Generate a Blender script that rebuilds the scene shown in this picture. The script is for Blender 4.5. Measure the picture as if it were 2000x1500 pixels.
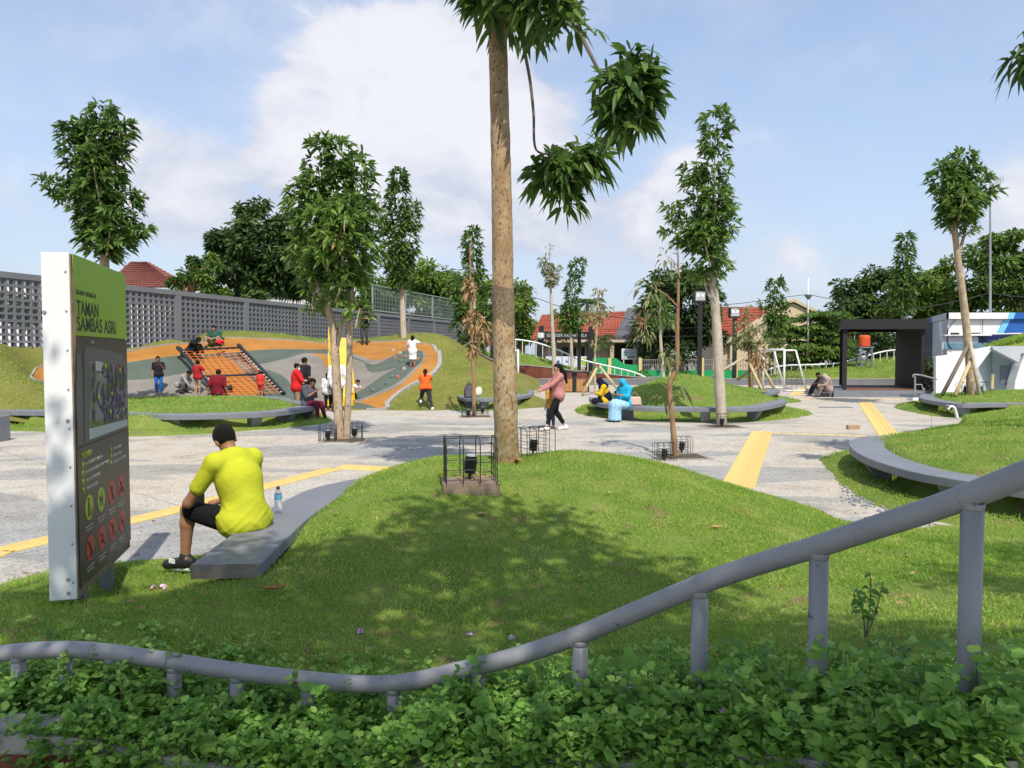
import bpy, math, random
import numpy as np
from mathutils import Vector, Matrix
random.seed(7); rng = np.random.default_rng(7)
for o in list(bpy.data.objects): bpy.data.objects.remove(o)
SC = bpy.context.scene; COL = SC.collection
R = math.radians
# ---------------------------------------------------------------- camera
FPX = 1450.0; CAMZ = 1.87; TILT = math.atan(60/FPX)
cd = bpy.data.cameras.new('camera'); cam = bpy.data.objects.new('camera', cd); COL.objects.link(cam)
cd.sensor_width = 36; cd.lens = 36*FPX/2000; cd.clip_start = 0.05; cd.clip_end = 3000
cam.location = (0, 0, CAMZ); cam.rotation_euler = (math.pi/2-TILT, 0, 0); SC.camera = cam
# ---------------------------------------------------------------- light
SUN_EL, SUN_AZ = 54.0, 15.5           # behind the camera, a little to the right
sdir = Vector((math.sin(R(SUN_AZ))*math.cos(R(SUN_EL)), -math.cos(R(SUN_AZ))*math.cos(R(SUN_EL)), math.sin(R(SUN_EL))))
ld = bpy.data.lights.new('sun', 'SUN'); ld.energy = 3.25; ld.angle = R(0.55); ld.color = (1, .925, .80)
sun = bpy.data.objects.new('sun', ld); COL.objects.link(sun); sun.location = (0, 0, 30)
sun.rotation_euler = sdir.to_track_quat('Z', 'Y').to_euler()
W = bpy.data.worlds.new('World'); SC.world = W; W.use_nodes = True
nt = W.node_tree; nt.nodes.clear()
def N(t, typ, **k):
    n = t.nodes.new(typ)
    for a, b in k.items(): setattr(n, a, b)
    return n
out = N(nt, 'ShaderNodeOutputWorld'); bg = N(nt, 'ShaderNodeBackground'); bg.inputs[1].default_value = 0.15
sky = N(nt, 'ShaderNodeTexSky', sky_type='NISHITA', sun_disc=False); sky.sun_elevation = R(SUN_EL)
sky.sun_rotation = math.pi - R(SUN_AZ); sky.air_density = 1.0; sky.dust_density = 1.0; sky.ozone_density = 1.6
def math_n(t, op, a, b=None, clamp=False):
    n = N(t, 'ShaderNodeMath', operation=op, use_clamp=clamp)
    for i, v in enumerate((a, b)):
        if v is None: continue
        if isinstance(v, (int, float)): n.inputs[i].default_value = v
        else: t.links.new(v, n.inputs[i])
    return n.outputs[0]
def clouds():
    """cumulus banks in a humid sky: broad lobes broken up by noise, given by direction (x/y, z/y)"""
    tc = N(nt, 'ShaderNodeTexCoord'); sep = N(nt, 'ShaderNodeSeparateXYZ'); nt.links.new(tc.outputs['Generated'], sep.inputs[0])
    X, Y, Z = sep.outputs; L = nt.links.new
    def noise(scale, detail, rough, loc, dist=0.0, zs=1.5):
        mp = N(nt, 'ShaderNodeMapping'); L(tc.outputs['Generated'], mp.inputs[0]); mp.inputs['Location'].default_value = loc; mp.inputs['Scale'].default_value = (1, 1, zs)
        n = N(nt, 'ShaderNodeTexNoise'); n.inputs['Scale'].default_value = scale; n.inputs['Detail'].default_value = detail; n.inputs['Roughness'].default_value = rough; n.inputs['Distortion'].default_value = dist; L(mp.outputs[0], n.inputs['Vector']); return n.outputs[0]
    big = noise(2.0, 3, .5, (.3, .1, .36)); fine = noise(6.5, 9, .56, (.1, .7, .2), .3)
    base = math_n(nt, 'ADD', math_n(nt, 'MULTIPLY', math_n(nt, 'SUBTRACT', big, .5), .55), math_n(nt, 'MULTIPLY', math_n(nt, 'SUBTRACT', fine, .5), .85))
    yy = math_n(nt, 'MAXIMUM', math_n(nt, 'ABSOLUTE', Y), .05); px = math_n(nt, 'DIVIDE', X, yy); pz = math_n(nt, 'DIVIDE', Z, yy); lob = None
    for cx, cz, sx, sz, a in CLOUDS:
        ex = math_n(nt, 'POWER', math_n(nt, 'ABSOLUTE', math_n(nt, 'DIVIDE', math_n(nt, 'SUBTRACT', px, cx), sx)), 2); ez = math_n(nt, 'POWER', math_n(nt, 'ABSOLUTE', math_n(nt, 'DIVIDE', math_n(nt, 'SUBTRACT', pz, cz), sz)), 2)
        g = math_n(nt, 'MULTIPLY', math_n(nt, 'EXPONENT', math_n(nt, 'MULTIPLY', math_n(nt, 'ADD', ex, ez), -1)), a); lob = g if lob is None else math_n(nt, 'ADD', lob, g)
    f = math_n(nt, 'ADD', base, lob)
    def ramp(x, a, b): m = N(nt, 'ShaderNodeMapRange', interpolation_type='SMOOTHSTEP'); m.inputs['From Min'].default_value = a; m.inputs['From Max'].default_value = b; L(x, m.inputs[0]); return m.outputs[0]
    edge = ramp(f, .27, .40); soft = ramp(f, -.32, .44); cov = math_n(nt, 'ADD', math_n(nt, 'MULTIPLY', edge, .52), math_n(nt, 'MULTIPLY', soft, .42), True)
    lit = ramp(math_n(nt, 'ADD', math_n(nt, 'MULTIPLY', fine, .9), math_n(nt, 'ADD', math_n(nt, 'MULTIPLY', f, .55), math_n(nt, 'MULTIPLY', pz, .35))), .50, 1.0)
    cc = N(nt, 'ShaderNodeMix', data_type='RGBA'); cc.inputs['A'].default_value = (2.30, 2.55, 3.2, 1); cc.inputs['B'].default_value = (3.95, 3.95, 4.2, 1); L(lit, cc.inputs['Factor'])
    return cov, cc.outputs['Result']
CLOUDS = ((-.17, .36, .15, .12, .50), (-.02, .30, .13, .16, .36), (-.24, .26, .16, .10, .30), (-.50, .25, .10, .075, .38), (-.42, .17, .22, .07, .28), (-.66, .44, .26, .08, .28), (-.72, .20, .12, .08, .22), (.08, .17, .20, .10, .22), (.30, .24, .20, .10, .30), (.32, .12, .24, .06, .18), (.70, .20, .10, .12, .38), (.62, .12, .2, .08, .2))
cf, ccol = clouds()
# humid air: a pale veil over the whole dome, thicker towards the horizon
tcw = N(nt, 'ShaderNodeTexCoord'); sw = N(nt, 'ShaderNodeSeparateXYZ'); nt.links.new(tcw.outputs['Generated'], sw.inputs[0])
hz = math_n(nt, 'EXPONENT', math_n(nt, 'MULTIPLY', math_n(nt, 'MAXIMUM', sw.outputs[2], 0.0), -5.0))
veil = N(nt, 'ShaderNodeMix', data_type='RGBA', blend_type='MIX'); veil.inputs['B'].default_value = (2.45, 2.75, 3.35, 1)
nt.links.new(math_n(nt, 'ADD', math_n(nt, 'MULTIPLY', hz, .80), .17, True), veil.inputs['Factor']); nt.links.new(sky.outputs[0], veil.inputs['A'])
tint = veil
mix = N(nt, 'ShaderNodeMix', data_type='RGBA'); nt.links.new(cf, mix.inputs['Factor']); nt.links.new(tint.outputs['Result'], mix.inputs['A']); nt.links.new(ccol, mix.inputs['B'])
nt.links.new(mix.outputs['Result'], bg.inputs[0]); nt.links.new(bg.outputs[0], out.inputs[0])
SC.view_settings.view_transform = 'Standard'; SC.view_settings.look = 'None'; SC.view_settings.exposure = 0.62; SC.view_settings.gamma = 1
SC.cycles.max_bounces = 6; SC.cycles.transparent_max_bounces = 8; SC.cycles.caustics_reflective = False; SC.cycles.caustics_refractive = False

# ---------------------------------------------------------------- helpers
def ray(px, py):
    u, v = (px-1000)/FPX, (750-py)/FPX
    c, s = math.cos(TILT), math.sin(TILT)
    return np.array([u, c+v*s, -s+v*c])
def G(px, py, z=0.0):                 # the point on the level z
    d = ray(px, py); t = (z-CAMZ)/d[2]; return np.array([d[0]*t, d[1]*t, z])
def D(px, py, Y):                     # the point at the depth Y
    d = ray(px, py); t = Y/d[1]; return np.array([d[0]*t, Y, CAMZ+d[2]*t])
def wl(o):
    v = Vector((0, 0, 0))
    while o: v = v+o.location; o = o.parent
    return v
def tag(o, label=None, cat=None, group=None, kind=None):
    if label: o['label'] = label
    if cat: o['category'] = cat
    if group: o['group'] = group
    if kind: o['kind'] = kind
    return o
def empty(name, loc, label=None, cat=None, group=None, rz=0, kind=None):
    o = bpy.data.objects.new(name, None); COL.objects.link(o); o.location = Vector([float(a) for a in loc]); o.rotation_euler = (0, 0, rz)
    o.empty_display_size = .1
    return tag(o, label, cat, group, kind)
def link(name, me, mats, parent=None, local=False, smooth=False):
    o = bpy.data.objects.new(name, me); COL.objects.link(o)
    for m in (mats if isinstance(mats, (list, tuple)) else [mats]): me.materials.append(m)
    if parent:
        o.parent = parent
        if not local: o.location = -wl(parent)
    if smooth: me.polygons.foreach_set('use_smooth', np.ones(len(me.polygons), bool))
    return o
class MB:
    def __init__(s): s.v = []; s.f = []; s.m = []
    def add(s, vs, fs, mi=0):
        b = len(s.v); s.v += [tuple(float(c) for c in p) for p in vs]
        for f in fs: s.f.append(tuple(b+i for i in f)); s.m.append(mi)
        return s
    def box(s, c, sz, rz=0.0, mi=0, M=None, taper=1.0):
        x, y, z = [a/2 for a in sz]; P = []
        for dz, k in ((-z, 1), (z, taper)):
            for dx, dy in ((-x, -y), (x, -y), (x, y), (-x, y)): P.append((dx*k, dy*k, dz))
        ca, sa = math.cos(rz), math.sin(rz)
        if M is None: P = [(c[0]+p[0]*ca-p[1]*sa, c[1]+p[0]*sa+p[1]*ca, c[2]+p[2]) for p in P]
        else: P = [tuple(M @ Vector((c[0]+p[0], c[1]+p[1], c[2]+p[2]))) for p in P]
        return s.add(P, [(3, 2, 1, 0), (4, 5, 6, 7), (0, 1, 5, 4), (1, 2, 6, 5), (2, 3, 7, 6), (3, 0, 4, 7)], mi)
    def tube(s, pts, r, n=8, mi=0, caps=True, closed=False):
        P = np.array(pts, float); k = len(P); r = np.broadcast_to(np.array(r, float), (k,))
        T = np.gradient(P, axis=0) if not closed else np.roll(P, -1, 0)-np.roll(P, 1, 0)
        T /= np.linalg.norm(T, axis=1)[:, None]+1e-12
        up = np.array([0, 0, 1.]) if abs(T[0][2]) < .9 else np.array([1., 0, 0])
        u = np.cross(T[0], up); u /= np.linalg.norm(u); V = []
        for i in range(k):
            u = u-T[i]*np.dot(u, T[i]); u /= np.linalg.norm(u); w = np.cross(T[i], u)
            for j in range(n):
                a = 2*math.pi*j/n; V.append(P[i]+r[i]*(math.cos(a)*u+math.sin(a)*w))
        F = []
        for i in range(k if closed else k-1):
            a, b = i*n, ((i+1) % k)*n
            for j in range(n): F.append((a+j, a+(j+1) % n, b+(j+1) % n, b+j))
        if caps and not closed: F += [tuple(range(n-1, -1, -1)), tuple((k-1)*n+j for j in range(n))]
        return s.add(V, F, mi)
    def prism(s, poly, z0, z1, mi=0):
        n = len(poly); V = [(p[0], p[1], z0) for p in poly]+[(p[0], p[1], z1) for p in poly]
        a = sum(poly[i][0]*poly[(i+1) % n][1]-poly[(i+1) % n][0]*poly[i][1] for i in range(n))
        if a < 0: V = [(p[0], p[1], z0) for p in poly[::-1]]+[(p[0], p[1], z1) for p in poly[::-1]]
        return s.add(V, [tuple(range(n-1, -1, -1)), tuple(range(n, 2*n))]+[(i, (i+1) % n, n+(i+1) % n, n+i) for i in range(n)], mi)
    def lathe(s, c, prof, n=12, mi=0):
        V = []; F = []
        for r, z in prof:
            for j in range(n): a = 2*math.pi*j/n; V.append((c[0]+r*math.cos(a), c[1]+r*math.sin(a), c[2]+z))
        for i in range(len(prof)-1):
            for j in range(n): F.append((i*n+j, i*n+(j+1) % n, (i+1)*n+(j+1) % n, (i+1)*n+j))
        F += [tuple(range(n-1, -1, -1)), tuple((len(prof)-1)*n+j for j in range(n))]
        return s.add(V, F, mi)
    def obj(s, name, mats, parent=None, local=False, smooth=False):
        me = bpy.data.meshes.new(name); me.from_pydata(s.v, [], s.f)
        if any(s.m): me.polygons.foreach_set('material_index', s.m)
        me.update(); return link(name, me, mats, parent, local, smooth)
def copy_tree(o, parent=None):
    c = o.copy(); COL.objects.link(c); c.parent = parent
    for ch in list(o.children): copy_tree(ch, c)
    return c
def fast_mesh(name, co, tris, tint=None):
    me = bpy.data.meshes.new(name); me.vertices.add(len(co)); me.vertices.foreach_set('co', np.ascontiguousarray(co, np.float32).ravel())
    k = tris.shape[1]; me.loops.add(tris.size); me.loops.foreach_set('vertex_index', np.ascontiguousarray(tris, np.int32).ravel())
    me.polygons.add(len(tris)); me.polygons.foreach_set('loop_start', np.arange(0, tris.size, k, dtype=np.int32))
    if tint is not None:
        a = me.attributes.new('tint', 'FLOAT', 'POINT'); a.data.foreach_set('value', np.ascontiguousarray(tint, np.float32))
    me.update(calc_edges=True); return me
def unit(v): return v/(np.linalg.norm(v, axis=-1, keepdims=True)+1e-9)
def leaf_data(P, Dv, L, Wd, droop, tint, upv=None, fold=.18, wide=(.85, .75), ts=(.33, .68)):
    n = len(P); L = np.broadcast_to(L, (n,))[:, None]; Wd = np.broadcast_to(Wd, (n,))[:, None]; droop = np.broadcast_to(droop, (n,))[:, None]
    if upv is None: upv = unit(np.array([0, 0, 1.])+.55*rng.normal(size=(n, 3)))
    side = unit(np.cross(Dv, upv)); nrm = unit(np.cross(side, Dv))
    def c(t): return P+Dv*L*t+np.array([0, 0, -1.])*droop*L*t*t
    t1, t2 = ts; w1, w2 = wide
    V = np.stack([c(0), c(t1)-side*Wd*w1/2+nrm*Wd*fold, c(t1)+side*Wd*w1/2+nrm*Wd*fold, c(t2)-side*Wd*w2/2+nrm*Wd*fold, c(t2)+side*Wd*w2/2+nrm*Wd*fold, c(1.0), c(t1), c(t2)], 1)
    T = np.array([[0, 6, 1], [0, 2, 6], [1, 6, 7], [1, 7, 3], [6, 2, 4], [6, 4, 7], [3, 7, 5], [7, 4, 5]]) if fold else np.array([[0, 2, 1], [1, 2, 4], [1, 4, 3], [3, 4, 5]])
    F = (np.arange(n)[:, None, None]*8+T[None]).reshape(-1, 3)
    return V.reshape(-1, 3), F, np.repeat(np.broadcast_to(tint, (n,)), 8)
def join_data(ds):
    o = 0; V = []; F = []; T = []
    for v, f, t in ds: V.append(v); F.append(f+o); T.append(t); o += len(v)
    return np.concatenate(V), np.concatenate(F), np.concatenate(T)
def leaf_obj(name, data, mat, parent=None, smooth=False):
    return link(name, fast_mesh(name, *data), mat, parent, smooth=smooth)
def spline(pts, n=8, closed=False):
    P = np.array(pts, float); k = len(P); outp = []
    for i in range(k if closed else k-1):
        p0, p1, p2, p3 = (P[(i-1) % k], P[i], P[(i+1) % k], P[(i+2) % k]) if closed else (P[max(i-1, 0)], P[i], P[i+1], P[min(i+2, k-1)])
        for t in np.arange(n)/n:
            outp.append(.5*(2*p1+(p2-p0)*t+(2*p0-5*p1+4*p2-p3)*t*t+(3*p1-p0-3*p2+p3)*t**3))
    if not closed: outp.append(P[-1])
    return np.array(outp)
def inside(poly, x, y):
    r = np.zeros(x.shape, bool); n = len(poly)
    for i in range(n):
        x1, y1 = poly[i][:2]; x2, y2 = poly[(i+1) % n][:2]
        c = ((y1 > y) != (y2 > y)); r ^= c & (x < (x2-x1)*(y-y1)/((y2-y1) if y2 != y1 else 1e-9)+x1)
    return r
def polydist(poly, x, y, closed=True):
    d = np.full(x.shape, 1e9); n = len(poly)
    for i in range(n if closed else n-1):
        x1, y1 = poly[i][:2]; x2, y2 = poly[(i+1) % n][:2]; dx, dy = x2-x1, y2-y1
        t = np.clip(((x-x1)*dx+(y-y1)*dy)/(dx*dx+dy*dy+1e-12), 0, 1)
        d = np.minimum(d, np.hypot(x-x1-t*dx, y-y1-t*dy))
    return d
class TPS:
    def __init__(s, pts, lam=1e-3):
        P = np.array(pts, float); s.x = P[:, 0]; s.y = P[:, 1]; n = len(P)
        K = s.U(np.hypot(s.x[:, None]-s.x, s.y[:, None]-s.y))+lam*np.eye(n); A = np.zeros((n+3, n+3)); A[:n, :n] = K
        B = np.stack([np.ones(n), s.x, s.y], 1); A[:n, n:] = B; A[n:, :n] = B.T
        s.w = np.linalg.solve(A, np.concatenate([P[:, 2], np.zeros(3)]))
    def U(s, r): return r*r*np.log(r+1e-9)
    def __call__(s, x, y):
        x = np.asarray(x, float); y = np.asarray(y, float); o = s.w[-3]+s.w[-2]*x+s.w[-1]*y
        for i in range(len(s.x)): o = o+s.w[i]*s.U(np.hypot(x-s.x[i], y-s.y[i]))
        return o
def vnoise(x, y, sc, seed=0):
    r = np.random.default_rng(seed); o = 0
    for k in range(5):
        a, b, p = r.uniform(-1, 1), r.uniform(-1, 1), r.uniform(0, 6.28); o = o+np.sin((a*x+b*y)*sc*2.5+p)
    return o/5
def noisy(me_co, x, y): pass
# ---------------------------------------------------------------- materials
def material(name, col, var=.15, scale=6.0, rough=.75, bump=0.0, bscale=None, metal=0.0, col2=None, coord='Object', spec=.35, detail=5, coat=0.0, stretch=None, trans=0.0, speck=None):
    m = bpy.data.materials.new(name); m.use_nodes = True; t = m.node_tree; b = t.nodes['Principled BSDF']
    b.inputs['Roughness'].default_value = rough; b.inputs['Metallic'].default_value = metal; b.inputs['Specular IOR Level'].default_value = spec
    if coat: b.inputs['Coat Weight'].default_value = coat
    tc = N(t, 'ShaderNodeTexCoord'); src = tc.outputs[coord]
    if stretch:
        mp = N(t, 'ShaderNodeMapping'); mp.inputs['Scale'].default_value = stretch; t.links.new(src, mp.inputs[0]); src = mp.outputs[0]
    n = N(t, 'ShaderNodeTexNoise'); n.inputs['Scale'].default_value = scale; n.inputs['Detail'].default_value = detail; n.inputs['Roughness'].default_value = .6; t.links.new(src, n.inputs['Vector'])
    cr = N(t, 'ShaderNodeValToRGB'); e = cr.color_ramp.elements
    c2 = col2 if col2 else [c*(1+var) for c in col]; c1 = [c*(1-var) for c in col] if not col2 else col
    e[0].position = .3; e[1].position = .7; e[0].color = (*c1, 1); e[1].color = (*c2, 1)
    t.links.new(n.outputs[0], cr.inputs[0]); colour = cr.outputs[0]
    if speck:
        v = N(t, 'ShaderNodeTexNoise'); v.inputs['Scale'].default_value = speck[0]; v.inputs['Detail'].default_value = 3; t.links.new(src, v.inputs['Vector'])
        r2 = N(t, 'ShaderNodeValToRGB'); r2.color_ramp.elements[0].position = speck[1]; r2.color_ramp.elements[1].position = speck[1]+.08; t.links.new(v.outputs[0], r2.inputs[0])
        mx = N(t, 'ShaderNodeMix', data_type='RGBA'); mx.inputs['B'].default_value = (*speck[2], 1); t.links.new(r2.outputs[0], mx.inputs['Factor']); t.links.new(colour, mx.inputs['A']); colour = mx.outputs['Result']
    t.links.new(colour, b.inputs['Base Color'])
    if bump:
        n2 = N(t, 'ShaderNodeTexNoise'); n2.inputs['Scale'].default_value = bscale or scale*4; n2.inputs['Detail'].default_value = 4; t.links.new(src, n2.inputs['Vector'])
        bp = N(t, 'ShaderNodeBump'); bp.inputs['Strength'].default_value = min(bump, 1); bp.inputs['Distance'].default_value = .02; t.links.new(n2.outputs[0], bp.inputs['Height']); t.links.new(bp.outputs[0], b.inputs['Normal'])
    return m
def foliage(name, dark, mid, light, trans=.35, rough=.5, dry=None, spec=.3):
    m = bpy.data.materials.new(name); m.use_nodes = True; t = m.node_tree; b = t.nodes['Principled BSDF']; o = t.nodes['Material Output']
    a = N(t, 'ShaderNodeAttribute', attribute_name='tint'); cr = N(t, 'ShaderNodeValToRGB'); e = cr.color_ramp.elements
    e[0].position = 0; e[0].color = (*dark, 1); e[1].position = .8; e[1].color = (*light, 1); k = e.new(.4); k.color = (*mid, 1)
    if dry: k = e.new(1.0); k.color = (*dry, 1); k2 = e.new(.84); k2.color = (*[(x+y)/2 for x, y in zip(light, dry)], 1)
    t.links.new(a.outputs['Fac'], cr.inputs[0]); t.links.new(cr.outputs[0], b.inputs['Base Color']); b.inputs['Roughness'].default_value = rough; b.inputs['Specular IOR Level'].default_value = spec
    tr = N(t, 'ShaderNodeBsdfTranslucent'); hs = N(t, 'ShaderNodeHueSaturation'); hs.inputs['Hue'].default_value = .485; hs.inputs['Value'].default_value = 1.5; t.links.new(cr.outputs[0], hs.inputs['Color']); t.links.new(hs.outputs[0], tr.inputs[0])
    mx = N(t, 'ShaderNodeMixShader'); mx.inputs[0].default_value = trans; t.links.new(b.outputs[0], mx.inputs[1]); t.links.new(tr.outputs[0], mx.inputs[2]); t.links.new(mx.outputs[0], o.inputs[0])
    return m
# ---------------------------------------------------------------- shared materials
M = {}
M['bench'] = material('bench_paint', (.175, .185, .21), .10, 3, .55, .15, 40, spec=.4, speck=(9, .66, (.13, .135, .15)))
M['bench_end'] = material('bench_raw_end', (.20, .185, .16), .25, 6, .8, .4, 30, speck=(5, .60, (.34, .24, .12)))
M['rail'] = material('rail_paint', (.25, .252, .258), .12, 5, .42, .12, 25, spec=.5, speck=(26, .67, (.075, .075, .08)))
M['white'] = material('white_paint', (.74, .74, .73), .05, 4, .55)
M['white_far'] = material('white_rail_paint', (.70, .72, .74), .05, 4, .5)
M['black'] = material('black_paint', (.018, .018, .02), .2, 5, .5)
M['corten'] = material('rusted_steel', (.115, .035, .022), col2=(.20, .065, .038), scale=2.5, rough=.85, bump=.2, bscale=30, stretch=(1, 1, .35))
M['concrete'] = material('concrete', (.28, .265, .24), .22, 4, .9, .4, 60)
M['soil'] = material('soil', (.09, .065, .04), .35, 8, .95, .6, 60)
M['kerb'] = material('kerb_stone', (.30, .29, .27), .15, 6, .9, .3, 50)
M['tactile'] = material('tactile_yellow', (.62, .45, .155), .14, 2.5, .8, .3, 70, speck=(7, .62, (.52, .42, .22)))
M['tactile_pale'] = material('tactile_pale', (.62, .47, .22), .12, 3, .8, .3, 70)
M['bark'] = material('pale_bark', (.30, .22, .14), col2=(.50, .40, .28), scale=9, rough=.9, bump=.6, bscale=26, stretch=(1, 1, .5), speck=(26, .60, (.16, .11, .07)))
M['bark_brown'] = material('brown_bark', (.20, .11, .06), col2=(.36, .22, .12), scale=9, rough=.9, bump=.6, bscale=30, stretch=(1, 1, .4))
M['bark_grey'] = material('grey_bark', (.34, .29, .22), col2=(.52, .46, .37), scale=7, rough=.9, bump=.5, bscale=26, stretch=(1, 1, .5), speck=(22, .64, (.2, .16, .11)))
M['wood'] = material('stake_wood', (.50, .38, .22), .2, 6, .8, .3, 30)
M['wood_dark'] = material('stake_wood_dark', (.16, .13, .10), .2, 6, .8, .3, 30)
M['wire'] = material('cage_wire', (.022, .024, .022), .2, 8, .5)
M['leaf'] = foliage('sapling_leaf', (.032, .072, .018), (.082, .158, .034), (.175, .285, .058), .35, .42)
M['leaf_light'] = foliage('sapling_leaf_light', (.045, .095, .02), (.10, .19, .035), (.20, .30, .06), .35, .45)
M['leaf_dry'] = foliage('dry_leaf', (.20, .12, .05), (.36, .23, .11), (.50, .36, .19), .3, .7)
M['leaf_wilt'] = foliage('wilted_leaf', (.10, .13, .05), (.20, .22, .09), (.34, .34, .17), .3, .6)
M['lantana'] = foliage('lantana_leaf', (.065, .16, .026), (.165, .34, .058), (.33, .53, .11), .34, .5)
M['tree_dark'] = foliage('tree_dark_leaf', (.020, .045, .012), (.052, .098, .024), (.125, .195, .048), .28, .6)
M['tree_mid'] = foliage('tree_mid_leaf', (.032, .070, .012), (.085, .155, .026), (.18, .27, .05), .3, .6)
M['tree_bright'] = foliage('tree_bright_leaf', (.040, .085, .012), (.115, .195, .028), (.24, .33, .055), .32, .6)
M['grass'] = foliage('grass_blade', (.090, .195, .026), (.215, .37, .05), (.36, .48, .10), .42, .7, dry=(.55, .45, .20), spec=.2)
def grass_ground(name, sc=1.0):
    m = material(name, (.095, .17, .028), col2=(.21, .245, .06), scale=1.6*sc, rough=.95, bump=.8, bscale=60*sc, speck=(4*sc, .62, (.20, .15, .075)), spec=.1)
    return m
M['turf'] = grass_ground('turf_ground'); M['turf_far'] = grass_ground('turf_ground_far', .6)

# ---------------------------------------------------------------- plaza and land
def sheet(name, x0, x1, y0, y1, z, mat, nx=2, ny=2):
    xs = np.linspace(x0, x1, nx); ys = np.linspace(y0, y1, ny); Xg, Yg = np.meshgrid(xs, ys, indexing='ij')
    co = np.stack([Xg.ravel(), Yg.ravel(), np.full(Xg.size, z)], 1); i = (np.arange(nx-1)[:, None]*ny+np.arange(ny-1)).ravel()
    me = fast_mesh(name, co, np.stack([i, i+ny, i+ny+1, i+1], 1)); return tag(link(name, me, mat), kind='structure')
def plaza_mat():
    m = bpy.data.materials.new('pebble_wash'); m.use_nodes = True; t = m.node_tree; b = t.nodes['Principled BSDF']; b.inputs['Roughness'].default_value = .9; b.inputs['Specular IOR Level'].default_value = .2
    tc = N(t, 'ShaderNodeTexCoord'); src = tc.outputs['Object']
    vo = N(t, 'ShaderNodeTexVoronoi'); vo.inputs['Scale'].default_value = 55; t.links.new(src, vo.inputs['Vector'])
    hs = N(t, 'ShaderNodeValToRGB'); e = hs.color_ramp.elements; e[0].color = (.27, .265, .255, 1); e[1].color = (.47, .45, .415, 1); e[1].position = .65
    sep = N(t, 'ShaderNodeSeparateColor'); t.links.new(vo.outputs['Color'], sep.inputs[0]); t.links.new(sep.outputs[0], hs.inputs[0])
    # slow colour drift: sandy in the far half, greyer close by
    n = N(t, 'ShaderNodeTexNoise'); n.inputs['Scale'].default_value = .22; n.inputs['Detail'].default_value = 6; t.links.new(src, n.inputs['Vector'])
    r1 = N(t, 'ShaderNodeValToRGB'); e = r1.color_ramp.elements; e[0].position = .35; e[1].position = .68; e[0].color = (1.05, 1.04, 1.02, 1); e[1].color = (1.12, 1.02, .88, 1); t.links.new(n.outputs[0], r1.inputs[0])
    mu = N(t, 'ShaderNodeMix', data_type='RGBA', blend_type='MULTIPLY'); mu.inputs['Factor'].default_value = 1; t.links.new(hs.outputs[0], mu.inputs['A']); t.links.new(r1.outputs[0], mu.inputs['B'])
    # long wavy bands: blue-grey aggregate mixed with tree shadow put into the colour
    mp = N(t, 'ShaderNodeMapping'); mp.inputs['Scale'].default_value = (.16, .42, 1); mp.inputs['Location'].default_value = (.35, .6, 0); mp.inputs['Rotation'].default_value = (0, 0, .12); t.links.new(src, mp.inputs[0])
    n2 = N(t, 'ShaderNodeTexNoise'); n2.inputs['Scale'].default_value = 1.5; n2.inputs['Detail'].default_value = 1.5; n2.inputs['Distortion'].default_value = .6; t.links.new(mp.outputs[0], n2.inputs['Vector'])
    r2 = N(t, 'ShaderNodeValToRGB'); e = r2.color_ramp.elements; e[0].position = .515; e[1].position = .545; t.links.new(n2.outputs[0], r2.inputs[0])
    sy = N(t, 'ShaderNodeSeparateXYZ'); t.links.new(src, sy.inputs[0])
    fade = N(t, 'ShaderNodeMapRange'); fade.inputs['From Min'].default_value = 19.5; fade.inputs['From Max'].default_value = 22; fade.inputs['To Min'].default_value = .75; fade.inputs['To Max'].default_value = 0; t.links.new(sy.outputs[1], fade.inputs[0])
    f2 = math_n(t, 'MULTIPLY', r2.outputs[0], fade.outputs[0])
    gr = N(t, 'ShaderNodeMix', data_type='RGBA', blend_type='MULTIPLY'); gr.inputs['B'].default_value = (.62, .68, .76, 1); t.links.new(f2, gr.inputs['Factor']); t.links.new(mu.outputs['Result'], gr.inputs['A'])
    # dust and stains
    n3 = N(t, 'ShaderNodeTexNoise'); n3.inputs['Scale'].default_value = 1.3; n3.inputs['Detail'].default_value = 8; n3.inputs['Roughness'].default_value = .7; t.links.new(src, n3.inputs['Vector'])
    r3 = N(t, 'ShaderNodeValToRGB'); e = r3.color_ramp.elements; e[0].position = .36; e[1].position = .52; e[0].color = (.74, .72, .68, 1); e[1].color = (1, 1, 1, 1); t.links.new(n3.outputs[0], r3.inputs[0])
    st = N(t, 'ShaderNodeMix', data_type='RGBA', blend_type='MULTIPLY'); st.inputs['Factor'].default_value = .8; t.links.new(gr.outputs['Result'], st.inputs['A']); t.links.new(r3.outputs[0], st.inputs['B'])
    mj = N(t, 'ShaderNodeMapping'); mj.inputs['Rotation'].default_value = (0, 0, .62); mj.inputs['Scale'].default_value = (.29, .23, 1); t.links.new(src, mj.inputs[0]); sj = N(t, 'ShaderNodeSeparateXYZ'); t.links.new(mj.outputs[0], sj.inputs[0])
    jn = math_n(t, 'ADD', math_n(t, 'LESS_THAN', math_n(t, 'FRACT', sj.outputs[0]), .0042), math_n(t, 'LESS_THAN', math_n(t, 'FRACT', sj.outputs[1]), .0036), True)
    jo = N(t, 'ShaderNodeMix', data_type='RGBA', blend_type='MULTIPLY'); jo.inputs['B'].default_value = (.52, .50, .47, 1); t.links.new(jn, jo.inputs['Factor']); t.links.new(st.outputs['Result'], jo.inputs['A'])
    t.links.new(jo.outputs['Result'], b.inputs['Base Color'])
    bp = N(t, 'ShaderNodeBump'); bp.inputs['Strength'].default_value = .5; bp.inputs['Distance'].default_value = .006; t.links.new(vo.outputs['Distance'], bp.inputs['Height']); t.links.new(bp.outputs[0], b.inputs['Normal'])
    return m
sheet('ground', -900, 900, -300, 1500, -.06, material('far_ground', (.20, .19, .165), .2, .1, .95))
PLAZA = sheet('plaza', -26, 30, -3, 43.6, 0.0, plaza_mat())
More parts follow.
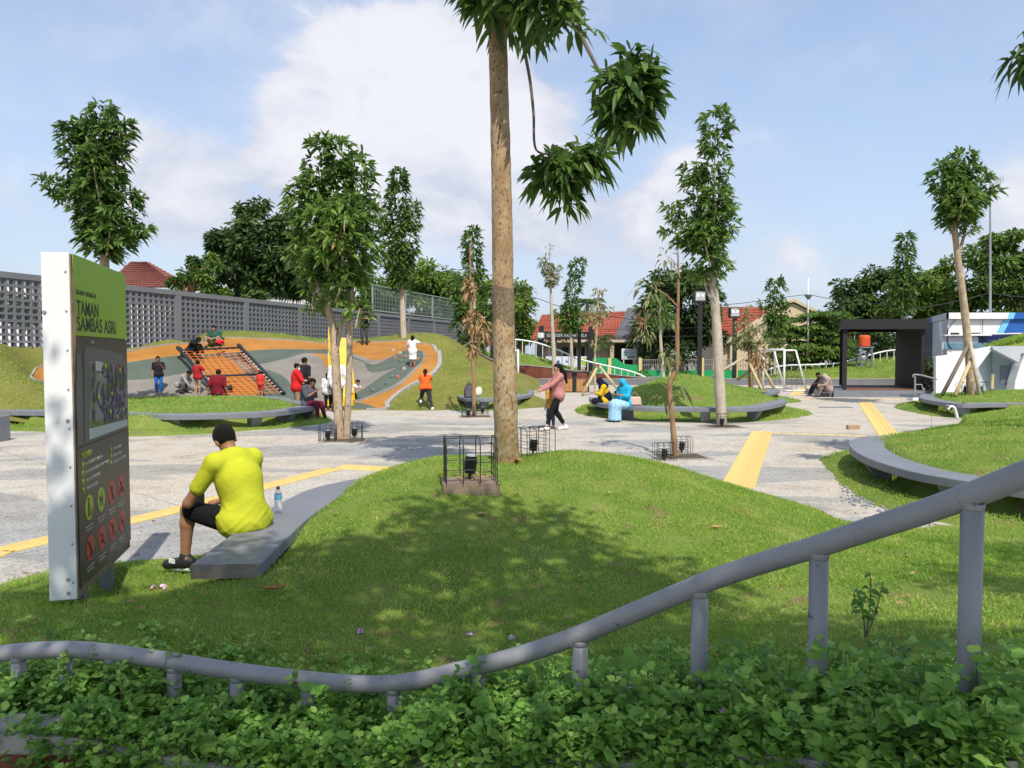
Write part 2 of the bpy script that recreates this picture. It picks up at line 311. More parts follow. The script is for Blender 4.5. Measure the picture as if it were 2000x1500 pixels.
M['track'] = material('grey_track', (.165, .17, .185), .12, .7, .85, .2, 40)
sheet('street', -30, 60, 49.5, 53, -.02, material('asphalt', (.07, .07, .072), .2, 2, .9, .3, 60))

# ---------------------------------------------------------------- grass
def blades(hf, x0, x1, y0, y1, n, L, Wd, zmin=.012, keep=None, bald=None, tint0=.45, tall=None):
    x = rng.uniform(x0, x1, n); y = rng.uniform(y0, y1, n); z = hf(x, y); k = z > zmin
    if keep is not None: k &= keep(x, y)
    k &= ~((vnoise(x, y, 3.1, 41)+.5*vnoise(x, y, 7.3, 42) > .62) & (rng.uniform(size=n) < .6))
    u_ = 1000+FPX*x/np.maximum(y, .3); v_ = 690+FPX*(CAMZ-z)/np.maximum(y, .3); k &= (u_ > -160) & (u_ < 2160) & (v_ < 1600)
    x, y, z = x[k], y[k], z[k]; m = len(x)
    p = vnoise(x, y, 1.1, 3)*.5+vnoise(x, y, 2.7, 5)*.5; p2 = vnoise(x, y, 6.0, 11)
    t = tint0+.20*p+.13*rng.normal(size=m)+.10*p2
    dry = (rng.uniform(size=m) < np.clip(.12+.28*p+.26*p2, .02, .65)); t = np.where(dry, rng.uniform(.74, 1.0, m), np.clip(t, 0, .72))
    a = rng.uniform(0, 2*math.pi, m); lean = rng.uniform(.15, 1.0, m)
    Dv = unit(np.stack([np.cos(a)*lean, np.sin(a)*lean, np.full(m, 1.0)], 1))
    LL = L*rng.uniform(.5, 1.25, m)*(1+.35*p)
    B0 = np.stack([x, y, z-.006], 1); wd = Wd*rng.uniform(.7, 1.3, m); side = unit(np.cross(Dv, unit(rng.normal(size=(m, 3)))))*wd[:, None]/2; dr = rng.uniform(.1, .75, m)[:, None]; LL = LL[:, None]
    mid = B0+Dv*LL*.5-np.array([0, 0, 1.])*dr*LL*.25; tip = B0+Dv*LL-np.array([0, 0, 1.])*dr*LL
    V = np.stack([B0, mid-side, mid+side, tip], 1).reshape(-1, 3); F = (np.arange(m)[:, None, None]*4+np.array([[0, 2, 1], [1, 2, 3]])[None]).reshape(-1, 3)
    return V, F, np.repeat(t, 4)
def terrain(name, hf, x0, x1, y0, y1, step, mat, zlow=-.12, parent=None, kind='structure', rough=.018):
    xs = np.arange(x0, x1+step, step); ys = np.arange(y0, y1+step, step); Xg, Yg = np.meshgrid(xs, ys, indexing='ij')
    Z = hf(Xg, Yg)+rough*vnoise(Xg, Yg, 4, 1)+rough*.6*vnoise(Xg, Yg, 9, 2); Zc = np.maximum(Z, zlow); ny = len(ys)
    i = (np.arange(len(xs)-1)[:, None]*ny+np.arange(ny-1)).ravel(); q = np.stack([i, i+ny, i+ny+1, i+1], 1)
    zz = Z.ravel(); q = q[(zz[q] > zlow).any(1)]
    used = np.unique(q); mp = np.zeros(Z.size, int); mp[used] = np.arange(len(used))
    co = np.stack([Xg.ravel(), Yg.ravel(), Zc.ravel()], 1)[used]
    o = link(name, fast_mesh(name, co, mp[q]), mat, parent, smooth=True)
    return tag(o, kind=kind)
def slab(mb, outer, inner, z, th, mi=0, endmi=None):
    """a curved bench top between an outer and an inner line (same number of points)"""
    n = len(outer); V = []
    for a, b in zip(outer, inner): V += [(a[0], a[1], z), (b[0], b[1], z), (a[0], a[1], z-th), (b[0], b[1], z-th)]
    F = []
    for i in range(n-1):
        a, b = i*4, i*4+4; F += [(a, b, b+1, a+1), (a+2, a+3, b+3, b+2), (a, a+2, b+2, b), (a+1, b+1, b+3, a+3)]
    mb.add(V, F, mi); e = mi if endmi is None else endmi
    mb.add([V[0], V[1], V[3], V[2]], [(0, 1, 2, 3)], e); mb.add([V[-4], V[-3], V[-1], V[-2]], [(3, 2, 1, 0)], mi)
def offset_line(line, w):
    P = np.array(line)[:, :2]; T = np.gradient(P, axis=0); T = unit(T); return P+np.stack([-T[:, 1], T[:, 0]], 1)*w
def bench(line, w, z, th, label, nlegs=4, endmi=None, smooth_n=6, group='curved grey benches round the grass mounds', legs=None):
    """line: outer edge seen from the plaza; w: signed width towards the mound"""
    L = spline([p[:2] for p in line], smooth_n); I = offset_line(L, w); c = L[len(L)//2]
    root = empty('curved_bench', (c[0], c[1], 0), label, 'bench', group)
    mb = MB(); slab(mb, L, I, z, th, 0, endmi); s = mb.obj('seat_slab', [M['bench'], M['bench_end']], root)
    bv = s.modifiers.new('b', 'BEVEL'); bv.width = .012; bv.segments = 2; bv.limit_method = 'ANGLE'; bv.angle_limit = R(50)
    js = MB()                                        # joints between the cast sections
    ks = np.linspace(.12, .88, nlegs) if legs is None else legs
    for k in ks:
        i = int(k*(len(L)-1)); a, b = L[i], I[i]; d = unit(b-a); t = np.array([-d[1], d[0]]); hw = .13
        p = [a+d*.08, a+d*abs(w)*.92]; lm = MB()
        V = [p[0]-t*hw, p[0]+t*hw, p[1]+t*hw, p[1]-t*hw]; top = [(*q, z-th-.002) for q in V]; pm = p[0]*.45+p[1]*.55
        bot = [(*q, -.03) for q in (pm-t*hw*.9, pm+t*hw*.9, p[1]+t*hw, p[1]-t*hw)]
        lm.add(bot+top, [(3, 2, 1, 0), (4, 5, 6, 7), (0, 1, 5, 4), (1, 2, 6, 5), (2, 3, 7, 6), (3, 0, 4, 7)]); lm.obj('support', M['bench'], root)
    return L, I, root
class Mound:
    def __init__(s, outline, prof, n=10, extra=None):
        s.o = spline([p[:2] for p in outline], n, True); s.prof = prof; s.extra = extra
        s.bb = (*s.o.min(0), *s.o.max(0))
    def __call__(s, x, y):
        x = np.asarray(x, float); y = np.asarray(y, float); d = polydist(s.o, x, y)*np.where(inside(s.o, x, y), 1, -1)
        d = d+.05*vnoise(x, y, 3.5, 8)+.03*vnoise(x, y, 8, 9)
        z = np.interp(d, [p[0] for p in s.prof], [p[1] for p in s.prof])
        return z+(s.extra(x, y, d) if s.extra else 0)
GRASS = []
# ---- the near mound, the tree stands on its crest and the rail runs along its foot
RAIL = [(-120, 1300, 3.40), (0, 1277, 3.34), (100, 1269, 3.31), (180, 1271, 3.30), (300, 1286, 3.32), (420, 1305, 3.30), (550, 1322, 3.27), (700, 1336, 3.22), (800, 1331, 3.17), (900, 1309, 3.11), (1000, 1284, 3.04), (1100, 1252, 2.96), (1200, 1212, 2.87), (1300, 1170, 2.78), (1400, 1129, 2.69), (1500, 1096, 2.60), (1600, 1066, 2.48), (1700, 1033, 2.36), (1800, 1001, 2.25), (1900, 966, 2.14), (2000, 927, 2.04), (2120, 885, 1.93)]
RAILP = np.array([D(*p) for p in RAIL]); RAILS = spline(RAILP, 6)
rz_clear = lambda z: np.interp(z, [.35, .52, 1.0, 1.5], [.24, .21, .50, .72])
ctl = []
for p in RAILP[::2]:
    zg = p[2]-rz_clear(p[2]); ctl.append((p[0], p[1], zg)); ctl.append((p[0]*.85, p[1]-.35, zg-.02))
ctl += [(*D(990, 906, 9.2),), (*D(900, 890, 9.5),), (*D(1100, 882, 9.7),), (*D(1240, 895, 9.6),), (*D(1330, 917, 9.3),), (*D(1400, 942, 9.0),), (*D(1550, 987, 8.6),), (*D(1650, 1016, 8.3),), (*D(1800, 1022, 8.2),), (*D(2000, 1022, 8.15),), (*D(770, 917, 9.1),), (*D(830, 900, 9.4),)]
ctl += [(-2.55, 7.5, -.06), (-2.6, 8.5, -.1), (-1.72, 6.5, .43), (-1.72, 8.0, .45), (-1.95, 5.1, .30), (-2.5, 5.2, .13), (-3.0, 5.6, .05), (-2.85, 6.1, .035), (-2.5, 5.9, .05), (-3.05, 6.35, .02), (-3.15, 6.75, .0), (-2.72, 6.45, .03), (-3.95, 6.25, -.02), (-4.4, 5.2, -.02), (-3.9, 4.3, .14), (-4.9, 5.6, -.1), (-2.2, 9.6, -.08), (-1.4, 10.6, 0), (0, 11.4, -.02), (2, 11.0, -.02), (3.6, 9.75, -.08), (5, 9.0, -.12), (6.2, 8.7, -.1), (7.5, 8.4, -.1), (-2.85, 4.85, .23), (-3.12, 5.75, .17), (0, 6.2, .36), (2.5, 6.2, .22), (-1, 4.6, .22), (1.5, 4.5, .25), (4, 5.0, .3)]
H1r = TPS(ctl, 2e-3); _wl = offset_line(RAILS, -.30); _ws = np.argsort(_wl[:, 0])
def H1(x, y): return np.where(np.asarray(y) > np.interp(x, _wl[_ws, 0], _wl[_ws, 1]), H1r(x, y), -1.0)
terrain('near_mound', H1, -5.2, 7.2, 1.2, 11.6, .08, M['turf'])
bl = [blades(H1, -4.8, 1.5, 2.6, 5.2, 95000, .055, .0052), blades(H1, -4.8, 4.5, 5.2, 10.6, 150000, .060, .0066, keep=lambda x, y: ~((x < -1.76) & (x > -2.3) & (y > 5.1) & (y < 8.4))), blades(H1, 1.5, 7, 2.4, 9.4, 95000, .058, .006)]
tag(leaf_obj('near_grass', join_data(bl), M['grass']), 'short green turf with dry straw patches on the mound behind the pipe rail', 'grass', kind='stuff')
Lb, Ib, _ = bench([(-2.20, 5.02), (-2.24, 5.8), (-2.26, 6.5), (-2.24, 7.1), (-2.17, 7.8), (-1.92, 8.35), (-1.55, 8.75)], -.47, .425, .10, 'grey bench slab the man in the yellow shirt sits on', nlegs=3, endmi=1)

# ---- island in front of the play slope
o2 = [(-14.5, 20.0), (-13, 18.2), (-11, 17.5), (-8.5, 16.6), (-6.6, 17.6), (-5.0, 19.6), (-5.3, 21.6), (-6.6, 24.2), (-8.5, 25.8), (-12, 25.5), (-14.2, 23)]
H2 = Mound(o2, [(-.2, -.15), (0, 0), (.45, .10), (.70, .05), (.80, .05), (.88, .38), (2.2, .47), (4, .52)])
terrain('island_mound', H2, -15, -4.5, 16, 26.4, .16, M['turf_far'])
GRASS.append(blades(H2, -15, -4.5, 16, 26.2, 30000, .10, .016))
bench([(-15.2, 19.3), *[G(x, y, .42) for x, y in ((30, 802), (90, 803), (240, 807), (320, 810), (420, 809), (520, 805), (580, 799), (612, 793))], (-5.55, 21.2), *[G(x, y, .42) for x, y in ((590, 783), (560, 777), (512, 773))], (-10, 25.6)], .47, .42, .13, 'long grey bench round the grass island before the climbing net', nlegs=9, legs=(.04, .17, .33, .455, .55, .66, .8, .95))
# ---- right-centre mound
o4 = [(2.1, 22.6), (2.8, 21.2), (4.6, 20.2), (6.6, 20.2), (8.2, 21.4), (9.4, 23.2), (9.0, 26), (7.4, 28.4), (4.8, 28.8), (2.9, 27), (2.1, 24.8)]
H4 = Mound(o4, [(-.2, -.15), (0, 0), (.45, .10), (.70, .05), (.80, .05), (.88, .38), (2.0, .72), (3.0, 1.05), (4.2, 1.22)], extra=lambda x, y, d: .10*np.exp(-((x-6.6)**2+(y-26)**2)/1.5)*(d > .5))
terrain('round_mound', H4, 1.6, 10, 19.6, 29.2, .15, M['turf_far'])
GRASS.append(blades(H4, 1.6, 10, 19.6, 29.2, 34000, .10, .016))
bench([(2.55, 24.6), *[G(x, y, .42) for x, y in ((1152, 779), (1163, 786), (1200, 791), (1260, 795), (1336, 796), (1420, 797), (1480, 795), (1512, 790), (1533, 784), (1530, 778))], (8.3, 25.6)], .48, .42, .12, 'grey bench round the tall grass mound under the columnar tree', nlegs=6, legs=(.1, .3, .5, .68, .85))
# ---- right mound with the wide bench
o5 = [(5.3, 7.4), (4.55, 8.6), (4.55, 10), (5.0, 11.6), (5.5, 13.2), (7.0, 14.6), (9, 16.2), (10.5, 18.5), (14, 19.5), (17, 15), (15, 9), (10, 6.6), (7, 6.6)]
H5 = Mound(o5, [(-.2, -.15), (0, 0), (.40, .10), (.66, .05), (.74, .05), (.82, .38), (2.0, .62), (4, .90), (6, 1.1)])
terrain('wide_mound', H5, 4.2, 17.5, 6.2, 20, .15, M['turf'])
GRASS.append(blades(H5, 4.2, 12.5, 6.4, 19.5, 100000, .075, .0095))
bench([G(x, y, .42) for x, y in ((1850, 849), (1769, 850), (1685, 853), (1660, 863), (1664, 876), (1692, 893), (1755, 914), (1825, 929), (1923, 944))]+[(5.75, 7.6), (6.8, 7.0)], .50, .42, .11, 'wide grey bench curving round the grass mound by the pipe rail', nlegs=5, legs=(.12, .45, .72, .88))
# ---- far right mound carrying a staked tree
o6 = [(12.6, 23.2), (12.7, 21.6), (14.5, 20.4), (18, 20), (22, 21), (24, 25), (21, 28.6), (16, 28.6), (13.4, 26)]
H6 = Mound(o6, [(-.2, -.15), (0, 0), (.45, .10), (.70, .05), (.80, .05), (.88, .37), (2.6, .52), (4, .66)])
terrain('tree_mound', H6, 12, 24.5, 19.6, 29.2, .2, M['turf_far'])
GRASS.append(blades(H6, 12, 22, 19.6, 29, 26000, .10, .018))
bench([(14.2, 26.2), *[G(x, y, .42) for x, y in ((1800, 769), (1794, 773), (1800, 778), (1830, 784), (1880, 789), (1966, 788))], (17, 21.0)], .47, .42, .12, 'grey bench before the staked tree and white wall', nlegs=3, legs=(.3, .7))
# ---- small island behind the big trunk
o7 = [(-2.2, 24.6), (-1, 23.9), (.6, 25.2), (1.5, 28), (1.0, 31), (-.5, 32), (-2, 30), (-2.6, 27)]
H7 = Mound(o7, [(-.2, -.12), (0, 0), (.45, .08), (.66, .04), (.76, .04), (.84, .32), (2, .40), (3, .44)])
terrain('trunk_mound', H7, -3, 2, 23.4, 32.5, .2, M['turf_far']); GRASS.append(blades(H7, -3, 2, 23.4, 32.4, 7000, .10, .02))
bench([*[G(x, y, .40) for x, y in ((890, 772), (905, 777), (933, 778.5), (966, 778), (1009, 775), (1035, 771), (1043, 765))], (.9, 29.6)], .47, .40, .11, 'grey bench with a backpack and a cream tote left on it', nlegs=4)
# ---- island with the staked saplings behind the tall mound
o8 = [(7.3, 29.2), (9.4, 27.6), (11.2, 28.6), (11.4, 31), (9.4, 33.4), (7.2, 32.4)]
H8 = Mound(o8, [(-.2, -.12), (0, 0), (.5, .08), (.9, .16), (1.05, .34), (2, .5)])
terrain('stake_mound', H8, 6.8, 12, 27, 34, .2, M['turf_far']); GRASS.append(blades(H8, 6.8, 12, 27, 34, 6000, .1, .02))
bench([(7.6, 29.6), *[G(x, y, .42) for x, y in ((1470, 767), (1498, 768), (1521, 764))], (10.9, 30.2)], .47, .42, .11, 'short grey bench under the staked wilted saplings', nlegs=3)
# ---- play slope against the block fence
c = [(-15.2, 19.0, .25), (-13.6, 24.4, .15), (-11.5, 24.1, .06), (-8.8, 24.3, .02), (-6.8, 24.6, 0), (*G(650, 802)[:2], 0), (*G(700, 801)[:2], 0), (*G(745, 801)[:2], -.01), (*G(800, 802)[:2], -.01), (*G(880, 801)[:2], -.01), (*G(950, 799)[:2], -.01), (1.2, 25.2, -.1), (-4.5, 23.6, -.1), (-2, 23.6, -.1), (-6.2, 24.2, -.08)]
c += [tuple(D(*q)) for q in ((0, 672, 23), (60, 668, 25), (0, 745, 20.4), (0, 790, 19.3), (70, 735, 23.6), (150, 680, 27), (150, 740, 24.4), (250, 680, 28.6), (345, 664, 30.8), (400, 655, 32), (480, 648, 33.6), (480, 666, 32), (560, 655, 33.8), (600, 664, 34), (690, 670, 35), (760, 668, 35.5), (800, 656, 36.2), (850, 664, 36.2), (880, 691, 31.5), (903, 703, 30.5), (935, 721, 29), (962, 737, 27.8), (962, 772, 26), (878, 664, 36.6), (900, 676, 37), (290, 720, 27), (290, 768, 25.6), (450, 720, 28.6), (450, 768, 25.9), (540, 775, 25.8), (600, 720, 29), (600, 770, 26), (700, 700, 31), (700, 750, 27.6), (700, 790, 25.1), (808, 716, 28), (830, 690, 30.5), (775, 730, 27.5), (800, 764, 26), (850, 760, 26.2), (905, 758, 26.4))]
c += [(-13.6, 31.5, 2.3), (-13, 36, 2.5), (-9, 40, 2.3), (-4.5, 41, 2.2), (-1.5, 36, .7), (.2, 31, -.05), (.6, 36, -.1), (-17.5, 24, 2.2), (-16.5, 21, 1.3)]
HP = TPS(c, 1e-2)
def on_slope(px, py, hf=None):
    d = ray(px, py); t = np.linspace(19, 40, 1200)/d[1]; hf = hf or HP
    z = hf(d[0]*t, d[1]*t); hit = CAMZ+d[2]*t < z; k = np.argmax(hit) if hit.any() else np.argmin(CAMZ+d[2]*t-z); return np.array([d[0]*t[k], d[1]*t[k], z[k]])
EDGE = [(62, 737), (72, 745), (100, 757), (140, 772), (180, 786), (250, 797), (330, 800), (450, 802), (600, 803), (738, 800), (752, 788), (772, 770), (800, 752), (830, 738), (848, 722), (855, 702), (848, 684), (828, 672), (800, 667), (770, 667), (735, 668), (690, 668), (640, 670), (600, 668), (540, 664), (480, 661), (420, 664), (345, 672), (270, 684), (180, 697), (120, 706), (85, 716), (68, 727)]
RUB = np.array([on_slope(*p)[:2] for p in EDGE])
for i, (px, py) in enumerate(EDGE):
    if 5 <= i <= 8: RUB[i] = (np.interp(px, [180, 250, 600], [-13.6, -12.3, -6.9]), 25.2 if px < 600 else 24.9)
RUBS = spline(RUB, 5, True)
ZONES = {  # laid pattern, traced on the slope
 'green1': [(210, 716), (300, 700), (400, 692), (500, 684), (600, 683), (648, 684), (700, 700), (730, 712), (770, 694), (812, 683), (826, 692), (822, 707), (806, 722), (780, 745), (740, 765), (700, 780), (690, 772), (735, 742), (776, 718), (760, 722), (722, 726), (706, 706), (660, 694), (600, 690), (560, 700), (500, 712), (470, 706), (440, 704), (420, 714), (330, 735), (250, 742), (215, 735)],
 'green2': [(480, 724), (520, 722), (560, 740), (576, 770), (590, 800), (520, 800), (450, 785), (470, 750)],
 'green3': [(640, 790), (690, 786), (722, 792), (735, 802), (600, 803)],
 'orange2': [(600, 674), (635, 695), (650, 712), (640, 724), (628, 700), (608, 690), (600, 685)],
 'orange3': [(392, 704), (440, 698), (482, 732), (510, 776), (426, 778), (408, 738)]}
def make_slope():
    xs = np.arange(-19, 1.6, .125); ys = np.arange(18.6, 41.5, .125); Xg, Yg = np.meshgrid(xs, ys, indexing='ij'); Z = HP(Xg, Yg); ny = len(ys)
    Z = Z+.02*vnoise(Xg, Yg, 3, 4)*(~inside(RUBS, Xg, Yg))
    i = (np.arange(len(xs)-1)[:, None]*ny+np.arange(ny-1)).ravel(); q = np.stack([i, i+ny, i+ny+1, i+1], 1); fence = (Xg-(-24+.314*Yg)).ravel() > .25
    q = q[(Z.ravel()[q] > -.1).any(1) & fence[q].all(1)]; used = np.unique(q); mp = np.zeros(Z.size, int); mp[used] = np.arange(len(used))
    x, y = Xg.ravel()[used], Yg.ravel()[used]; co = np.stack([x, y, np.maximum(Z.ravel()[used], -.1)], 1); me = fast_mesh('play_slope', co, mp[q])
    def sdf(poly): return polydist(poly, x, y)*np.where(inside(poly, x, y), 1, -1)
    def attr(n, v): a = me.attributes.new(n, 'FLOAT', 'POINT'); a.data.foreach_set('value', v.astype(np.float32))
    attr('rub', sdf(RUBS))
    z = lambda k: spline([on_slope(*p)[:2] for p in ZONES[k]], 5, True)
    g = np.maximum.reduce([sdf(z(k)) for k in ('green1', 'green2', 'green3')]); attr('green', np.minimum(g, -sdf(z('orange3'))))
    low = spline([on_slope(*p)[:2] for p in [(60, 748), (100, 736), (150, 724), (215, 713), (300, 700), (400, 691), (500, 684), (600, 682), (655, 685), (700, 694), (735, 704), (775, 692), (812, 682), (830, 691), (827, 706), (813, 722), (788, 747), (760, 763), (722, 777), (700, 787), (722, 793), (738, 804)]], 5)
    o1 = sdf(np.concatenate([low, [(0, 24), (0, 46), (-20, 46), (-20, 23)]]))
    net_ = sdf(z('orange3')); attr('orange', np.maximum.reduce([o1, sdf(z('orange2')), net_]))
    m = bpy.data.materials.new('play_rubber_and_turf'); m.use_nodes = True; t = m.node_tree; b = t.nodes['Principled BSDF']; b.inputs['Roughness'].default_value = .9; b.inputs['Specular IOR Level'].default_value = .15
    tc = N(t, 'ShaderNodeTexCoord'); n = N(t, 'ShaderNodeTexNoise'); n.inputs['Scale'].default_value = 38; n.inputs['Detail'].default_value = 4; t.links.new(tc.outputs['Object'], n.inputs['Vector'])
    nb = N(t, 'ShaderNodeTexNoise'); nb.inputs['Scale'].default_value = 1.2; nb.inputs['Detail'].default_value = 6; t.links.new(tc.outputs['Object'], nb.inputs['Vector'])
    def two(a, c2, fac): k = N(t, 'ShaderNodeMix', data_type='RGBA'); k.inputs['A'].default_value = (*a, 1); k.inputs['B'].default_value = (*c2, 1); t.links.new(fac, k.inputs['Factor']); return k.outputs['Result']
    def step(name, lo=0.0): a = N(t, 'ShaderNodeAttribute', attribute_name=name); return math_n(t, 'GREATER_THAN', a.outputs['Fac'], lo)
    def over(a, c2, fac): k = N(t, 'ShaderNodeMix', data_type='RGBA'); t.links.new(a, k.inputs['A']); t.links.new(c2, k.inputs['B']); t.links.new(fac, k.inputs['Factor']); return k.outputs['Result']
    fac = math_n(t, 'ADD', math_n(t, 'MULTIPLY', n.outputs[0], .6), math_n(t, 'MULTIPLY', nb.outputs[0], .4), True)
    tr = N(t, 'ShaderNodeMapRange'); tr.inputs['From Min'].default_value = .35; tr.inputs['From Max'].default_value = .65; t.links.new(fac, tr.inputs[0]); fac = tr.outputs[0]
    turf = two((.10, .12, .022), (.22, .20, .06), fac); grey = two((.15, .14, .125), (.26, .245, .22), fac); green = two((.065, .085, .07), (.115, .14, .115), fac); orange = two((.27, .12, .026), (.43, .205, .052), fac)
    rub = over(over(grey, orange, step('orange')), green, step('green')); t.links.new(over(turf, rub, step('rub')), b.inputs['Base Color'])
    bp = N(t, 'ShaderNodeBump'); bp.inputs['Strength'].default_value = .5; bp.inputs['Distance'].default_value = .012; t.links.new(n.outputs[0], bp.inputs['Height']); t.links.new(bp.outputs[0], b.inputs['Normal'])
    return tag(link('play_slope', me, m, smooth=True), kind='structure')
make_slope()
GRASS.append(blades(HP, -18, .6, 18.8, 37, 52000, .12, .022, keep=lambda x, y: (x-(-24+.314*y) > .6) & ~inside(RUBS, x, y) & (polydist(RUBS, x, y) > .22), tint0=.5))
GRASS_OBJ = leaf_obj('turf_on_mounds', join_data(GRASS), M['grass']); tag(GRASS_OBJ, 'short turf on the mounds and round the play slope', 'grass', kind='stuff')
# kerb round the rubber
kz = RUBS[[i for i in range(len(RUBS)) if not (18 <= i <= 42)]]; k0 = np.roll(RUBS, -44, 0)[:len(RUBS)-24-2]
mb = MB(); inner = k0; outer = offset_line(k0, -.16); V = []
for a, b in zip(inner, outer): za = max(float(HP(*a)), 0); V += [(a[0], a[1], za+.05), (b[0], b[1], za+.045), (a[0], a[1], za-.08), (b[0], b[1], za-.2)]
F = []
for i in range(len(inner)-1): a, b = 4*i, 4*i+4; F += [(a, a+1, b+1, b), (a+1, a+3, b+3, b+1), (a+2, a, b, b+2)]
mb.add(V, F); tag(mb.obj('kerb_edge', M['kerb']), kind='structure')

# ---------------------------------------------------------------- near wall, cap and rail
def wall_line(off): return offset_line(RAILS, -off)
nr = len(RAILS); capz = RAILS[:, 2]-rz_clear(RAILS[:, 2])+.03
root = empty('retaining_wall', (0, 3.1, 0), 'low rust brown retaining wall with a concrete cap under the pipe rail', 'wall')
a0, a1 = wall_line(.22), wall_line(.40); V = []; F = []
for i in range(nr): V += [(*a0[i], capz[i]), (*a1[i], capz[i]), (*a0[i], capz[i]-.075), (*a1[i], capz[i]-.075)]
for i in range(nr-1): a, b = 4*i, 4*i+4; F += [(a, a+1, b+1, b), (a+1, a+3, b+3, b+1), (a+3, a+2, b+2, b+3), (a, b, b+2, a+2)]
MB().add(V, F).obj('coping', M['concrete'], root)
b0, b1 = wall_line(.25), wall_line(.378); V = []; F = []
for i in range(nr): V += [(*b0[i], capz[i]-.077), (*b1[i], capz[i]-.077), (*b0[i], -.05), (*b1[i], -.05)]
for i in range(nr-1): a, b = 4*i, 4*i+4; F += [(a+1, a+3, b+3, b+1), (a, a+1, b+1, b), (a+2, a, b, b+2)]
MB().add(V, F).obj('steel_face', M['corten'], root)
root = empty('pipe_railing', (RAILS[nr//2][0], RAILS[nr//2][1], .2), 'thick dark grey wavy pipe rail on short posts across the front', 'railing')
MB().tube(RAILS, .0375, 20).obj('top_rail', M['rail'], root, smooth=True)
for px in (-85, 15, 112, 213, 335, 460, 600, 760, 940, 1140, 1365, 1610, 1905):
    u = np.array([1000+FPX*p[0]/p[1] for p in RAILS]); i = int(np.argmin(abs(u-px))); p = RAILS[i]; zg = p[2]-rz_clear(p[2])-.3
    MB().tube([(p[0], p[1], zg), (p[0], p[1], p[2]-.022)], .031, 16).obj('post', M['rail'], root, smooth=True)
    MB().tube([(p[0], p[1], p[2]-.044), (p[0], p[1], p[2]-.038), (p[0], p[1], p[2]-.030), (p[0], p[1], p[2]-.022)], [.0312, .0322, .0335, .034], 16).obj('weld', M['rail'], root, smooth=True)
for px in (175, 560, 815, 1120, 1370, 1700, 1885):   # weld seams
    i = int(np.argmin(abs(u-px))); p, q = RAILS[i], RAILS[i+1]; d = unit(q-p); MB().tube([p-d*.004, p-d*.002, p+d*.002, p+d*.004], [.0378, .0390, .0390, .0378], 20).obj('weld', M['rail'], root, smooth=True)
# ---------------------------------------------------------------- block fence behind the slope
M['fence'] = material('fence_paint', (.185, .19, .205), .08, 1.2, .8, .15, 30)
FX0, FDX = -24.0, .314; FD = np.array([FDX, 1.0])/math.hypot(FDX, 1); FN = np.array([1, -FDX])/math.hypot(FDX, 1); FRZ = math.atan2(FD[1], FD[0])
FTOP = 4.5
def fpos(px): Y = -FX0*FPX/(1455-px); return Y
def fpt(s, n, z):   # s metres along from Y=0, n towards the park
    return np.array([FX0+FD[0]*s+FN[0]*n, FD[1]*s+FN[1]*n, z])
root = empty('breeze_block_fence', (*fpt(33, 0, 0)[:2], 0), 'tall grey openwork block fence behind the play slope', 'fence')
PW = 4.49; S0 = fpos(346)*math.hypot(FDX, 1)
pil = [S0+PW*k for k in range(-3, 9)]; ROWS = 13; RH = .228; ZB = FTOP-.20-ROWS*RH; NC = 14
Mz = Matrix.Rotation(FRZ, 4, 'Z')
def fbox(mb, s0, s1, n0, n1, z0, z1):
    P = [fpt(s, n, z) for z in (z0, z1) for s, n in ((s0, n0), (s1, n0), (s1, n1), (s0, n1))]
    mb.add(P, [(0, 1, 2, 3), (7, 6, 5, 4), (0, 4, 5, 1), (1, 5, 6, 2), (2, 6, 7, 3), (3, 7, 4, 0)])
for s in pil: mb = MB(); fbox(mb, s-.17, s+.17, -.12, .13, 0, FTOP-.2); mb.obj('pillar', M['fence'], root)
for a, b in zip(pil, pil[1:]):
    mb = MB(); fbox(mb, a-.0, b-.004, -.12, .135, FTOP-.2, FTOP); mb.obj('top_beam', M['fence'], root)
    mb = MB(); fbox(mb, a+.17, b-.17, -.09, .09, 0, ZB-.002); mb.obj('base_wall', M['fence'], root)
cw = (PW-.34)/NC
def block():
    w, h, d, t = cw/2-.003, RH/2-.003, .085, .038; V = []; F = []
    for y in (-d, d):
        for k in (0, t): V += [(-w+k, y, -h+k), (w-k, y, -h+k), (w-k, y, h-k), (-w+k, y, h-k)]
    for i in range(4):
        j = (i+1) % 4; F += [(i, j, 4+j, 4+i), (8+j, 8+i, 12+i, 12+j), (4+i, 4+j, 12+j, 12+i), (j, i, 8+i, 8+j)]
    # added wedge in the hole, shaped like its slanting shadow
    V += [(-w+t, -d*.6, -h+t), (-w+t+.05, -d*.6, -h+t), (-w+t, -d*.6, h-t), (-w+t, d*.9, -h+t), (-w+t+.05, d*.9, -h+t), (-w+t, d*.9, h-t)]
    b = 16; F += [(b, b+1, b+2), (b+3, b+5, b+4), (b+1, b+4, b+5, b+2)]
    return V, F
bv, bf = block(); bme = bpy.data.meshes.new('block'); bme.from_pydata(bv, [], bf); bme.update(); bme.materials.append(M['fence'])
cells = [(s+.17+cw*(c_+.5), ZB+RH*(r+.5)) for s in pil[:-1] for c_ in range(NC) for r in range(ROWS)]
vis = sorted([q for q in cells if q[1] > 2.25 and 20 < q[0] < 45], key=lambda q: q[0])
sign_hide = lambda q: 80 < 1000+FPX*fpt(q[0], 0, 0)[0]/fpt(q[0], 0, 0)[1] < 235
near = [q for q in vis if not sign_hide(q) and 1000+FPX*fpt(q[0], 0, 0)[0]/fpt(q[0], 0, 0)[1] > -10][:300]; ns = set(near)
for s, z in near:
    o = bpy.data.objects.new('block', bme); COL.objects.link(o); o.parent = root; o.location = Vector(fpt(s, 0, z))-wl(root); o.rotation_euler = (0, 0, FRZ)
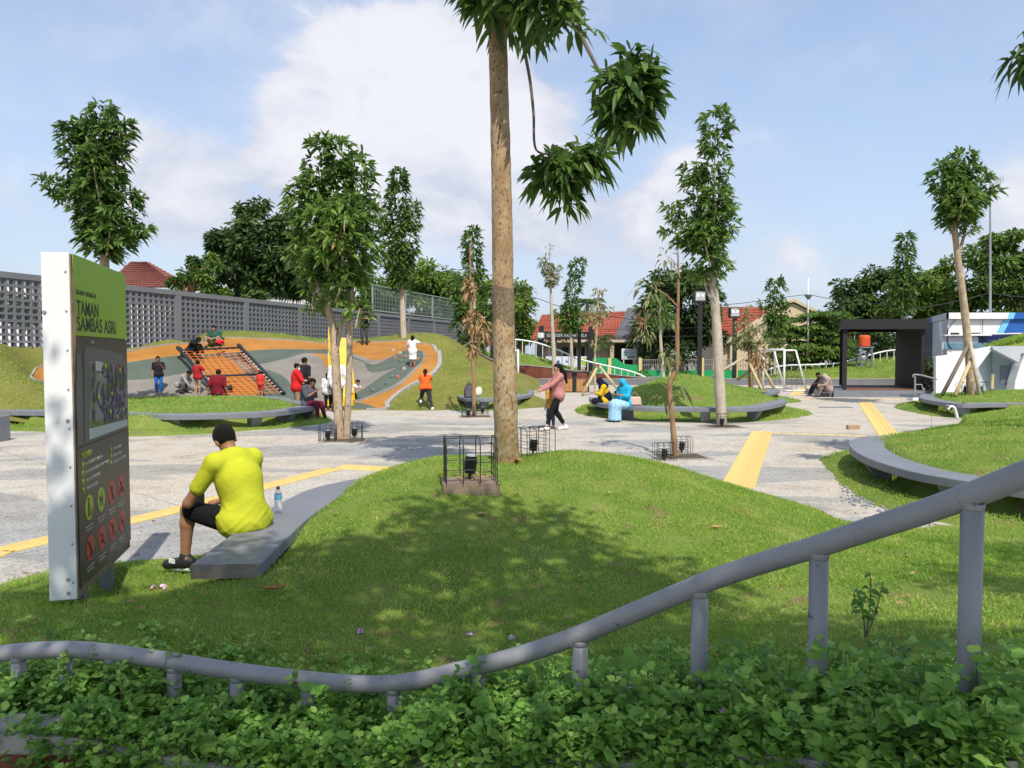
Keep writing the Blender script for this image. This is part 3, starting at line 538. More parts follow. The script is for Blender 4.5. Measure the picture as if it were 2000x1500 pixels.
rest = [q for q in cells if q not in ns]; bvn = np.array(bv); c_, s_ = math.cos(FRZ), math.sin(FRZ); bvr = np.stack([bvn[:, 0]*c_-bvn[:, 1]*s_, bvn[:, 0]*s_+bvn[:, 1]*c_, bvn[:, 2]], 1)
tri = np.array([t for f in bf for t in ([(f[0], f[1], f[2]), (f[0], f[2], f[3])] if len(f) == 4 else [f])])
P = np.array([fpt(s, 0, z) for s, z in rest]); co = (P[:, None]+bvr[None]).reshape(-1, 3); tr = (np.arange(len(P))[:, None, None]*len(bvr)+tri[None]).reshape(-1, 3)
tag(link('block_field', fast_mesh('block_field', co, tr), M['fence'], root), kind='stuff')
# wire mesh panels standing on the fence
M['mesh_green'] = material('mesh_paint', (.22, .27, .24), .1, 4, .6)
def wire_panels():
    ss = [fpos(p)*math.hypot(FDX, 1) for p in (728, 792, 845, 890)]
    root = empty('wire_mesh_screen', (*fpt(ss[1], 0, 0)[:2], FTOP), 'pale wire mesh screen standing on top of the block fence', 'fence')
    for k, (a, b) in enumerate(zip(ss, ss[1:])):
        z0, z1 = FTOP+.12, FTOP+1.75
        mb = MB(); mb.tube([fpt(a+.05, 0, z0), fpt(a+.05, 0, z1), fpt(b-.05, 0, z1), fpt(b-.05, 0, z0), fpt(a+.05, 0, z0)], .05, 6); mb.obj('panel_frame', M['mesh_green'], root)
        mb = MB(); m = int((b-a)/.22)
        for i in range(1, m): s = a+(b-a)*i/m; mb.tube([fpt(s, 0, z0), fpt(s, 0, z1)], .014, 4, caps=False)
        for i in range(1, 6): z = z0+(z1-z0)*i/6; mb.tube([fpt(a, 0, z), fpt(b, 0, z)], .012, 4, caps=False)
        tag(mb.obj('wire_grid', M['mesh_green'], root), kind='stuff')
    for a in ss: MB().tube([fpt(a, 0, FTOP-.02), fpt(a, 0, FTOP+1.8)], .06, 8).obj('post', M['mesh_green'], root)
wire_panels()

# ---------------------------------------------------------------- play equipment
M['rope'] = material('orange_rope', (.62, .17, .04), .15, 20, .8); M['rope_pale'] = material('rope_end', (.62, .6, .55), .1, 9, .6)
M['tube_black'] = material('black_tube', (.022, .024, .028), .2, 6, .45)
M['slide'] = material('slide_yellow', (.80, .52, .02), .06, 3, .35, spec=.5)
def climbing_net():
    A = on_slope(352, 700); B = on_slope(470, 694); C_ = on_slope(556, 772); Dn = on_slope(428, 776)
    up = np.array([0, -.10, .34]); a, b, c2, d = A+up, B+up, C_+np.array([0, -.05, .08]), Dn+np.array([0, -.05, .08])
    root = empty('climbing_net', tuple(A*.25+B*.25+C_*.25+Dn*.25), 'orange rope climbing net on a black tube frame', 'climbing net')
    for p, q, foot in ((a, d, A), (b, c2, B)):
        MB().tube(spline([foot-np.array([0, -.25, .3]), p-np.array([0, -.22, .05]), p+np.array([0, -.12, .06]), p*.8+q*.2+np.array([0, 0, .04]), q], 6), .065, 10).obj('side_rail', M['tube_black'], root, smooth=True)
    for t in (0.02, .62): MB().tube([a+(d-a)*t, b+(c2-b)*t], .04, 8).obj('cross_bar', M['tube_black'], root, smooth=True)
    P = lambda u, t: (a+(d-a)*t)*(1-u)+(b+(c2-b)*t)*u-np.array([0, 0, .12*math.sin(math.pi*u)*math.sin(math.pi*t)])
    for k in range(9): u = .08+.84*k/8; MB().tube([P(u, t) for t in np.linspace(.02, 1, 9)], .013, 5).obj('rope', M['rope'], root)
    for k in range(17): t = .05+.93*k/16; MB().tube([P(u, t) for u in np.linspace(0, 1, 9)], .011, 5).obj('rope', M['rope'], root)
    mb = MB()
    for k in range(17):
        t = .05+.93*k/16
        for u0, u1 in ((0, .05), (.95, 1)): mb.tube([P(u0, t), P(u1, t)], .026, 5)
    tag(mb.obj('rope_sleeves', M['rope_pale'], root), kind='stuff')
climbing_net()
def slide():
    pts = [on_slope(664, 668), on_slope(664, 700), on_slope(666, 735), on_slope(668, 768), on_slope(668, 788)]; pts = spline(np.array(pts)+np.array([0, -.05, .16]), 5)
    root = empty('slide', tuple(pts[-1]), 'yellow slide running down the play slope', 'slide')
    prof = [(-.46, .32), (-.42, .33), (-.36, .04), (.36, .04), (.42, .33), (.46, .32), (.44, -.02), (-.44, -.02)]; V = []; F = []
    for i, p in enumerate(pts):
        for x, z in prof: V.append((p[0]+x, p[1]-z*.25, p[2]+z))
    n = len(prof)
    for i in range(len(pts)-1):
        for j in range(n): F.append((i*n+j, i*n+(j+1) % n, (i+1)*n+(j+1) % n, (i+1)*n+j))
    F += [tuple(range(n)), tuple((len(pts)-1)*n+j for j in range(n-1, -1, -1))]
    MB().add(V, F).obj('chute', M['slide'], root)
    for s in (-1, 1):
        p = pts[0]+np.array([s*.5, .1, 0]); MB().prism([(0, 0)], 0, 0) if 0 else None
        mb = MB(); pr = [(0, 0), (.10, .55), (.20, .85), (.30, .92), (.42, .85), (.46, .55), (.40, 0)]
        V = [(p[0]-.03, p[1]+y-.2, p[2]+z-.1) for y, z in pr]+[(p[0]+.03, p[1]+y-.2, p[2]+z-.1) for y, z in pr]; n = len(pr)
        mb.add(V, [tuple(range(n)), tuple(range(2*n-1, n-1, -1))]+[(i, n+i, n+(i+1) % n, (i+1) % n) for i in range(n)]); mb.obj('side_fin', M['slide'], root)
    e = pts[-1]; mb = MB(); mb.box((e[0], e[1]-.1, e[2]-.12), (.9, .5, .2)); mb.obj('run_out', M['slide'], root)
slide()
hold_cols = {'terracotta': (.27, .14, .08), 'teal': (.10, .145, .14), 'pale': (.36, .30, .22), 'blue': (.11, .135, .165)}
HM = {k: material('hold_'+k, v, .1, 5, .7) for k, v in hold_cols.items()}
hs = [(768, 686, 'pale'), (787, 681, 'terracotta'), (781, 691, 'pale'), (772, 701, 'terracotta'), (792, 698, 'terracotta'), (784, 707, 'teal'), (797, 711, 'blue'), (766, 737, 'teal'), (789, 722, 'pale'), (777, 738, 'terracotta'), (755, 750, 'teal'), (729, 764, 'blue'), (816, 703, 'terracotta')]
HL = ['pale hold left of the top of the holds patch', 'terracotta hold at the top of the holds patch', 'pale hold in the upper middle of the patch', 'terracotta hold on the left side of the patch', 'terracotta hold just left of the white dress', 'teal hold in the middle of the patch', 'blue-grey hold left of the white dress girl\'s legs', 'teal hold above the lower orange tongue', 'pale hold below the middle of the patch', 'terracotta hold above the climbing girl', 'teal hold on the lower half of the patch', 'lowest blue-grey hold near the toddler', 'terracotta hold right of the white dress']
for i, (px, py, cname) in enumerate(hs):
    p = on_slope(px, py); mb = MB(); n = 8; V = []; r = .075+.025*random.random()
    for k, z in ((1, -.03), (1.05, .03), (.6, .09)):
        for j in range(n): a = 2*math.pi*j/n; q = r*k*(1+.25*math.sin(3*a+i)); V.append((p[0]+q*math.cos(a), p[1]-.3*z+q*math.sin(a)*.8, p[2]+z+q*math.sin(a)*.35))
    F = [(a*n+j, a*n+(j+1) % n, (a+1)*n+(j+1) % n, (a+1)*n+j) for a in range(2) for j in range(n)]+[tuple(2*n+j for j in range(n))]
    mb.add(V, F); o = mb.obj('climbing_hold', HM[cname], smooth=True); tag(o, HL[i], 'climbing hold', 'climbing holds on the slope')
# ---------------------------------------------------------------- trees
def whorls(pts, spacing, n, L, Wd, tint=.4, droop=.6, R_=None):
    """an upright shoot clothed in short side twigs, each ending in a rosette of leaves"""
    P = np.array(pts, float); seg_ = np.linalg.norm(np.diff(P, axis=0), axis=1); cum = np.concatenate([[0], np.cumsum(seg_)]); tot = cum[-1]; R_ = R_ or L*.84
    k = max(2, int(tot/(spacing*1.0))); s = np.sort(rng.uniform(0, tot, int(k*6.0))); C = np.stack([np.interp(s, cum, P[:, i]) for i in range(3)], 1); f = s/tot; m = len(s)
    lump = .88+.13*np.sin(s*6.5/L*.42+rng.uniform(0, 6))+.10*rng.normal(size=m)
    rad = R_*np.interp(f, [0, .10, .8, .95, 1], [.65, 1, 1, .88, .5])*lump*rng.uniform(.25, 1.0, m)**.6; a = rng.uniform(0, 2*math.pi, m); rd = np.stack([np.cos(a), np.sin(a), rng.uniform(-.05, .5, m)], 1)
    tips = C+rd*rad[:, None]; per = 6; out_ = unit(rd*np.array([1, 1, .8])+np.array([0, 0, .35]))
    b = rng.uniform(0, 6.28, (m, 1))+np.arange(per)*2.2; u = unit(np.cross(out_, np.array([.1, .2, 1.]))); w = np.cross(out_, u)
    Dv = unit((np.cos(b)[..., None]*u[:, None]+np.sin(b)[..., None]*w[:, None])*rng.uniform(.5, 1.1, (m, per, 1))+out_[:, None]*.75).reshape(-1, 3)
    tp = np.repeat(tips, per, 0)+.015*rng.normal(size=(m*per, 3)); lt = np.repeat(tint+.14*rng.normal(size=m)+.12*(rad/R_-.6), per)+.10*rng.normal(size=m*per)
    return leaf_data(tp, Dv, 1.0*L*.56*rng.uniform(.55, 1.2, m*per), Wd*.80*rng.uniform(.7, 1.15, m*per), droop*.75*rng.uniform(.3, 1.4, m*per), np.clip(lt+.05, 0, 1), fold=.14 if P[0][1] < 24 else 0)
def trunk_obj(root, pts, r, mat, name='trunk', n=10, wob=.0):
    P = spline(pts, 6); rr = np.interp(np.linspace(0, 1, len(P)), np.linspace(0, 1, len(r)), r)
    if wob: rr = rr*(1+wob*rng.normal(size=len(P)))
    return MB().tube(P, rr, n).obj(name, mat, root, smooth=True)
def sapling(base, trunk, r, shoots, label, bark, leafmat='leaf', L=.42, Wd=.10, spacing=.085, n=9, branches=(), group='slender saplings planted in the park', extra=(), tint=.4, droop=.6):
    root = empty('sapling_tree', tuple(base), label, 'tree', group)
    trunk_obj(root, trunk, [k_*.84 for k_ in r], M[bark], wob=.03)
    for b in branches: trunk_obj(root, b[0], [k_*.84 for k_ in b[1]], M[bark], 'branch', 7)
    ds = [whorls(spline(s[0], 4), s[3] if len(s) > 3 else spacing, n, L*(s[1] if len(s) > 1 else 1), Wd*(s[1] if len(s) > 1 else 1), tint+(s[2] if len(s) > 2 else 0), droop) for s in shoots]
    for s in shoots: sp_ = spline(s[0], 4); trunk_obj(root, sp_[:max(3, int(len(sp_)*.8))], (.03, .012), M[bark], 'shoot', 6)
    if ds: leaf_obj('crown', join_data(ds), M[leafmat], root)
    for nm, d, mt in extra: leaf_obj(nm, d, M[mt], root)
    return root
def Q(Y): return lambda x, y, dy=0.0: D(x, y, Y+dy)
def cluster(c, rad, n, L, Wd, tint=.35, droop=.8, up=.2):
    """loose hanging bunch of long leaves"""
    d = unit(rng.normal(size=(n, 3))); p = np.array(c)+d*np.array(rad)*rng.uniform(.15, .8, (n, 1))**.6
    Dv = unit(d*np.array([1, 1, .7])+np.array([0, 0, up])+.35*rng.normal(size=(n, 3)))
    return leaf_data(p, Dv, L*rng.uniform(.65, 1.2, n), Wd*rng.uniform(.75, 1.2, n), droop*rng.uniform(.5, 1.4, n), np.clip(tint+.2*rng.normal(size=n), 0, 1), fold=.14)
def twigged(c, rad, nt_, per, L, Wd, tint=.35, droop=.75):
    ds = []
    for k in range(nt_):
        d = unit(rng.normal(size=3)); p = np.array(c)+d*np.array(rad)*rng.uniform(.25, 1.0); a = rng.uniform(0, 6.28)+np.arange(per)*2.4
        out_ = unit(d*np.array([.9, .9, .35])+np.array([0, 0, .45])+.25*rng.normal(size=3))
        u_ = unit(np.cross(out_, [.2, .1, 1.])); w_ = np.cross(out_, u_)
        Dv = unit(np.cos(a)[:, None]*u_*rng.uniform(.7, 1.2)+np.sin(a)[:, None]*w_+out_*rng.uniform(.25, .8, (per, 1)))
        ds.append(leaf_data(np.repeat(p[None], per, 0)+.03*rng.normal(size=(per, 3)), Dv, L*rng.uniform(.65, 1.2, per), Wd*rng.uniform(.75, 1.2, per), droop*rng.uniform(.5, 1.4, per), np.clip(tint+.12*rng.normal(size=per)+.1*rng.normal(), 0, 1), fold=.14))
    return join_data(ds)
# --- the big tree on the near mound
M['bark_main'] = material('lichen_bark', (.28, .18, .092), col2=(.47, .345, .205), scale=7, rough=.95, bump=.8, bscale=30, stretch=(1, 1, .45), speck=(44, .56, (.15, .095, .05)))
def main_bark():
    m = M['bark_main']; t = m.node_tree; b = t.nodes['Principled BSDF']; src = b.inputs['Base Color'].links[0].from_socket
    tc = N(t, 'ShaderNodeTexCoord'); v = N(t, 'ShaderNodeTexVoronoi'); v.inputs['Scale'].default_value = 11; v.inputs['Randomness'].default_value = 1; t.links.new(tc.outputs['Object'], v.inputs['Vector'])
    n = N(t, 'ShaderNodeTexNoise'); n.inputs['Scale'].default_value = 2.2; n.inputs['Detail'].default_value = 3; t.links.new(tc.outputs['Object'], n.inputs['Vector'])
    sp = N(t, 'ShaderNodeSeparateXYZ'); t.links.new(tc.outputs['Object'], sp.inputs[0])
    low = N(t, 'ShaderNodeMapRange'); low.inputs['From Min'].default_value = 2.9; low.inputs['From Max'].default_value = .8; t.links.new(sp.outputs[2], low.inputs[0])
    lich = math_n(t, 'MULTIPLY', math_n(t, 'LESS_THAN', v.outputs['Distance'], math_n(t, 'MULTIPLY', n.outputs[0], .62)), low.outputs[0])
    n4 = N(t, 'ShaderNodeTexNoise'); n4.inputs['Scale'].default_value = 40; t.links.new(tc.outputs['Object'], n4.inputs['Vector'])
    k = N(t, 'ShaderNodeMix', data_type='RGBA'); k.inputs['B'].default_value = (.47, .43, .33, 1); t.links.new(math_n(t, 'MULTIPLY', lich, math_n(t, 'MULTIPLY', n4.outputs[0], 1.3), True), k.inputs['Factor']); t.links.new(src, k.inputs['A'])
    # moss at the foot and a dark ring higher up
    n5 = N(t, 'ShaderNodeTexNoise'); n5.inputs['Scale'].default_value = 3.0; n5.inputs['Detail'].default_value = 7; t.links.new(tc.outputs['Object'], n5.inputs['Vector'])
    ms = N(t, 'ShaderNodeMapRange'); ms.inputs['From Min'].default_value = 1.35; ms.inputs['From Max'].default_value = .5; t.links.new(sp.outputs[2], ms.inputs[0])
    f = math_n(t, 'MULTIPLY', ms.outputs[0], math_n(t, 'MULTIPLY', n5.outputs[0], 1.5), True)
    k2 = N(t, 'ShaderNodeMix', data_type='RGBA'); k2.inputs['B'].default_value = (.13, .10, .03, 1); t.links.new(f, k2.inputs['Factor']); t.links.new(k.outputs['Result'], k2.inputs['A'])
    ring = math_n(t, 'MULTIPLY', math_n(t, 'LESS_THAN', math_n(t, 'ABSOLUTE', math_n(t, 'SUBTRACT', math_n(t, 'ADD', sp.outputs[2], math_n(t, 'MULTIPLY', n5.outputs[0], .5)), 2.72)), .22), math_n(t, 'MULTIPLY', n4.outputs[0], 1.3), True)
    k3 = N(t, 'ShaderNodeMix', data_type='RGBA'); k3.inputs['B'].default_value = (.10, .085, .06, 1); t.links.new(ring, k3.inputs['Factor']); t.links.new(k2.outputs['Result'], k3.inputs['A'])
    t.links.new(k3.outputs['Result'], b.inputs['Base Color'])
main_bark()
def main_tree():
    q = Q(9.2); base = q(990, 912); root = empty('big_tree', tuple(base), 'big pale trunked tree on the crest of the near mound', 'tree')
    pts = [q(990, 940), q(990, 900), q(989, 860), q(986, 740), q(983, 600), q(981, 450), q(978, 300), q(974, 150), q(971, 0), q(968, -150), q(965, -420)]
    P = spline(pts, 8); w = np.interp(np.linspace(0, 1, len(P)), [0, .05, .1, .18, .3, .5, .7, .85, 1], [31, 29, 26, 24.5, 22.5, 20, 18, 16.5, 9])/FPX*9.2
    MB().tube(P, w*(1+.02*rng.normal(size=len(P))), 28).obj('trunk', M['bark_main'], root, smooth=True)
    br = [([q(972, 60), q(1010, 20, -.3), q(1060, 5, -.6), q(1120, 45, -.9), q(1150, 100, -1.0), q(1178, 150, -1.0), q(1215, 175, -1.0)], (.035, .016)), ([q(972, 45), q(1000, 40, .2), q(1018, 75, .4), q(1034, 150, .5), q(1042, 220, .55), q(1047, 292, .6), q(1085, 300, .6)], (.030, .013)), ([q(970, 10), q(935, -10, -.4), q(900, -60, -.9)], (.04, .015)), ([q(968, -100), q(1050, -250, .5), q(1120, -380, .9)], (.05, .02)), ([q(968, -120), q(900, -250, .4), q(850, -360, .7)], (.05, .02)), ([q(966, -200), q(990, -400, -1), q(1010, -500, -1.8)], (.05, .02))]
    for b in br: trunk_obj(root, b[0], b[1], M['wood_dark'], 'branch', 8)
    tw = lambda c, rad, a, b, L=.29, W_=.085: twigged(c, np.array(rad)*.95, int(a*2.3), b-1, L, W_, .40, .45)
    ds = [tw(q(1228, 175, -1.0), (.32, .30, .46), 24, 8), tw(q(1255, 150, -1.0), (.2, .2, .25), 8, 7), tw(q(1232, 245, -1.0), (.2, .2, .2), 7, 6), tw(q(1105, 330, .6), (.44, .34, .28), 24, 8), tw(q(1155, 300, .6), (.25, .2, .18), 8, 7), tw(q(1100, 385, .6), (.25, .2, .15), 6, 6), tw(q(1062, 350, .6), (.2, .2, .2), 6, 7),
          tw(q(1050, -5, -.6), (.42, .5, .34), 24, 8), tw(q(1110, 30, -.9), (.2, .2, .18), 6, 7), tw(q(1160, 62, -1.0), (.06, .05, .06), 1, 4, .16, .05), tw(q(1000, 30, .2), (.3, .3, .22), 10, 8), tw(q(945, -10, -.4), (.24, .3, .30), 12, 8), tw(q(1180, 150, -1.0), (.1, .1, .12), 3, 5, .22, .06),
          tw(q(1090, -330, .8), (.9, .9, .8), 60, 7), tw(q(870, -310, .6), (.9, .9, .7), 55, 7), tw(q(1000, -450, -1.2), (.9, .9, .8), 55, 7), tw(q(975, -180), (.7, .7, .5), 30, 7), tw(q(965, -560), (.8, .8, .9), 45, 7)]
    leaf_obj('crown', join_data(ds), M['leaf'], root)
main_tree()
# --- two-stemmed tree left of centre
q = Q(16.1)
sapling(q(668, 860), [q(664, 862), q(660, 790), q(655, 700), q(650, 640), q(640, 600), q(622, 555), q(628, 480), q(640, 420)], (.13, .115, .105, .095, .08, .06, .04), [([q(622, 560), q(602, 500), q(598, 420), q(600, 350)], 1.1, .12), ([q(640, 560), q(618, 480), q(620, 380), q(628, 275)], 1.0), ([q(650, 560), q(655, 460), q(660, 360), q(662, 275)], 1.0), ([q(680, 560), q(690, 470), q(698, 380), q(700, 310)], 1.0), ([q(690, 540), q(704, 500), q(708, 440), q(706, 395)], 1.05, .1), ([q(640, 530, -.5), q(640, 460, -.6), q(642, 400, -.5)], 1.15, .2), ([q(668, 520, -.6), q(672, 450, -.7), q(676, 385, -.5)], 1.1, .15), ([q(655, 590, -.3), q(665, 560, -.4), q(672, 530, -.5)], .9, .28), ([q(610, 610), q(612, 580), q(612, 560)], .8, .15), ([q(684, 600), q(694, 570), q(700, 545)], .8, .2), ([q(695, 640, -.3), q(700, 612, -.3), q(706, 596, -.3)], .75, .3)],
        'pale two-stemmed sapling with a broad leafy crown before the yellow slide', 'bark', L=.44, Wd=.105, spacing=.10, n=9,
        branches=[([q(676, 862), q(680, 790), q(683, 700), q(682, 640), q(683, 560), q(690, 500)], (.10, .09, .08, .06, .045)), ([q(656, 690), q(668, 630), q(680, 590), q(684, 540)], (.07, .05, .035)), ([q(652, 700), q(640, 680), q(633, 658)], (.03, .012))], tint=.40, extra=[('dead_leaves', cluster(q(655, 470, -.9), (.12, .05, .15), 14, .3, .10, .5), 'leaf_dry')])
# --- column tree on the slope
q = Q(36)
sapling(HP(-5.2, 36)*np.array([0, 0, 1])+np.array([-5.2, 36, 0]), [q(789, 672), q(787, 620), q(785, 560), q(784, 510)], (.20, .16, .13), [([q(784, 570), q(780, 480), q(778, 400), q(776, 335)], 1.05, -.05), ([q(785, 540), q(800, 470), q(806, 425), q(808, 398)], .9, -.02), ([q(782, 520), q(762, 470), q(748, 440), q(740, 425)], .9, -.02), ([q(780, 560), q(762, 520), q(752, 500)], .95, 0)],
        'tall cactus-shaped sapling with three dark leafy arms on the slope', 'bark_grey', L=.62, Wd=.15, spacing=.11, n=10)
# --- left tree behind the sign
q = Q(20)
sapling((q(206, 800)[0], 20, .5), [q(206, 806), q(205, 650), q(204, 520), q(205, 450)], (.17, .15, .12), [([q(205, 500), q(190, 420), q(175, 330), q(170, 240)], 1.0), ([q(206, 480), q(205, 380), q(203, 300), q(198, 205)], 1.1), ([q(208, 360), q(222, 310), q(232, 270), q(236, 235)], 1.0), ([q(195, 440), q(165, 380), q(148, 310), q(132, 245)], .95), ([q(200, 480), q(165, 420), q(130, 390), q(95, 348)], .85, .03), ([q(208, 480), q(240, 440), q(252, 400), q(256, 372)], .9), ([q(208, 505), q(240, 475), q(270, 455), q(283, 445)], .85, .15), ([q(203, 510), q(185, 470), q(180, 430)], 1.0, -.05), ([q(208, 500, -.4), q(215, 450, -.5), q(218, 410, -.5)], 1.0, .05), ([q(200, 420, -.4), q(185, 340, -.5), q(180, 290, -.4)], 1.0)],
        'leafy dark sapling rising behind the sign board', 'bark', L=.50, Wd=.12, spacing=.10, n=9, tint=.30)
# --- dry brown sapling left of the big trunk, dark column behind it
q = Q(22.2)
sapling(q(925, 812), [q(926, 813), q(925, 740), q(921, 650), q(919, 560), q(918, 480)], (.075, .07, .055, .04, .02), [([q(919, 530), q(920, 480), q(922, 445)], .3, 0)],
        'thin sapling hung with dry brown leaves beside the big trunk', 'bark_brown', L=.4, Wd=.09, spacing=.3, n=3,
        extra=[('dead_leaves', join_data([cluster(q(917, 560), (.17, .15, .40), 90, .20, .07, .55, .7, -.15), cluster(q(926, 625), (.30, .2, .35), 110, .20, .07, .55, .7, -.15), cluster(q(946, 645), (.22, .2, .50), 80, .20, .07, .5, .7, -.2), cluster(q(923, 680), (.14, .12, .25), 50, .19, .065, .42, .7, -.2)]), 'leaf_dry')])
q = Q(40)
sapling((q(928, 700)[0], 40, .2), [q(930, 740), q(928, 650), q(924, 560)], (.16, .13, .1), [([q(925, 560), q(923, 500), q(923, 445)], 1.0, -.05), ([q(928, 640), q(900, 590), q(892, 545)], 1.0, -.05), ([q(930, 640), q(955, 600), q(962, 560)], 1.0, -.05), ([q(928, 680), q(905, 650), q(900, 610)], 1.0, -.05), ([q(930, 690), q(940, 650), q(945, 610)], 1.0, -.05)],
        'dark columnar sapling behind the dry brown one', 'bark_grey', L=.62, Wd=.15, spacing=.12, n=9)
# --- sparse tree and column right of the trunk
q = Q(40)
sapling((q(1083, 740)[0], 40, .2), [q(1084, 752), q(1080, 660), q(1077, 600), q(1075, 550)], (.16, .13, .10, .06), [([q(1075, 560), q(1072, 530), q(1070, 515)], .8, .1), ([q(1076, 560), q(1084, 535), q(1087, 520)], .8, .1), ([q(1074, 545), q(1064, 520), q(1060, 505)], .7, .1), ([q(1072, 500), q(1073, 488), q(1073, 480)], .5, 0, .3)],
        'bare white trunk with a small yellowing crown near the football goal', 'bark_grey', 'leaf_wilt', L=.5, Wd=.12, spacing=.12, n=8, branches=[([q(1075, 550), q(1074, 515), q(1073, 480)], (.04, .012))])
q = Q(46)
sapling((q(1113, 740)[0], 46, .3), [q(1118, 760), q(1116, 680), q(1112, 620)], (.14, .11, .09), [([q(1112, 640), q(1116, 580), q(1124, 540), q(1130, 505)], .95, -.03), ([q(1112, 650), q(1095, 625), q(1088, 608)], 1.0, .05), ([q(1114, 650), q(1130, 630), q(1134, 610)], 1.0, .05), ([q(1112, 640), q(1112, 615), q(1112, 600)], 1.1, .05)],
        'narrow leaning column of leaves above the school gate', 'bark_grey', L=.62, Wd=.15, spacing=.13, n=9)
q = Q(36)
sapling((q(1160, 768)[0], 36, 0), [q(1162, 775), q(1162, 700), q(1166, 640), q(1168, 580), q(1168, 560)], (.06, .05, .04, .015), [([q(1167, 640), q(1155, 620), q(1148, 608)], .8, .1, .2), ([q(1167, 640), q(1180, 615), q(1184, 600)], .8, .1, .2), ([q(1167, 620), q(1165, 600), q(1163, 590)], .8, .2, .2), ([q(1168, 580), q(1172, 570), q(1174, 566)], .8, .4, .15), ([q(1166, 680), q(1158, 668), q(1155, 660)], .7, 0, .2)],
        'thin staked sapling with wilted pale leaves behind the navy headscarf', 'wood', 'leaf_wilt', L=.55, Wd=.13, spacing=.14, n=7)
# --- crooked brown sapling in the paving
q = Q(13.4)
wl_ = [cluster(q(1262, 560), (.28, .2, .2), 22, .19, .065, .6), cluster(q(1300, 510), (.18, .12, .25), 18, .17, .07, .35, 1.0, -.2), cluster(q(1270, 600), (.2, .2, .25), 14, .20, .06, .4, 1.0, -.2), cluster(q(1300, 690), (.2, .15, .25), 10, .18, .05, .3, 1.0, -.3), cluster(q(1290, 785), (.20, .12, .18), 12, .17, .05, .3, .8, -.2), cluster(q(1328, 755), (.08, .1, .2), 8, .26, .07, .3, 1.0, -.3)]
sapling(q(1319, 893), [q(1320, 897), q(1314, 830), q(1308, 760), q(1313, 738), q(1322, 715), q(1323, 640), q(1325, 560), q(1324, 490)], (.066, .056, .058, .052, .045, .03, .012), [], 'thin crooked brown sapling with a few wilted leaves in the paving', 'bark_brown', branches=[([q(1324, 600), q(1300, 575), q(1268, 558)], (.02, .008)), ([q(1313, 770), q(1300, 755), q(1292, 750)], (.015, .006)), ([q(1324, 520), q(1310, 505), q(1302, 500)], (.012, .006))], extra=[('crown', join_data(wl_), 'leaf_wilt')])
# --- tall columnar tree before the round mound
q = Q(19.4)
sapling(q(1408, 832), [q(1410, 834), q(1406, 760), q(1400, 640), q(1394, 560), q(1392, 490), q(1391, 420)], (.17, .16, .145, .13, .11, .08), [([q(1392, 470), q(1394, 400), q(1396, 300), q(1398, 215)], 1.05), ([q(1391, 480), q(1372, 420), q(1360, 370), q(1352, 325)], .95), ([q(1385, 480), q(1350, 455), q(1325, 430), q(1312, 400)], .9, .08), ([q(1388, 500), q(1350, 480), q(1320, 470), q(1300, 450)], .9, .03), ([q(1395, 480), q(1412, 450), q(1418, 425), q(1416, 405)], .95, .1), ([q(1388, 520, -.3), q(1378, 480, -.5), q(1374, 440, -.5)], 1.0, .15), ([q(1396, 540), q(1370, 530), q(1352, 522)], .8, .2), ([q(1394, 560), q(1375, 550), q(1362, 545)], .75, .22), ([q(1396, 540), q(1408, 520), q(1414, 510)], .75, .2), ([q(1390, 480, -.3), q(1395, 430, -.5), q(1400, 370, -.4)], 1.0, .05)],
        'tall pale trunked tree with a narrow column crown by the round mound', 'bark_grey', L=.46, Wd=.105, spacing=.10, n=9, branches=[([q(1396, 600), q(1382, 570), q(1374, 545)], (.05, .03)), ([q(1393, 510), q(1360, 490), q(1330, 470)], (.06, .03))], tint=.40)
q = Q(34)
sapling((q(1295, 735)[0], 34, .1), [q(1296, 742), q(1292, 690), q(1289, 640), q(1288, 600)], (.11, .09, .07, .04), [([q(1289, 640), q(1290, 600), q(1292, 580)], .9, .1), ([q(1289, 650), q(1305, 630), q(1312, 622)], .7, 0, .25)], 'pale slim sapling before the dark round tree', 'bark_grey', L=.5, Wd=.12, spacing=.12, n=8,
        extra=[('wilted_leaves', join_data([cluster(q(1262, 650), (.5, .3, .7), 70, .26, .08, .4, .8, -.2), cluster(q(1302, 700), (.25, .2, .5), 40, .26, .08, .3, .8, -.2), cluster(q(1308, 630), (.3, .2, .3), 26, .26, .08, .3, .8, -.2)]), 'leaf_wilt')])
q = Q(30.5)
sapling((q(1466, 770)[0], 30.5, .4), [q(1466, 782), q(1465, 700), q(1462, 640), q(1460, 610)], (.11, .10, .06, .02), [([q(1462, 680), q(1450, 650), q(1440, 635)], .8, .1, .15), ([q(1464, 680), q(1475, 650), q(1482, 640)], .8, .1, .15), ([q(1464, 660), q(1462, 625), q(1458, 600)], .7, .1, .2), ([q(1464, 690), q(1445, 670), q(1435, 662)], .8, 0, .15), ([q(1466, 690), q(1485, 675), q(1492, 665)], .8, 0, .15)],
        'wilted bushy sapling propped by stakes right of the round mound', 'bark_brown', 'leaf_wilt', L=.5, Wd=.12, spacing=.11, n=7, extra=[('dead_leaves', join_data([cluster(q(1482, 690), (.25, .2, .4), 46, .35, .09, .3, 1.0, -.4), cluster(q(1496, 760), (.2, .2, .15), 16, .35, .09, .3, 1.0, -.4)]), 'leaf_dry')])
q = Q(46)
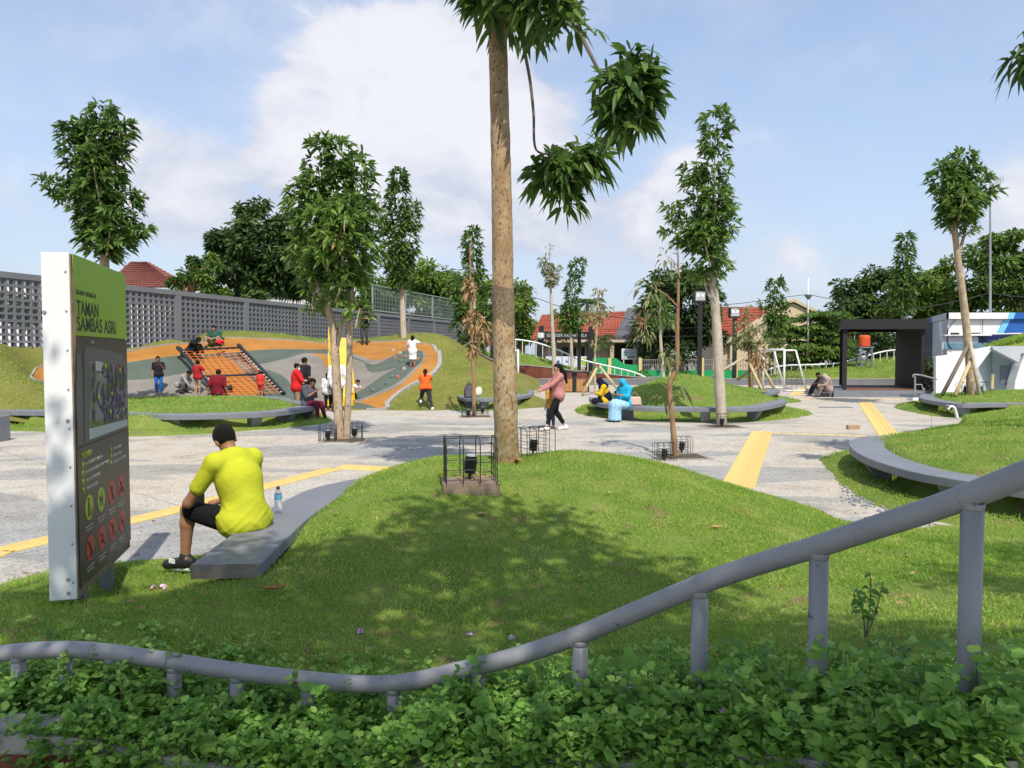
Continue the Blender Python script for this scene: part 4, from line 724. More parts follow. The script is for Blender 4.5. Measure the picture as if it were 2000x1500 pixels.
sapling((q(1515, 735)[0], 46, .5), [q(1513, 735), q(1514, 680), q(1516, 640)], (.12, .10, .08), [([q(1516, 650), q(1515, 600), q(1517, 545)], 1.0, -.02), ([q(1516, 640), q(1500, 610), q(1492, 590)], .9, -.02), ([q(1516, 640), q(1526, 610), q(1530, 590)], .9, -.02), ([q(1515, 680), q(1522, 655), q(1524, 645)], .8, .1), ([q(1515, 680), q(1505, 660), q(1500, 650)], .8, .1)],
        'leafy spike-topped sapling before the cream gable', 'bark_grey', L=.62, Wd=.15, spacing=.13, n=9)
q = Q(24.8)
sapling(q(1896, 772), [q(1897, 778), q(1893, 700), q(1882, 590), q(1870, 500), q(1866, 455), q(1866, 420)], (.165, .155, .14, .125, .10, .06), [([q(1868, 450), q(1872, 390), q(1880, 340), q(1884, 298)], 1.0), ([q(1866, 440), q(1850, 390), q(1842, 350), q(1838, 330)], 1.0), ([q(1872, 440), q(1900, 400), q(1920, 385), q(1935, 372)], .95), ([q(1868, 440), q(1895, 390), q(1905, 360), q(1908, 330)], 1.0), ([q(1868, 420), q(1860, 370), q(1858, 340), q(1858, 318)], 1.0), ([q(1872, 430, -.5), q(1880, 390, -.7), q(1886, 360, -.6)], 1.0, .1), ([q(1878, 470), q(1895, 450), q(1905, 440)], .55, .2)],
        'staked tree with a round leafy head before the white wall', 'bark', L=.55, Wd=.13, spacing=.11, n=9, branches=[([q(1868, 490), q(1860, 450), q(1856, 420)], (.07, .04)), ([q(1872, 500), q(1884, 455), q(1890, 420)], (.07, .04))], tint=.42)
q = Q(50)
sapling((q(1765, 700)[0], 50, 0), [q(1766, 745), q(1764, 640), q(1764, 560)], (.17, .13, .1), [([q(1764, 600), q(1765, 530), q(1770, 455)], 1.05, -.05), ([q(1766, 600), q(1780, 550), q(1784, 525)], 1.0, -.05), ([q(1764, 620), q(1756, 580), q(1754, 550)], 1.0, -.05)],
        'far leafy spike rising above the trees behind the black pavilion', 'bark_grey', L=.66, Wd=.16, spacing=.13, n=9)
# --- tree just out of the picture whose leaves reach in at the upper corner
q = Q(9.5)
def corner_tree():
    b = np.array([8.4, 9.9, 0.0]); b[2] = float(H5(b[0], b[1])); root = empty('corner_tree', tuple(b), 'leafy branch tip reaching in at the upper right corner', 'tree')
    trunk_obj(root, [b-np.array([0, 0, .2]), b+np.array([.05, 0, 2.5]), b+np.array([0, .1, 5]), b+np.array([.1, 0, 7])], (.15, .13, .11, .06), M['bark'], n=14)
    trunk_obj(root, [b+np.array([0, 0, 4.6]), b+np.array([-.6, 0, 5.2]), q(2030, 85)], (.03, .012), M['bark'], 'branch')
    leaf_obj('crown', join_data([twigged(q(2012, 100), (.18, .2, .25), 12, 8, .34, .085), twigged(b+np.array([.2, 0, 6.4]), (.8, .8, 1.1), 60, 8, .5, .12), twigged(b+np.array([1.0, .3, 5.3]), (.7, .7, .7), 40, 8, .5, .12)]), M['leaf'], root)
corner_tree()

# ---------------------------------------------------------------- big broad trees
def broad_tree(name, base, blobs, label, mat, leaf=.34, per=150, clumps=14, trunk=(.45, .3), tint=.42, limbs=5, group=None, cat='tree', flat=1.0, spread=.50):
    leaf *= 1.18
    root = empty(name, tuple(base), label, cat, group); base = np.array(base, float); ds = []
    cz = np.mean([b[0] for b in blobs], 0)
    top = np.array([base[0], base[1], max(base[2]+.5, cz[2]-blobs[0][1][2]*.3)])
    trunk_obj(root, [base-np.array([0, 0, .2]), base*.5+top*.5, top], (trunk[0], trunk[0]*.8, trunk[1]), M['bark_brown'])
    for c, rad in blobs:
        c = np.array(c); rad = np.array(rad); vol = rad.prod()**(2/3)
        k = max(5, int(clumps*vol/4.0))
        d = unit(rng.normal(size=(k, 3))); cc = c+d*rad*rng.uniform(.45, 1.0, (k, 1)); cr = rng.uniform(.55, 1.0, k)*min(rad)*spread
        if limbs: trunk_obj(root, [top*.7+base*.3, top*.4+c*.6, c+d[0]*rad*.5], (trunk[1]*.6, .05), M['bark_brown'], 'limb', 7)
        n = per; dd = unit(rng.normal(size=(k, n, 3))); r = cr[:, None, None]*rng.uniform(.35, 1.05, (k, n, 1))
        p = (cc[:, None]+dd*r*np.array([1.15, 1.15, .75*flat])).reshape(-1, 3)
        Dv = unit(dd.reshape(-1, 3)*np.array([1, 1, .6])+np.array([0, 0, .05])+.45*rng.normal(size=(k*n, 3)))
        t = np.clip(np.repeat(tint+.11*rng.normal(size=k), n)+.13*rng.normal(size=k*n), 0, 1)
        ds.append(leaf_data(p, Dv, leaf*rng.uniform(.6, 1.25, k*n), leaf*.42*rng.uniform(.7, 1.2, k*n), .35, t, fold=0, upv=unit(dd.reshape(-1, 3)+np.array([0, 0, .7])+.4*rng.normal(size=(k*n, 3)))))
    leaf_obj('crown', join_data(ds), M[mat], root); return root
def B(x, y, Y, rx, ry, rd=None): p = D(x, y, Y); k = Y/FPX; return (p, (rx*k, (rd or rx)*k, ry*k))
g = 'broad trees beyond the park'
broad_tree('broad_tree', (-18.4, 52, 0), [B(500, 480, 52, 95, 65), B(450, 520, 51, 60, 50), B(560, 520, 52, 60, 60), B(490, 425, 52, 50, 35), B(440, 470, 51, 50, 30), B(560, 450, 52, 45, 35), B(500, 560, 52, 90, 40)], 'big dark spreading tree behind the block fence', 'tree_dark', leaf=.42, clumps=13, group=g, tint=.40)
broad_tree('broad_tree', (-20.5, 47, 0), [B(378, 545, 47, 38, 32), B(400, 520, 47, 28, 28), B(350, 572, 47, 36, 18), B(420, 570, 47, 36, 24)], 'lighter green tree at the foot of the big dark one, beside the red-brown roof', 'tree_mid', leaf=.34, clumps=14, group=g)
broad_tree('broad_tree', (-13.5, 60, 0), [B(700, 565, 62, 75, 50), B(640, 600, 60, 50, 40), B(745, 590, 62, 50, 40)], 'bushy tree behind the wire mesh screen', 'tree_mid', leaf=.42, clumps=10, group=g)
broad_tree('broad_tree', (-7.5, 66, 0), [B(830, 560, 66, 75, 55), B(870, 600, 66, 70, 45), B(800, 600, 66, 60, 40)], 'bright green round tree over the far end of the block fence', 'tree_bright', leaf=.44, clumps=10, group=g)
broad_tree('broad_tree', (-1.5, 72, 0), [B(920, 580, 74, 60, 55), B(960, 600, 74, 60, 60), B(910, 640, 74, 60, 50)], 'bright green tree showing behind the big trunk', 'tree_bright', leaf=.46, clumps=9, group=g)
broad_tree('broad_tree', (1, 76, 0), [B(1010, 590, 76, 32, 40), B(1005, 640, 76, 40, 45), B(1025, 640, 76, 20, 30)], 'light green tree between the big trunk and the school roof', 'tree_bright', leaf=.44, clumps=11, group=g)
broad_tree('broad_tree', (12.6, 56, 0), [B(1330, 590, 56, 75, 65), B(1320, 660, 56, 78, 55), B(1380, 620, 56, 40, 60), B(1275, 620, 56, 38, 50), B(1330, 550, 56, 50, 32)], 'dense dark round tree beside the school roof', 'tree_dark', leaf=.40, clumps=14, group=g, tint=.34)
def pagoda():
    Y = 50; root = empty('pagoda_tree', (D(1575, 740, Y)[0], Y, .4), 'layered bright green tree behind the white flag pole', 'tree', g); p0 = D(1580, 745, Y)
    trunk_obj(root, [p0, D(1580, 680, Y), D(1582, 620, Y)], (.2, .16, .08), M['bark_brown']); ds = []
    for i in range(90):
        y = rng.uniform(608, 715); half = np.interp(y, [600, 640, 720], [48, 62, 64]); x = 1585+rng.uniform(-1, 1)*half; dz = rng.uniform(-1.9, 1.6); c = D(x, y, Y+dz); n = 150
        th = rng.uniform(0, 6.28, n); rr = rng.uniform(0, 1, n)**.5*.95; p = c+np.stack([rr*np.cos(th), rr*np.sin(th), -.22*rr**2+.05*rng.normal(size=n)], 1)
        Dv = unit(np.stack([np.cos(th), np.sin(th), -.1+.2*rng.normal(size=n)], 1)); ds.append(leaf_data(p, Dv, .30*rng.uniform(.6, 1.2, n), .13, .4, np.clip(.48+.12*rng.normal()+.12*rng.normal(size=n), 0, 1), fold=0))
    leaf_obj('crown', join_data(ds), M['tree_mid'], root)
pagoda()
broad_tree('broad_tree', (30, 66, 0), [B(1680, 590, 66, 55, 45), B(1720, 560, 66, 50, 38), B(1655, 620, 66, 40, 40), B(1720, 620, 66, 60, 40), B(1690, 560, 66, 30, 22)], 'dark mango tree behind the black pavilion roof', 'tree_dark', leaf=.44, clumps=12, group=g)
broad_tree('broad_tree', (33, 58, 0), [B(1800, 560, 58, 50, 45), B(1830, 600, 58, 60, 40), B(1770, 610, 58, 50, 40), B(1860, 540, 58, 40, 35)], 'bright leafed tree above the blue and white building corner', 'tree_bright', leaf=.42, clumps=12, group=g)
broad_tree('broad_tree', (38, 54, 0), [B(1950, 520, 54, 60, 50), B(1990, 560, 54, 60, 60), B(1910, 560, 54, 50, 45), B(1960, 470, 54, 30, 25), B(1920, 610, 54, 60, 40)], 'tall tree behind the antenna mast', 'tree_mid', leaf=.42, clumps=12, group=g)
broad_tree('broad_tree', (46, 60, 0), [B(2080, 560, 60, 80, 70), B(2040, 600, 60, 60, 50)], 'tree at the far right edge over the white building', 'tree_mid', leaf=.46, clumps=9, group=g)
broad_tree('broad_tree', (28.0, 54, 0), [B(1690, 690, 54, 60, 40), B(1650, 680, 54, 30, 45), B(1740, 660, 54, 40, 45)], 'shrubby dark tree seen through the black pavilion', 'tree_dark', leaf=.34, clumps=13, group=g, limbs=0)
def palm(base, top, r, n, label, L):
    root = empty('palm_tree', tuple(base), label, 'palm tree', 'palms by the school'); trunk_obj(root, [base, (np.array(base)+top)/2, top], (.22, .17, .15), M['bark_grey']); ds = []
    for i in range(n):
        a = 6.28*i/n+rng.uniform(-.2, .2); el = rng.uniform(-.1, 1.1); d = unit(np.array([math.cos(a), math.sin(a), el])); m = 34; t = np.linspace(.08, 1, m); c = top+d*L*t[:, None]+np.array([0, 0, -1.])*(.55*L*t**2)[:, None]
        for s in (-1, 1):
            side = unit(np.cross(d, [0, 0, 1]))*s; Dv = unit(side+d*.5+np.array([0, 0, -.25])+.1*rng.normal(size=(m, 3))); ds.append(leaf_data(c, Dv, L*.30*np.sin(np.pi*np.clip(t*.92+.06, 0, 1))+.05, .06, .5, np.clip(.42+.12*rng.normal(size=m), 0, 1), fold=0))
    leaf_obj('crown', join_data(ds), M['tree_dark'], root)
palm(D(1147, 730, 70), D(1147, 592, 70), .2, 16, 'coconut palm rising over the school roof', 2.3)
palm(D(1082, 735, 57), D(1084, 655, 57), .15, 12, 'short palm before the left end of the school roof', 1.7)
palm(D(1165, 735, 57), D(1168, 662, 57), .15, 12, 'short palm before the middle of the school roof', 1.7)
# shade trees standing behind the camera
def street_trees():
    gs = 'street trees outside the park wall'; H_ = 6.6; ox, oy = sdir.x/sdir.z*H_, sdir.y/sdir.z*H_
    spots = [(-2.7, 4.1, 1.25), (-1.2, 5.2, 1.25), (-.1, 5.9, 1.0), (.4, 4.5, 1.2), (-4.0, 3.9, 1.2), (1.5, 3.6, 1.0), (2.9, 3.1, 1.0), (4.3, 3.0, 1.0), (1.0, 5.3, .6), (4.5, 6.0, .65), (3.3, 5.2, .4), (-3.5, 2.6, 1.2), (-1.5, 2.7, 1.25), (.5, 2.5, 1.25), (2.4, 2.0, 1.2), (4.0, 1.8, 1.2), (-.9, 3.8, .9), (5.6, 5.0, .5), (-3.4, 4.9, .8), (-1.9, 4.6, .9), (.9, 3.4, .9), (-.5, 6.3, .7)]
    for tx, lab in ((-3.2, 'street tree behind the viewer on the sign side'), (1.2, 'street tree straight behind the viewer'), (5.2, 'street tree behind the viewer on the rail side')):
        root = empty('street_tree', (tx, -5.2, 0), lab, 'tree', gs); fork = np.array([tx, -5.0, 4.2]); trunk_obj(root, [(tx, -5.2, -.2), (tx+.1, -5.1, 2), fork], (.24, .2, .16), M['bark_brown']); ds = []
        for X, Y, r in spots:
            cx = X+ox
            if min((-3.2, 1.2, 5.2), key=lambda a: abs(a-cx)) != tx: continue
            c = np.array([cx, Y+oy, H_+.25]); trunk_obj(root, [fork, fork*.4+c*.6+np.array([0, 0, .3]), c], (.09, .05, .02), M['bark_brown'], 'limb', 7)
            k = int(9*r*r)+2; d = unit(rng.normal(size=(k, 3))); cc = c+d*np.array([r, r, .4])*rng.uniform(.2, .95, (k, 1)); m = 95; dd = unit(rng.normal(size=(k, m, 3))); pp = (cc[:, None]+dd*rng.uniform(.1, .48, (k, m, 1))).reshape(-1, 3)
            ds.append(leaf_data(pp, unit(dd.reshape(-1, 3)+.4*rng.normal(size=(k*m, 3))), .17*rng.uniform(.6, 1.2, k*m), .075, .4, np.clip(.4+.15*rng.normal(size=k*m), 0, 1), fold=0))
        leaf_obj('crown', join_data(ds), M['tree_mid'], root)
street_trees()
# ---------------------------------------------------------------- lantana along the rail and over the wall
def ovate(P, Dv, L, Wd, droop, tint, upv=None): return leaf_data(P, Dv, L, Wd, droop, tint, upv=upv, fold=.10, wide=(1.0, .72), ts=(.34, .72))
def lantana():
    seg = np.linalg.norm(np.diff(RAILS, axis=0), axis=1); cum = np.concatenate([[0], np.cumsum(seg)]); ds = []; stems = MB()
    nrm = unit(offset_line(RAILS, -1)-RAILS[:, :2])
    def at(s, t, h):       # s along, t outwards (towards the viewer), h height over the bed
        p = np.stack([np.interp(s, cum, RAILS[:, i]) for i in range(3)], -1); n = np.stack([np.interp(s, cum, nrm[:, i]) for i in range(2)], -1)
        zg = p[..., 2]-rz_clear(p[..., 2]); xy = p[..., :2]+n*t[..., None]; zin = H1(xy[..., 0], xy[..., 1])
        z = np.where(t < 0, zin, zg); over = np.clip(t-.36, 0, 9)
        z = np.where(t > .36, zg-1.25*over+.06, z)
        xy = np.where((t > .36)[..., None], p[..., :2]+n*(.36+.55*over)[..., None], xy)
        return np.stack([xy[..., 0], xy[..., 1], z+h], -1)
    n = 13500; s = rng.uniform(.05, cum[-1], n); t = rng.uniform(-.9, .98, n)
    u = 1000+FPX*np.interp(s, cum, RAILS[:, 0])/np.interp(s, cum, RAILS[:, 1])
    dens = np.interp(t, [-.85, -.5, -.15, .1, .95], [.05, .22, .75, 1, 1])*np.where((t < -.2), np.clip(.75+.7*vnoise(s*3, t*3, 1.2, 21)+np.clip((u-900)/2500, -.1, .5), 0, 1), 1)
    bare = (t > .16)*np.clip((300-u)/200, 0, 1); dens = dens*(1-.93*bare)
    q_ = at(s, t, np.full(n, .1)); vis = (690+FPX*(CAMZ-q_[:, 2])/np.maximum(q_[:, 1], .3) < 1590) & (abs(FPX*q_[:, 0]/np.maximum(q_[:, 1], .3)) < 1120); k = (rng.uniform(size=n) < dens) & vis; s, t, u = s[k], t[k], u[k]; n = len(s)
    clump = .5+.5*vnoise(s*4, t*4, 1.5, 33); h = np.where(t < -.25, .05, np.interp(t, [-.25, .0, .4, .95], [.08, .16, .17, .11]))*(.35+.9*clump)*rng.uniform(.35, 1.15, n)
    tall = (rng.uniform(size=n) < .05+.05*(u > 1250)) & (t > -.35) & (t < .3); h = np.where(tall, h+rng.uniform(.05, .16, n), h); big_ = rng.uniform(.62, 1.2, n)
    base = at(s, t, np.zeros(n)); tip = at(s, t, h); lean = rng.normal(size=(n, 3))*.35+np.array([0, -.25, .8])*np.ones((n, 1)); lean = unit(lean)
    shade = rng.normal(size=n)*.13
    for lev in range(4):
        f = lev/3; c = tip-lean*(.034*(3-lev))[None] if 0 else tip-lean*(.030*(3-lev))
        a0 = rng.uniform(0, math.pi, n)+lev*math.pi/2
        for side in (0, math.pi):
            a = a0+side+rng.normal(size=n)*.15; r = np.interp(f, [0, 1], [.35, .9])
            Dv = unit(np.stack([np.cos(a), np.sin(a), np.full(n, .25+.5*f)], 1)+lean*.35)
            L = (.056 if lev < 3 else .038)*rng.uniform(.7, 1.25, n)*big_*(1-.12*(lev == 2))
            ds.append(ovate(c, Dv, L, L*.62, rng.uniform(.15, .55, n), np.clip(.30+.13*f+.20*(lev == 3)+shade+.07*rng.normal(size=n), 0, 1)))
    root = empty('lantana_bed', (0, 2.9, .3), 'leafy green lantana spilling under the rail and over the wall', 'ground cover', kind='stuff')
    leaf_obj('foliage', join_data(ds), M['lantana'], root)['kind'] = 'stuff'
    idx = rng.choice(n, min(n, 1500), False)
    for i in idx: stems.tube([base[i]-np.array([0, 0, .03]), (base[i]+tip[i])/2+rng.normal(size=3)*.01, tip[i]], .0016, 3, caps=False)
    tag(stems.obj('stems', material('lantana_stem', (.10, .11, .04), .2, 9, .8), root), kind='stuff')
    return at, cum
LAN_AT, LAN_CUM = lantana()
def upright_weed():
    b = np.array(D(1690, 1262, 3.5)); b[2] = float(H1(b[0], b[1])); root = empty('tall_weed', tuple(b), 'lone leafy weed stem standing above the ground cover right of centre', 'plant'); top = D(1700, 1120, 3.45); ds = []
    for e in (top, D(1672, 1150, 3.4), D(1725, 1135, 3.5)): trunk_obj(root, [b, (b+e)/2+np.array([.01, 0, 0]), e], (.004, .002), M['wood_dark'], 'stem', 5)
    for k in range(40):
        f = rng.uniform(.35, 1); e = (top, D(1672, 1150, 3.4), D(1725, 1135, 3.5))[k % 3]; c = b+(e-b)*f; a = rng.uniform(0, 6.28); ds.append(ovate(c[None], unit(np.array([[math.cos(a), math.sin(a), .1]])), np.array([.05*rng.uniform(.7, 1.2)]), .03, .5, np.array([.2])))
    leaf_obj('leaves', join_data(ds), M['lantana'], root)
upright_weed()
M['petal'] = material('lantana_petal', (.62, .34, .60), .15, 30, .7); M['petal2'] = material('lantana_petal_pale', (.72, .50, .66), .15, 30, .7)
def flower(p, r, label, mat):
    mb = MB(); p = np.array(p)
    for k in range(16):
        d = unit(rng.normal(size=3)); d[2] = abs(d[2])*.7+.1; c = p+d*r*.7; a = unit(np.cross(d, [.3, .2, 1])); b = np.cross(d, a); V = [c]
        for j in range(5): t = 6.283*j/5; V.append(c+(a*math.cos(t)+b*math.sin(t))*r*.42+d*.1*r)
        mb.add(V, [(0, 1+j, 1+(j+1) % 5) for j in range(5)])
    mb.tube([p-np.array([0, 0, r*3]), p], .002, 4); tag(mb.obj('lantana_flower', mat), label, 'flower', 'pink lantana flowers')
def onm(px, py, lift=.02): p = on_near(px, py); return p+np.array([0, 0, lift])
def on_near(px, py):
    d = ray(px, py); t = np.linspace(2.2, 11.5, 1500)/d[1]; z = H1(d[0]*t, d[1]*t); k = np.argmax(CAMZ+d[2]*t < z); return np.array([d[0]*t[k], d[1]*t[k], z[k]])
flower(onm(299, 1153), .028, 'left of two pink flower heads in the grass before the bench end', M['petal2']); flower(onm(318, 1152), .034, 'larger pink flower head in the grass before the bench end', M['petal2'])
flower(onm(703, 1240), .026, 'pink flower above the dip of the pipe rail', M['petal']); flower(onm(918, 1247), .024, 'small pink flower in the turf just above the rail at centre', M['petal2']); flower(onm(999, 1252), .022, 'small pink flower in the turf where the rail starts to climb', M['petal2'])
p = D(1411, 1386, 2.45); flower(p, .030, 'bright pink flower below the climbing rail', M['petal']); flower(D(1232, 1348, 2.8), .02, 'tiny pale flower under the rail between two posts', M['petal2'])
# fallen leaves
M['fallen'] = material('fallen_leaf', (.30, .13, .05), .3, 20, .8, .3, 60); M['fallen_pale'] = material('fallen_leaf_pale', (.42, .25, .13), .3, 20, .8)
def fallen(px, py, L, Wd, rz, label, mat, curl=.3):
    p = onm(px, py, .03); mb = MB(); n = 7; V = []
    for i in range(n):
        t = i/(n-1); w = Wd*math.sin(math.pi*min(t*.95+.03, 1))**.7; x = (t-.5)*L; z = curl*L*(t-.5)**2*2
        for s in (-1, 0, 1): q = (x, s*w/2, z+abs(s)*w*.25); V.append((p[0]+q[0]*math.cos(rz)-q[1]*math.sin(rz), p[1]+q[0]*math.sin(rz)+q[1]*math.cos(rz), p[2]+q[2]))
    mb.add(V, [(i*3+j, i*3+j+1, i*3+j+4, i*3+j+3) for i in range(n-1) for j in (0, 1)]); tag(mb.obj('fallen_leaf', mat, smooth=True), label, 'leaf', 'dry fallen leaves on the near mound')
fallen(536, 1160, .17, .06, .4, 'brown curled leaf lying in the shaded turf below the bench', M['fallen']); fallen(1011, 908, .16, .08, 1.3, 'brown leaf lying at the foot of the big trunk', M['fallen'], .6); fallen(1398, 1037, .12, .05, .2, 'dry leaf in the sunny turf right of the trunk', M['fallen_pale']); fallen(940, 1012, .09, .06, 1.0, 'small dry leaf before the caged lamp plinth', M['fallen_pale'])
# ---------------------------------------------------------------- caged uplights
M['lamp_black'] = material('lamp_housing', (.015, .015, .016), .2, 8, .4); M['glass'] = material('lamp_glass', (.35, .38, .40), .1, 5, .12, spec=.8); M['plinth'] = material('plinth_concrete', (.25, .19, .14), .25, 5, .9, .4, 40)
def cage_proto(w, h, wr, ribs):
    root = empty('caged_uplight', (0, 0, 0), 'x', 'lamp', 'caged tree uplights'); mb = MB(); a = w/2; r = .05
    def arch(x): return spline([(x, -a, 0), (x, -a, h-.09), (x, -a+.04, h-.015), (x, 0, h), (x, a-.04, h-.015), (x, a, h-.09), (x, a, 0)], 3)
    for i in range(4): mb.tube(arch(-a+2*a*i/3), wr, 5)
    for j in range(2):
        y = (-1, 1)[j]*a/3; mb.tube([(-a, y, 0), (-a, y, h-.004), (a, y, h-.004), (a, y, 0)], wr, 5)
    for k in range(ribs): z = .03+(h-.12)*k/(ribs-1); mb.tube([(-a, -a, z), (a, -a, z), (a, a, z), (-a, a, z)], wr, 5, closed=True)
    mb.obj('wire_cage', M['wire'], root, local=True)
    lb = MB().tube([(0, 0, .06), (.012, -.01, .22)], [.052, .055], 14).obj('lamp_body', M['lamp_black'], root, local=True)
    MB().tube([(.0125, -.0105, .222), (.013, -.011, .232)], [.047, .045], 14).obj('lens', M['glass'], lb, local=True)
    f = MB()
    for k in range(5): z = .09+.022*k; f.tube([(.0+.0008*k*3, -.0006*k*3, z), (.001+.0008*k*3, -.0006*k*3-.001, z+.008)], .062, 14)
    f.obj('cooling_fins', M['lamp_black'], lb, local=True)
    MB().tube([(0, 0, -.02), (0, 0, .07)], .016, 8).obj('stem', M['lamp_black'], root, local=True)
    return root
cg = cage_proto(.46, .40, .0055, 4); cs = cage_proto(.34, .34, .0045, 5)
def put(proto, p, rz, label, k=1.0, first=False):
    o = proto if first else copy_tree(proto); o.location = Vector([float(c) for c in p]); o.rotation_euler = (0, 0, rz); o.scale = (k, k, k); o['label'] = label; return o
p = onm(916, 962, 0); pz = float(H1(p[0], p[1]))
put(cg, (p[0], p[1]+.15, pz+.10), .14, 'caged lamp on a concrete plinth in front of the big trunk', 1.04, True)
mb = MB(); mb.box((p[0], p[1]+.13, pz+.02), (.54, .40, .16), .14); o = mb.obj('plinth', M['plinth']); bv = o.modifiers.new('b', 'BEVEL'); bv.width = .012
tag(o, 'brown concrete plinth in the turf under the caged lamp', 'plinth')
pd = MB()
for k in range(26):
    a = rng.uniform(0, 6.28); q = np.array([p[0]+rng.uniform(-.18, .18), p[1]+.15+rng.uniform(-.16, .16), pz+.106+rng.uniform(0, .03)]); d = np.array([math.cos(a), math.sin(a), .2])*.035
    pd.add([q, q+d+np.array([-d[1], d[0], 0])*.4, q+2*d, q+d-np.array([-d[1], d[0], 0])*.4], [(0, 1, 2, 3)])
tag(pd.obj('leaf_litter', M['fallen_pale']), 'dry leaf litter caught inside the plinth lamp cage', 'leaf litter', kind='stuff')
p = D(1041, 880, 9.75); put(cg, (p[0], p[1], float(H1(p[0], p[1]))), .5, 'caged lamp half behind the big trunk on its right side', .92)
for px, py, rz, lab in ((640, 861, .1, 'caged lamp left of the two-stemmed sapling'), (692, 856, .1, 'caged lamp right of the two-stemmed sapling'), (1297, 899, .2, 'caged lamp left of the crooked brown sapling'), (1331, 884, .2, 'caged lamp right of the crooked brown sapling'), (914, 815, .2, 'caged lamp left of the dry brown sapling'), (942, 809, .2, 'caged lamp right of the dry brown sapling'), (1409, 834, .2, 'caged lamp against the foot of the tall columnar tree')):
    first = px == 640; put(cs, G(px, py), rz, lab, 1.0 if py < 870 else .92, first)
p = D(1913, 771, 24.6); put(cs, (p[0], p[1], float(H6(p[0], p[1]))), .2, 'caged lamp right of the staked tree on its mound', 1.2); p = D(1885, 769, 25.0); put(cs, (p[0], p[1], float(H6(p[0], p[1]))), .2, 'caged lamp left of the staked tree on its mound', 1.2)
# tree pits in the paving
for px, py, lab in ((668, 861, 'two-stemmed sapling'), (1324, 893, 'crooked brown sapling'), (926, 814, 'dry brown sapling'), (1409, 834, 'columnar tree')):
    p = G(px, py); mb = MB(); mb.box((p[0]+.05, p[1]+.05, .006), (1.0, .8, .012), .1); mb.box((p[0]+.05, p[1]+.05, .0075), (.82, .62, .013), .1, 1); tag(mb.obj('tree_pit', [M['concrete'], M['soil']]), kind='structure')
# ---------------------------------------------------------------- tactile strips
def strip(pts, w, label, mat='tactile', tile=.30, joint=.006):
    P = [np.array(p[:2]) for p in pts]; root = empty('tactile_strip', (*P[0], 0), kind='structure'); k = 0
    me = {}
    for a, b in zip(P, P[1:]):
        d = b-a; L = np.linalg.norm(d); d /= L; n = np.array([-d[1], d[0]]); m = max(1, round(L/tile)); t = L/m
        for i in range(m):
            c = a+d*(i+.5)*t; key = (round(t, 4), w)
            if key not in me:
                mb = MB(); mb.box((0, 0, .003), (t-joint, w, .014))
                for r in range(4): mb.box((0, -w/2+w*(r+.5)/4, .0122), (t-joint-.03, w*.11, .006), taper=.8)
                x = bpy.data.meshes.new('tile'); x.from_pydata(mb.v, [], mb.f); x.update(); x.materials.append(M[mat]); me[key] = x
            o = bpy.data.objects.new('tile', me[key]); COL.objects.link(o); o.parent = root; o.location = (c[0]-P[0][0], c[1]-P[0][1], 0); o.rotation_euler = (0, 0, math.atan2(d[1], d[0]))
strip([G(-60, 1100), G(0, 1077), G(330, 1000), G(655, 915), ], .30, ''); strip([G(662, 912), G(772, 917)], .45, '')
strip([G(1489, 843), G(1440, 952)], .46, ''); strip([G(1500, 846), G(1692, 852)], .16, '', 'tactile_pale'); strip([G(1688, 785), G(1740, 856)], .45, ''); strip([G(1572, 757), G(1552, 772)], .45, ''); strip([G(1540, 780), G(1790, 781)], .14, '', 'tactile_pale')
# ---------------------------------------------------------------- things lying on the paving
p = G(1666, 838); o = MB(); o.box((p[0], p[1], .05), (.30, .12, .10), .1); o = o.obj('loose_brick', material('brick', (.38, .25, .15), .15, 9, .9, .4, 60)); o.modifiers.new('b', 'BEVEL').width = .008; tag(o, 'single brown brick lying on the paving near the yellow strip', 'brick')
p = G(1632, 796); root = empty('drain_grate', (p[0], p[1], 0), 'long steel drain grate set in the paving before the pavilion', 'drain grate'); mb = MB(); mb.box((p[0], p[1], .008), (1.1, .22, .02), -.02); mb.obj('frame', M['bench'], root)
for k in range(18): MB().box((p[0]-.5+k*.059, p[1], .021), (.03, .18, .008), -.02).obj('bar', M['rail'], root)
def tap():
    p = D(1868, 812, 17.0); p[2] = float(H5(p[0], p[1])); root = empty('standpipe_tap', tuple(p), 'bent white standpipe tap sticking out of the mound edge', 'tap'); q = Q(17.0)
    MB().tube(spline([q(1870, 818), q(1867, 806), q(1863, 796), q(1856, 795), q(1852, 800)], 5), .035, 10).obj('pipe', M['white'], root, smooth=True); MB().tube([q(1855, 797), q(1849, 791)], .03, 8).obj('valve', M['rail'], root); MB().tube([q(1858, 795), q(1854, 800)], .04, 8).obj('spout', M['lamp_black'], root)
tap()
for i, (px, py) in enumerate(((345, 1095), (70, 1150))): pass
stones = MB()
for k in range(420):
    px = rng.uniform(1640, 2000); py = np.interp(px, [1640, 1760, 2000], [965, 1000, 1010])+rng.uniform(-22, 14); p = G(px, py); r = rng.uniform(.012, .028); stones.lathe((p[0], p[1], 0), [(r*.7, 0), (r, r*.4), (r*.6, r*.8)], 6)
tag(stones.obj('pebble_mosaic', material('pebble_grey', (.22, .23, .25), .35, 9, .7)), 'grey pebbles set along the paving edge by the wide bench', 'pebbles', kind='stuff')
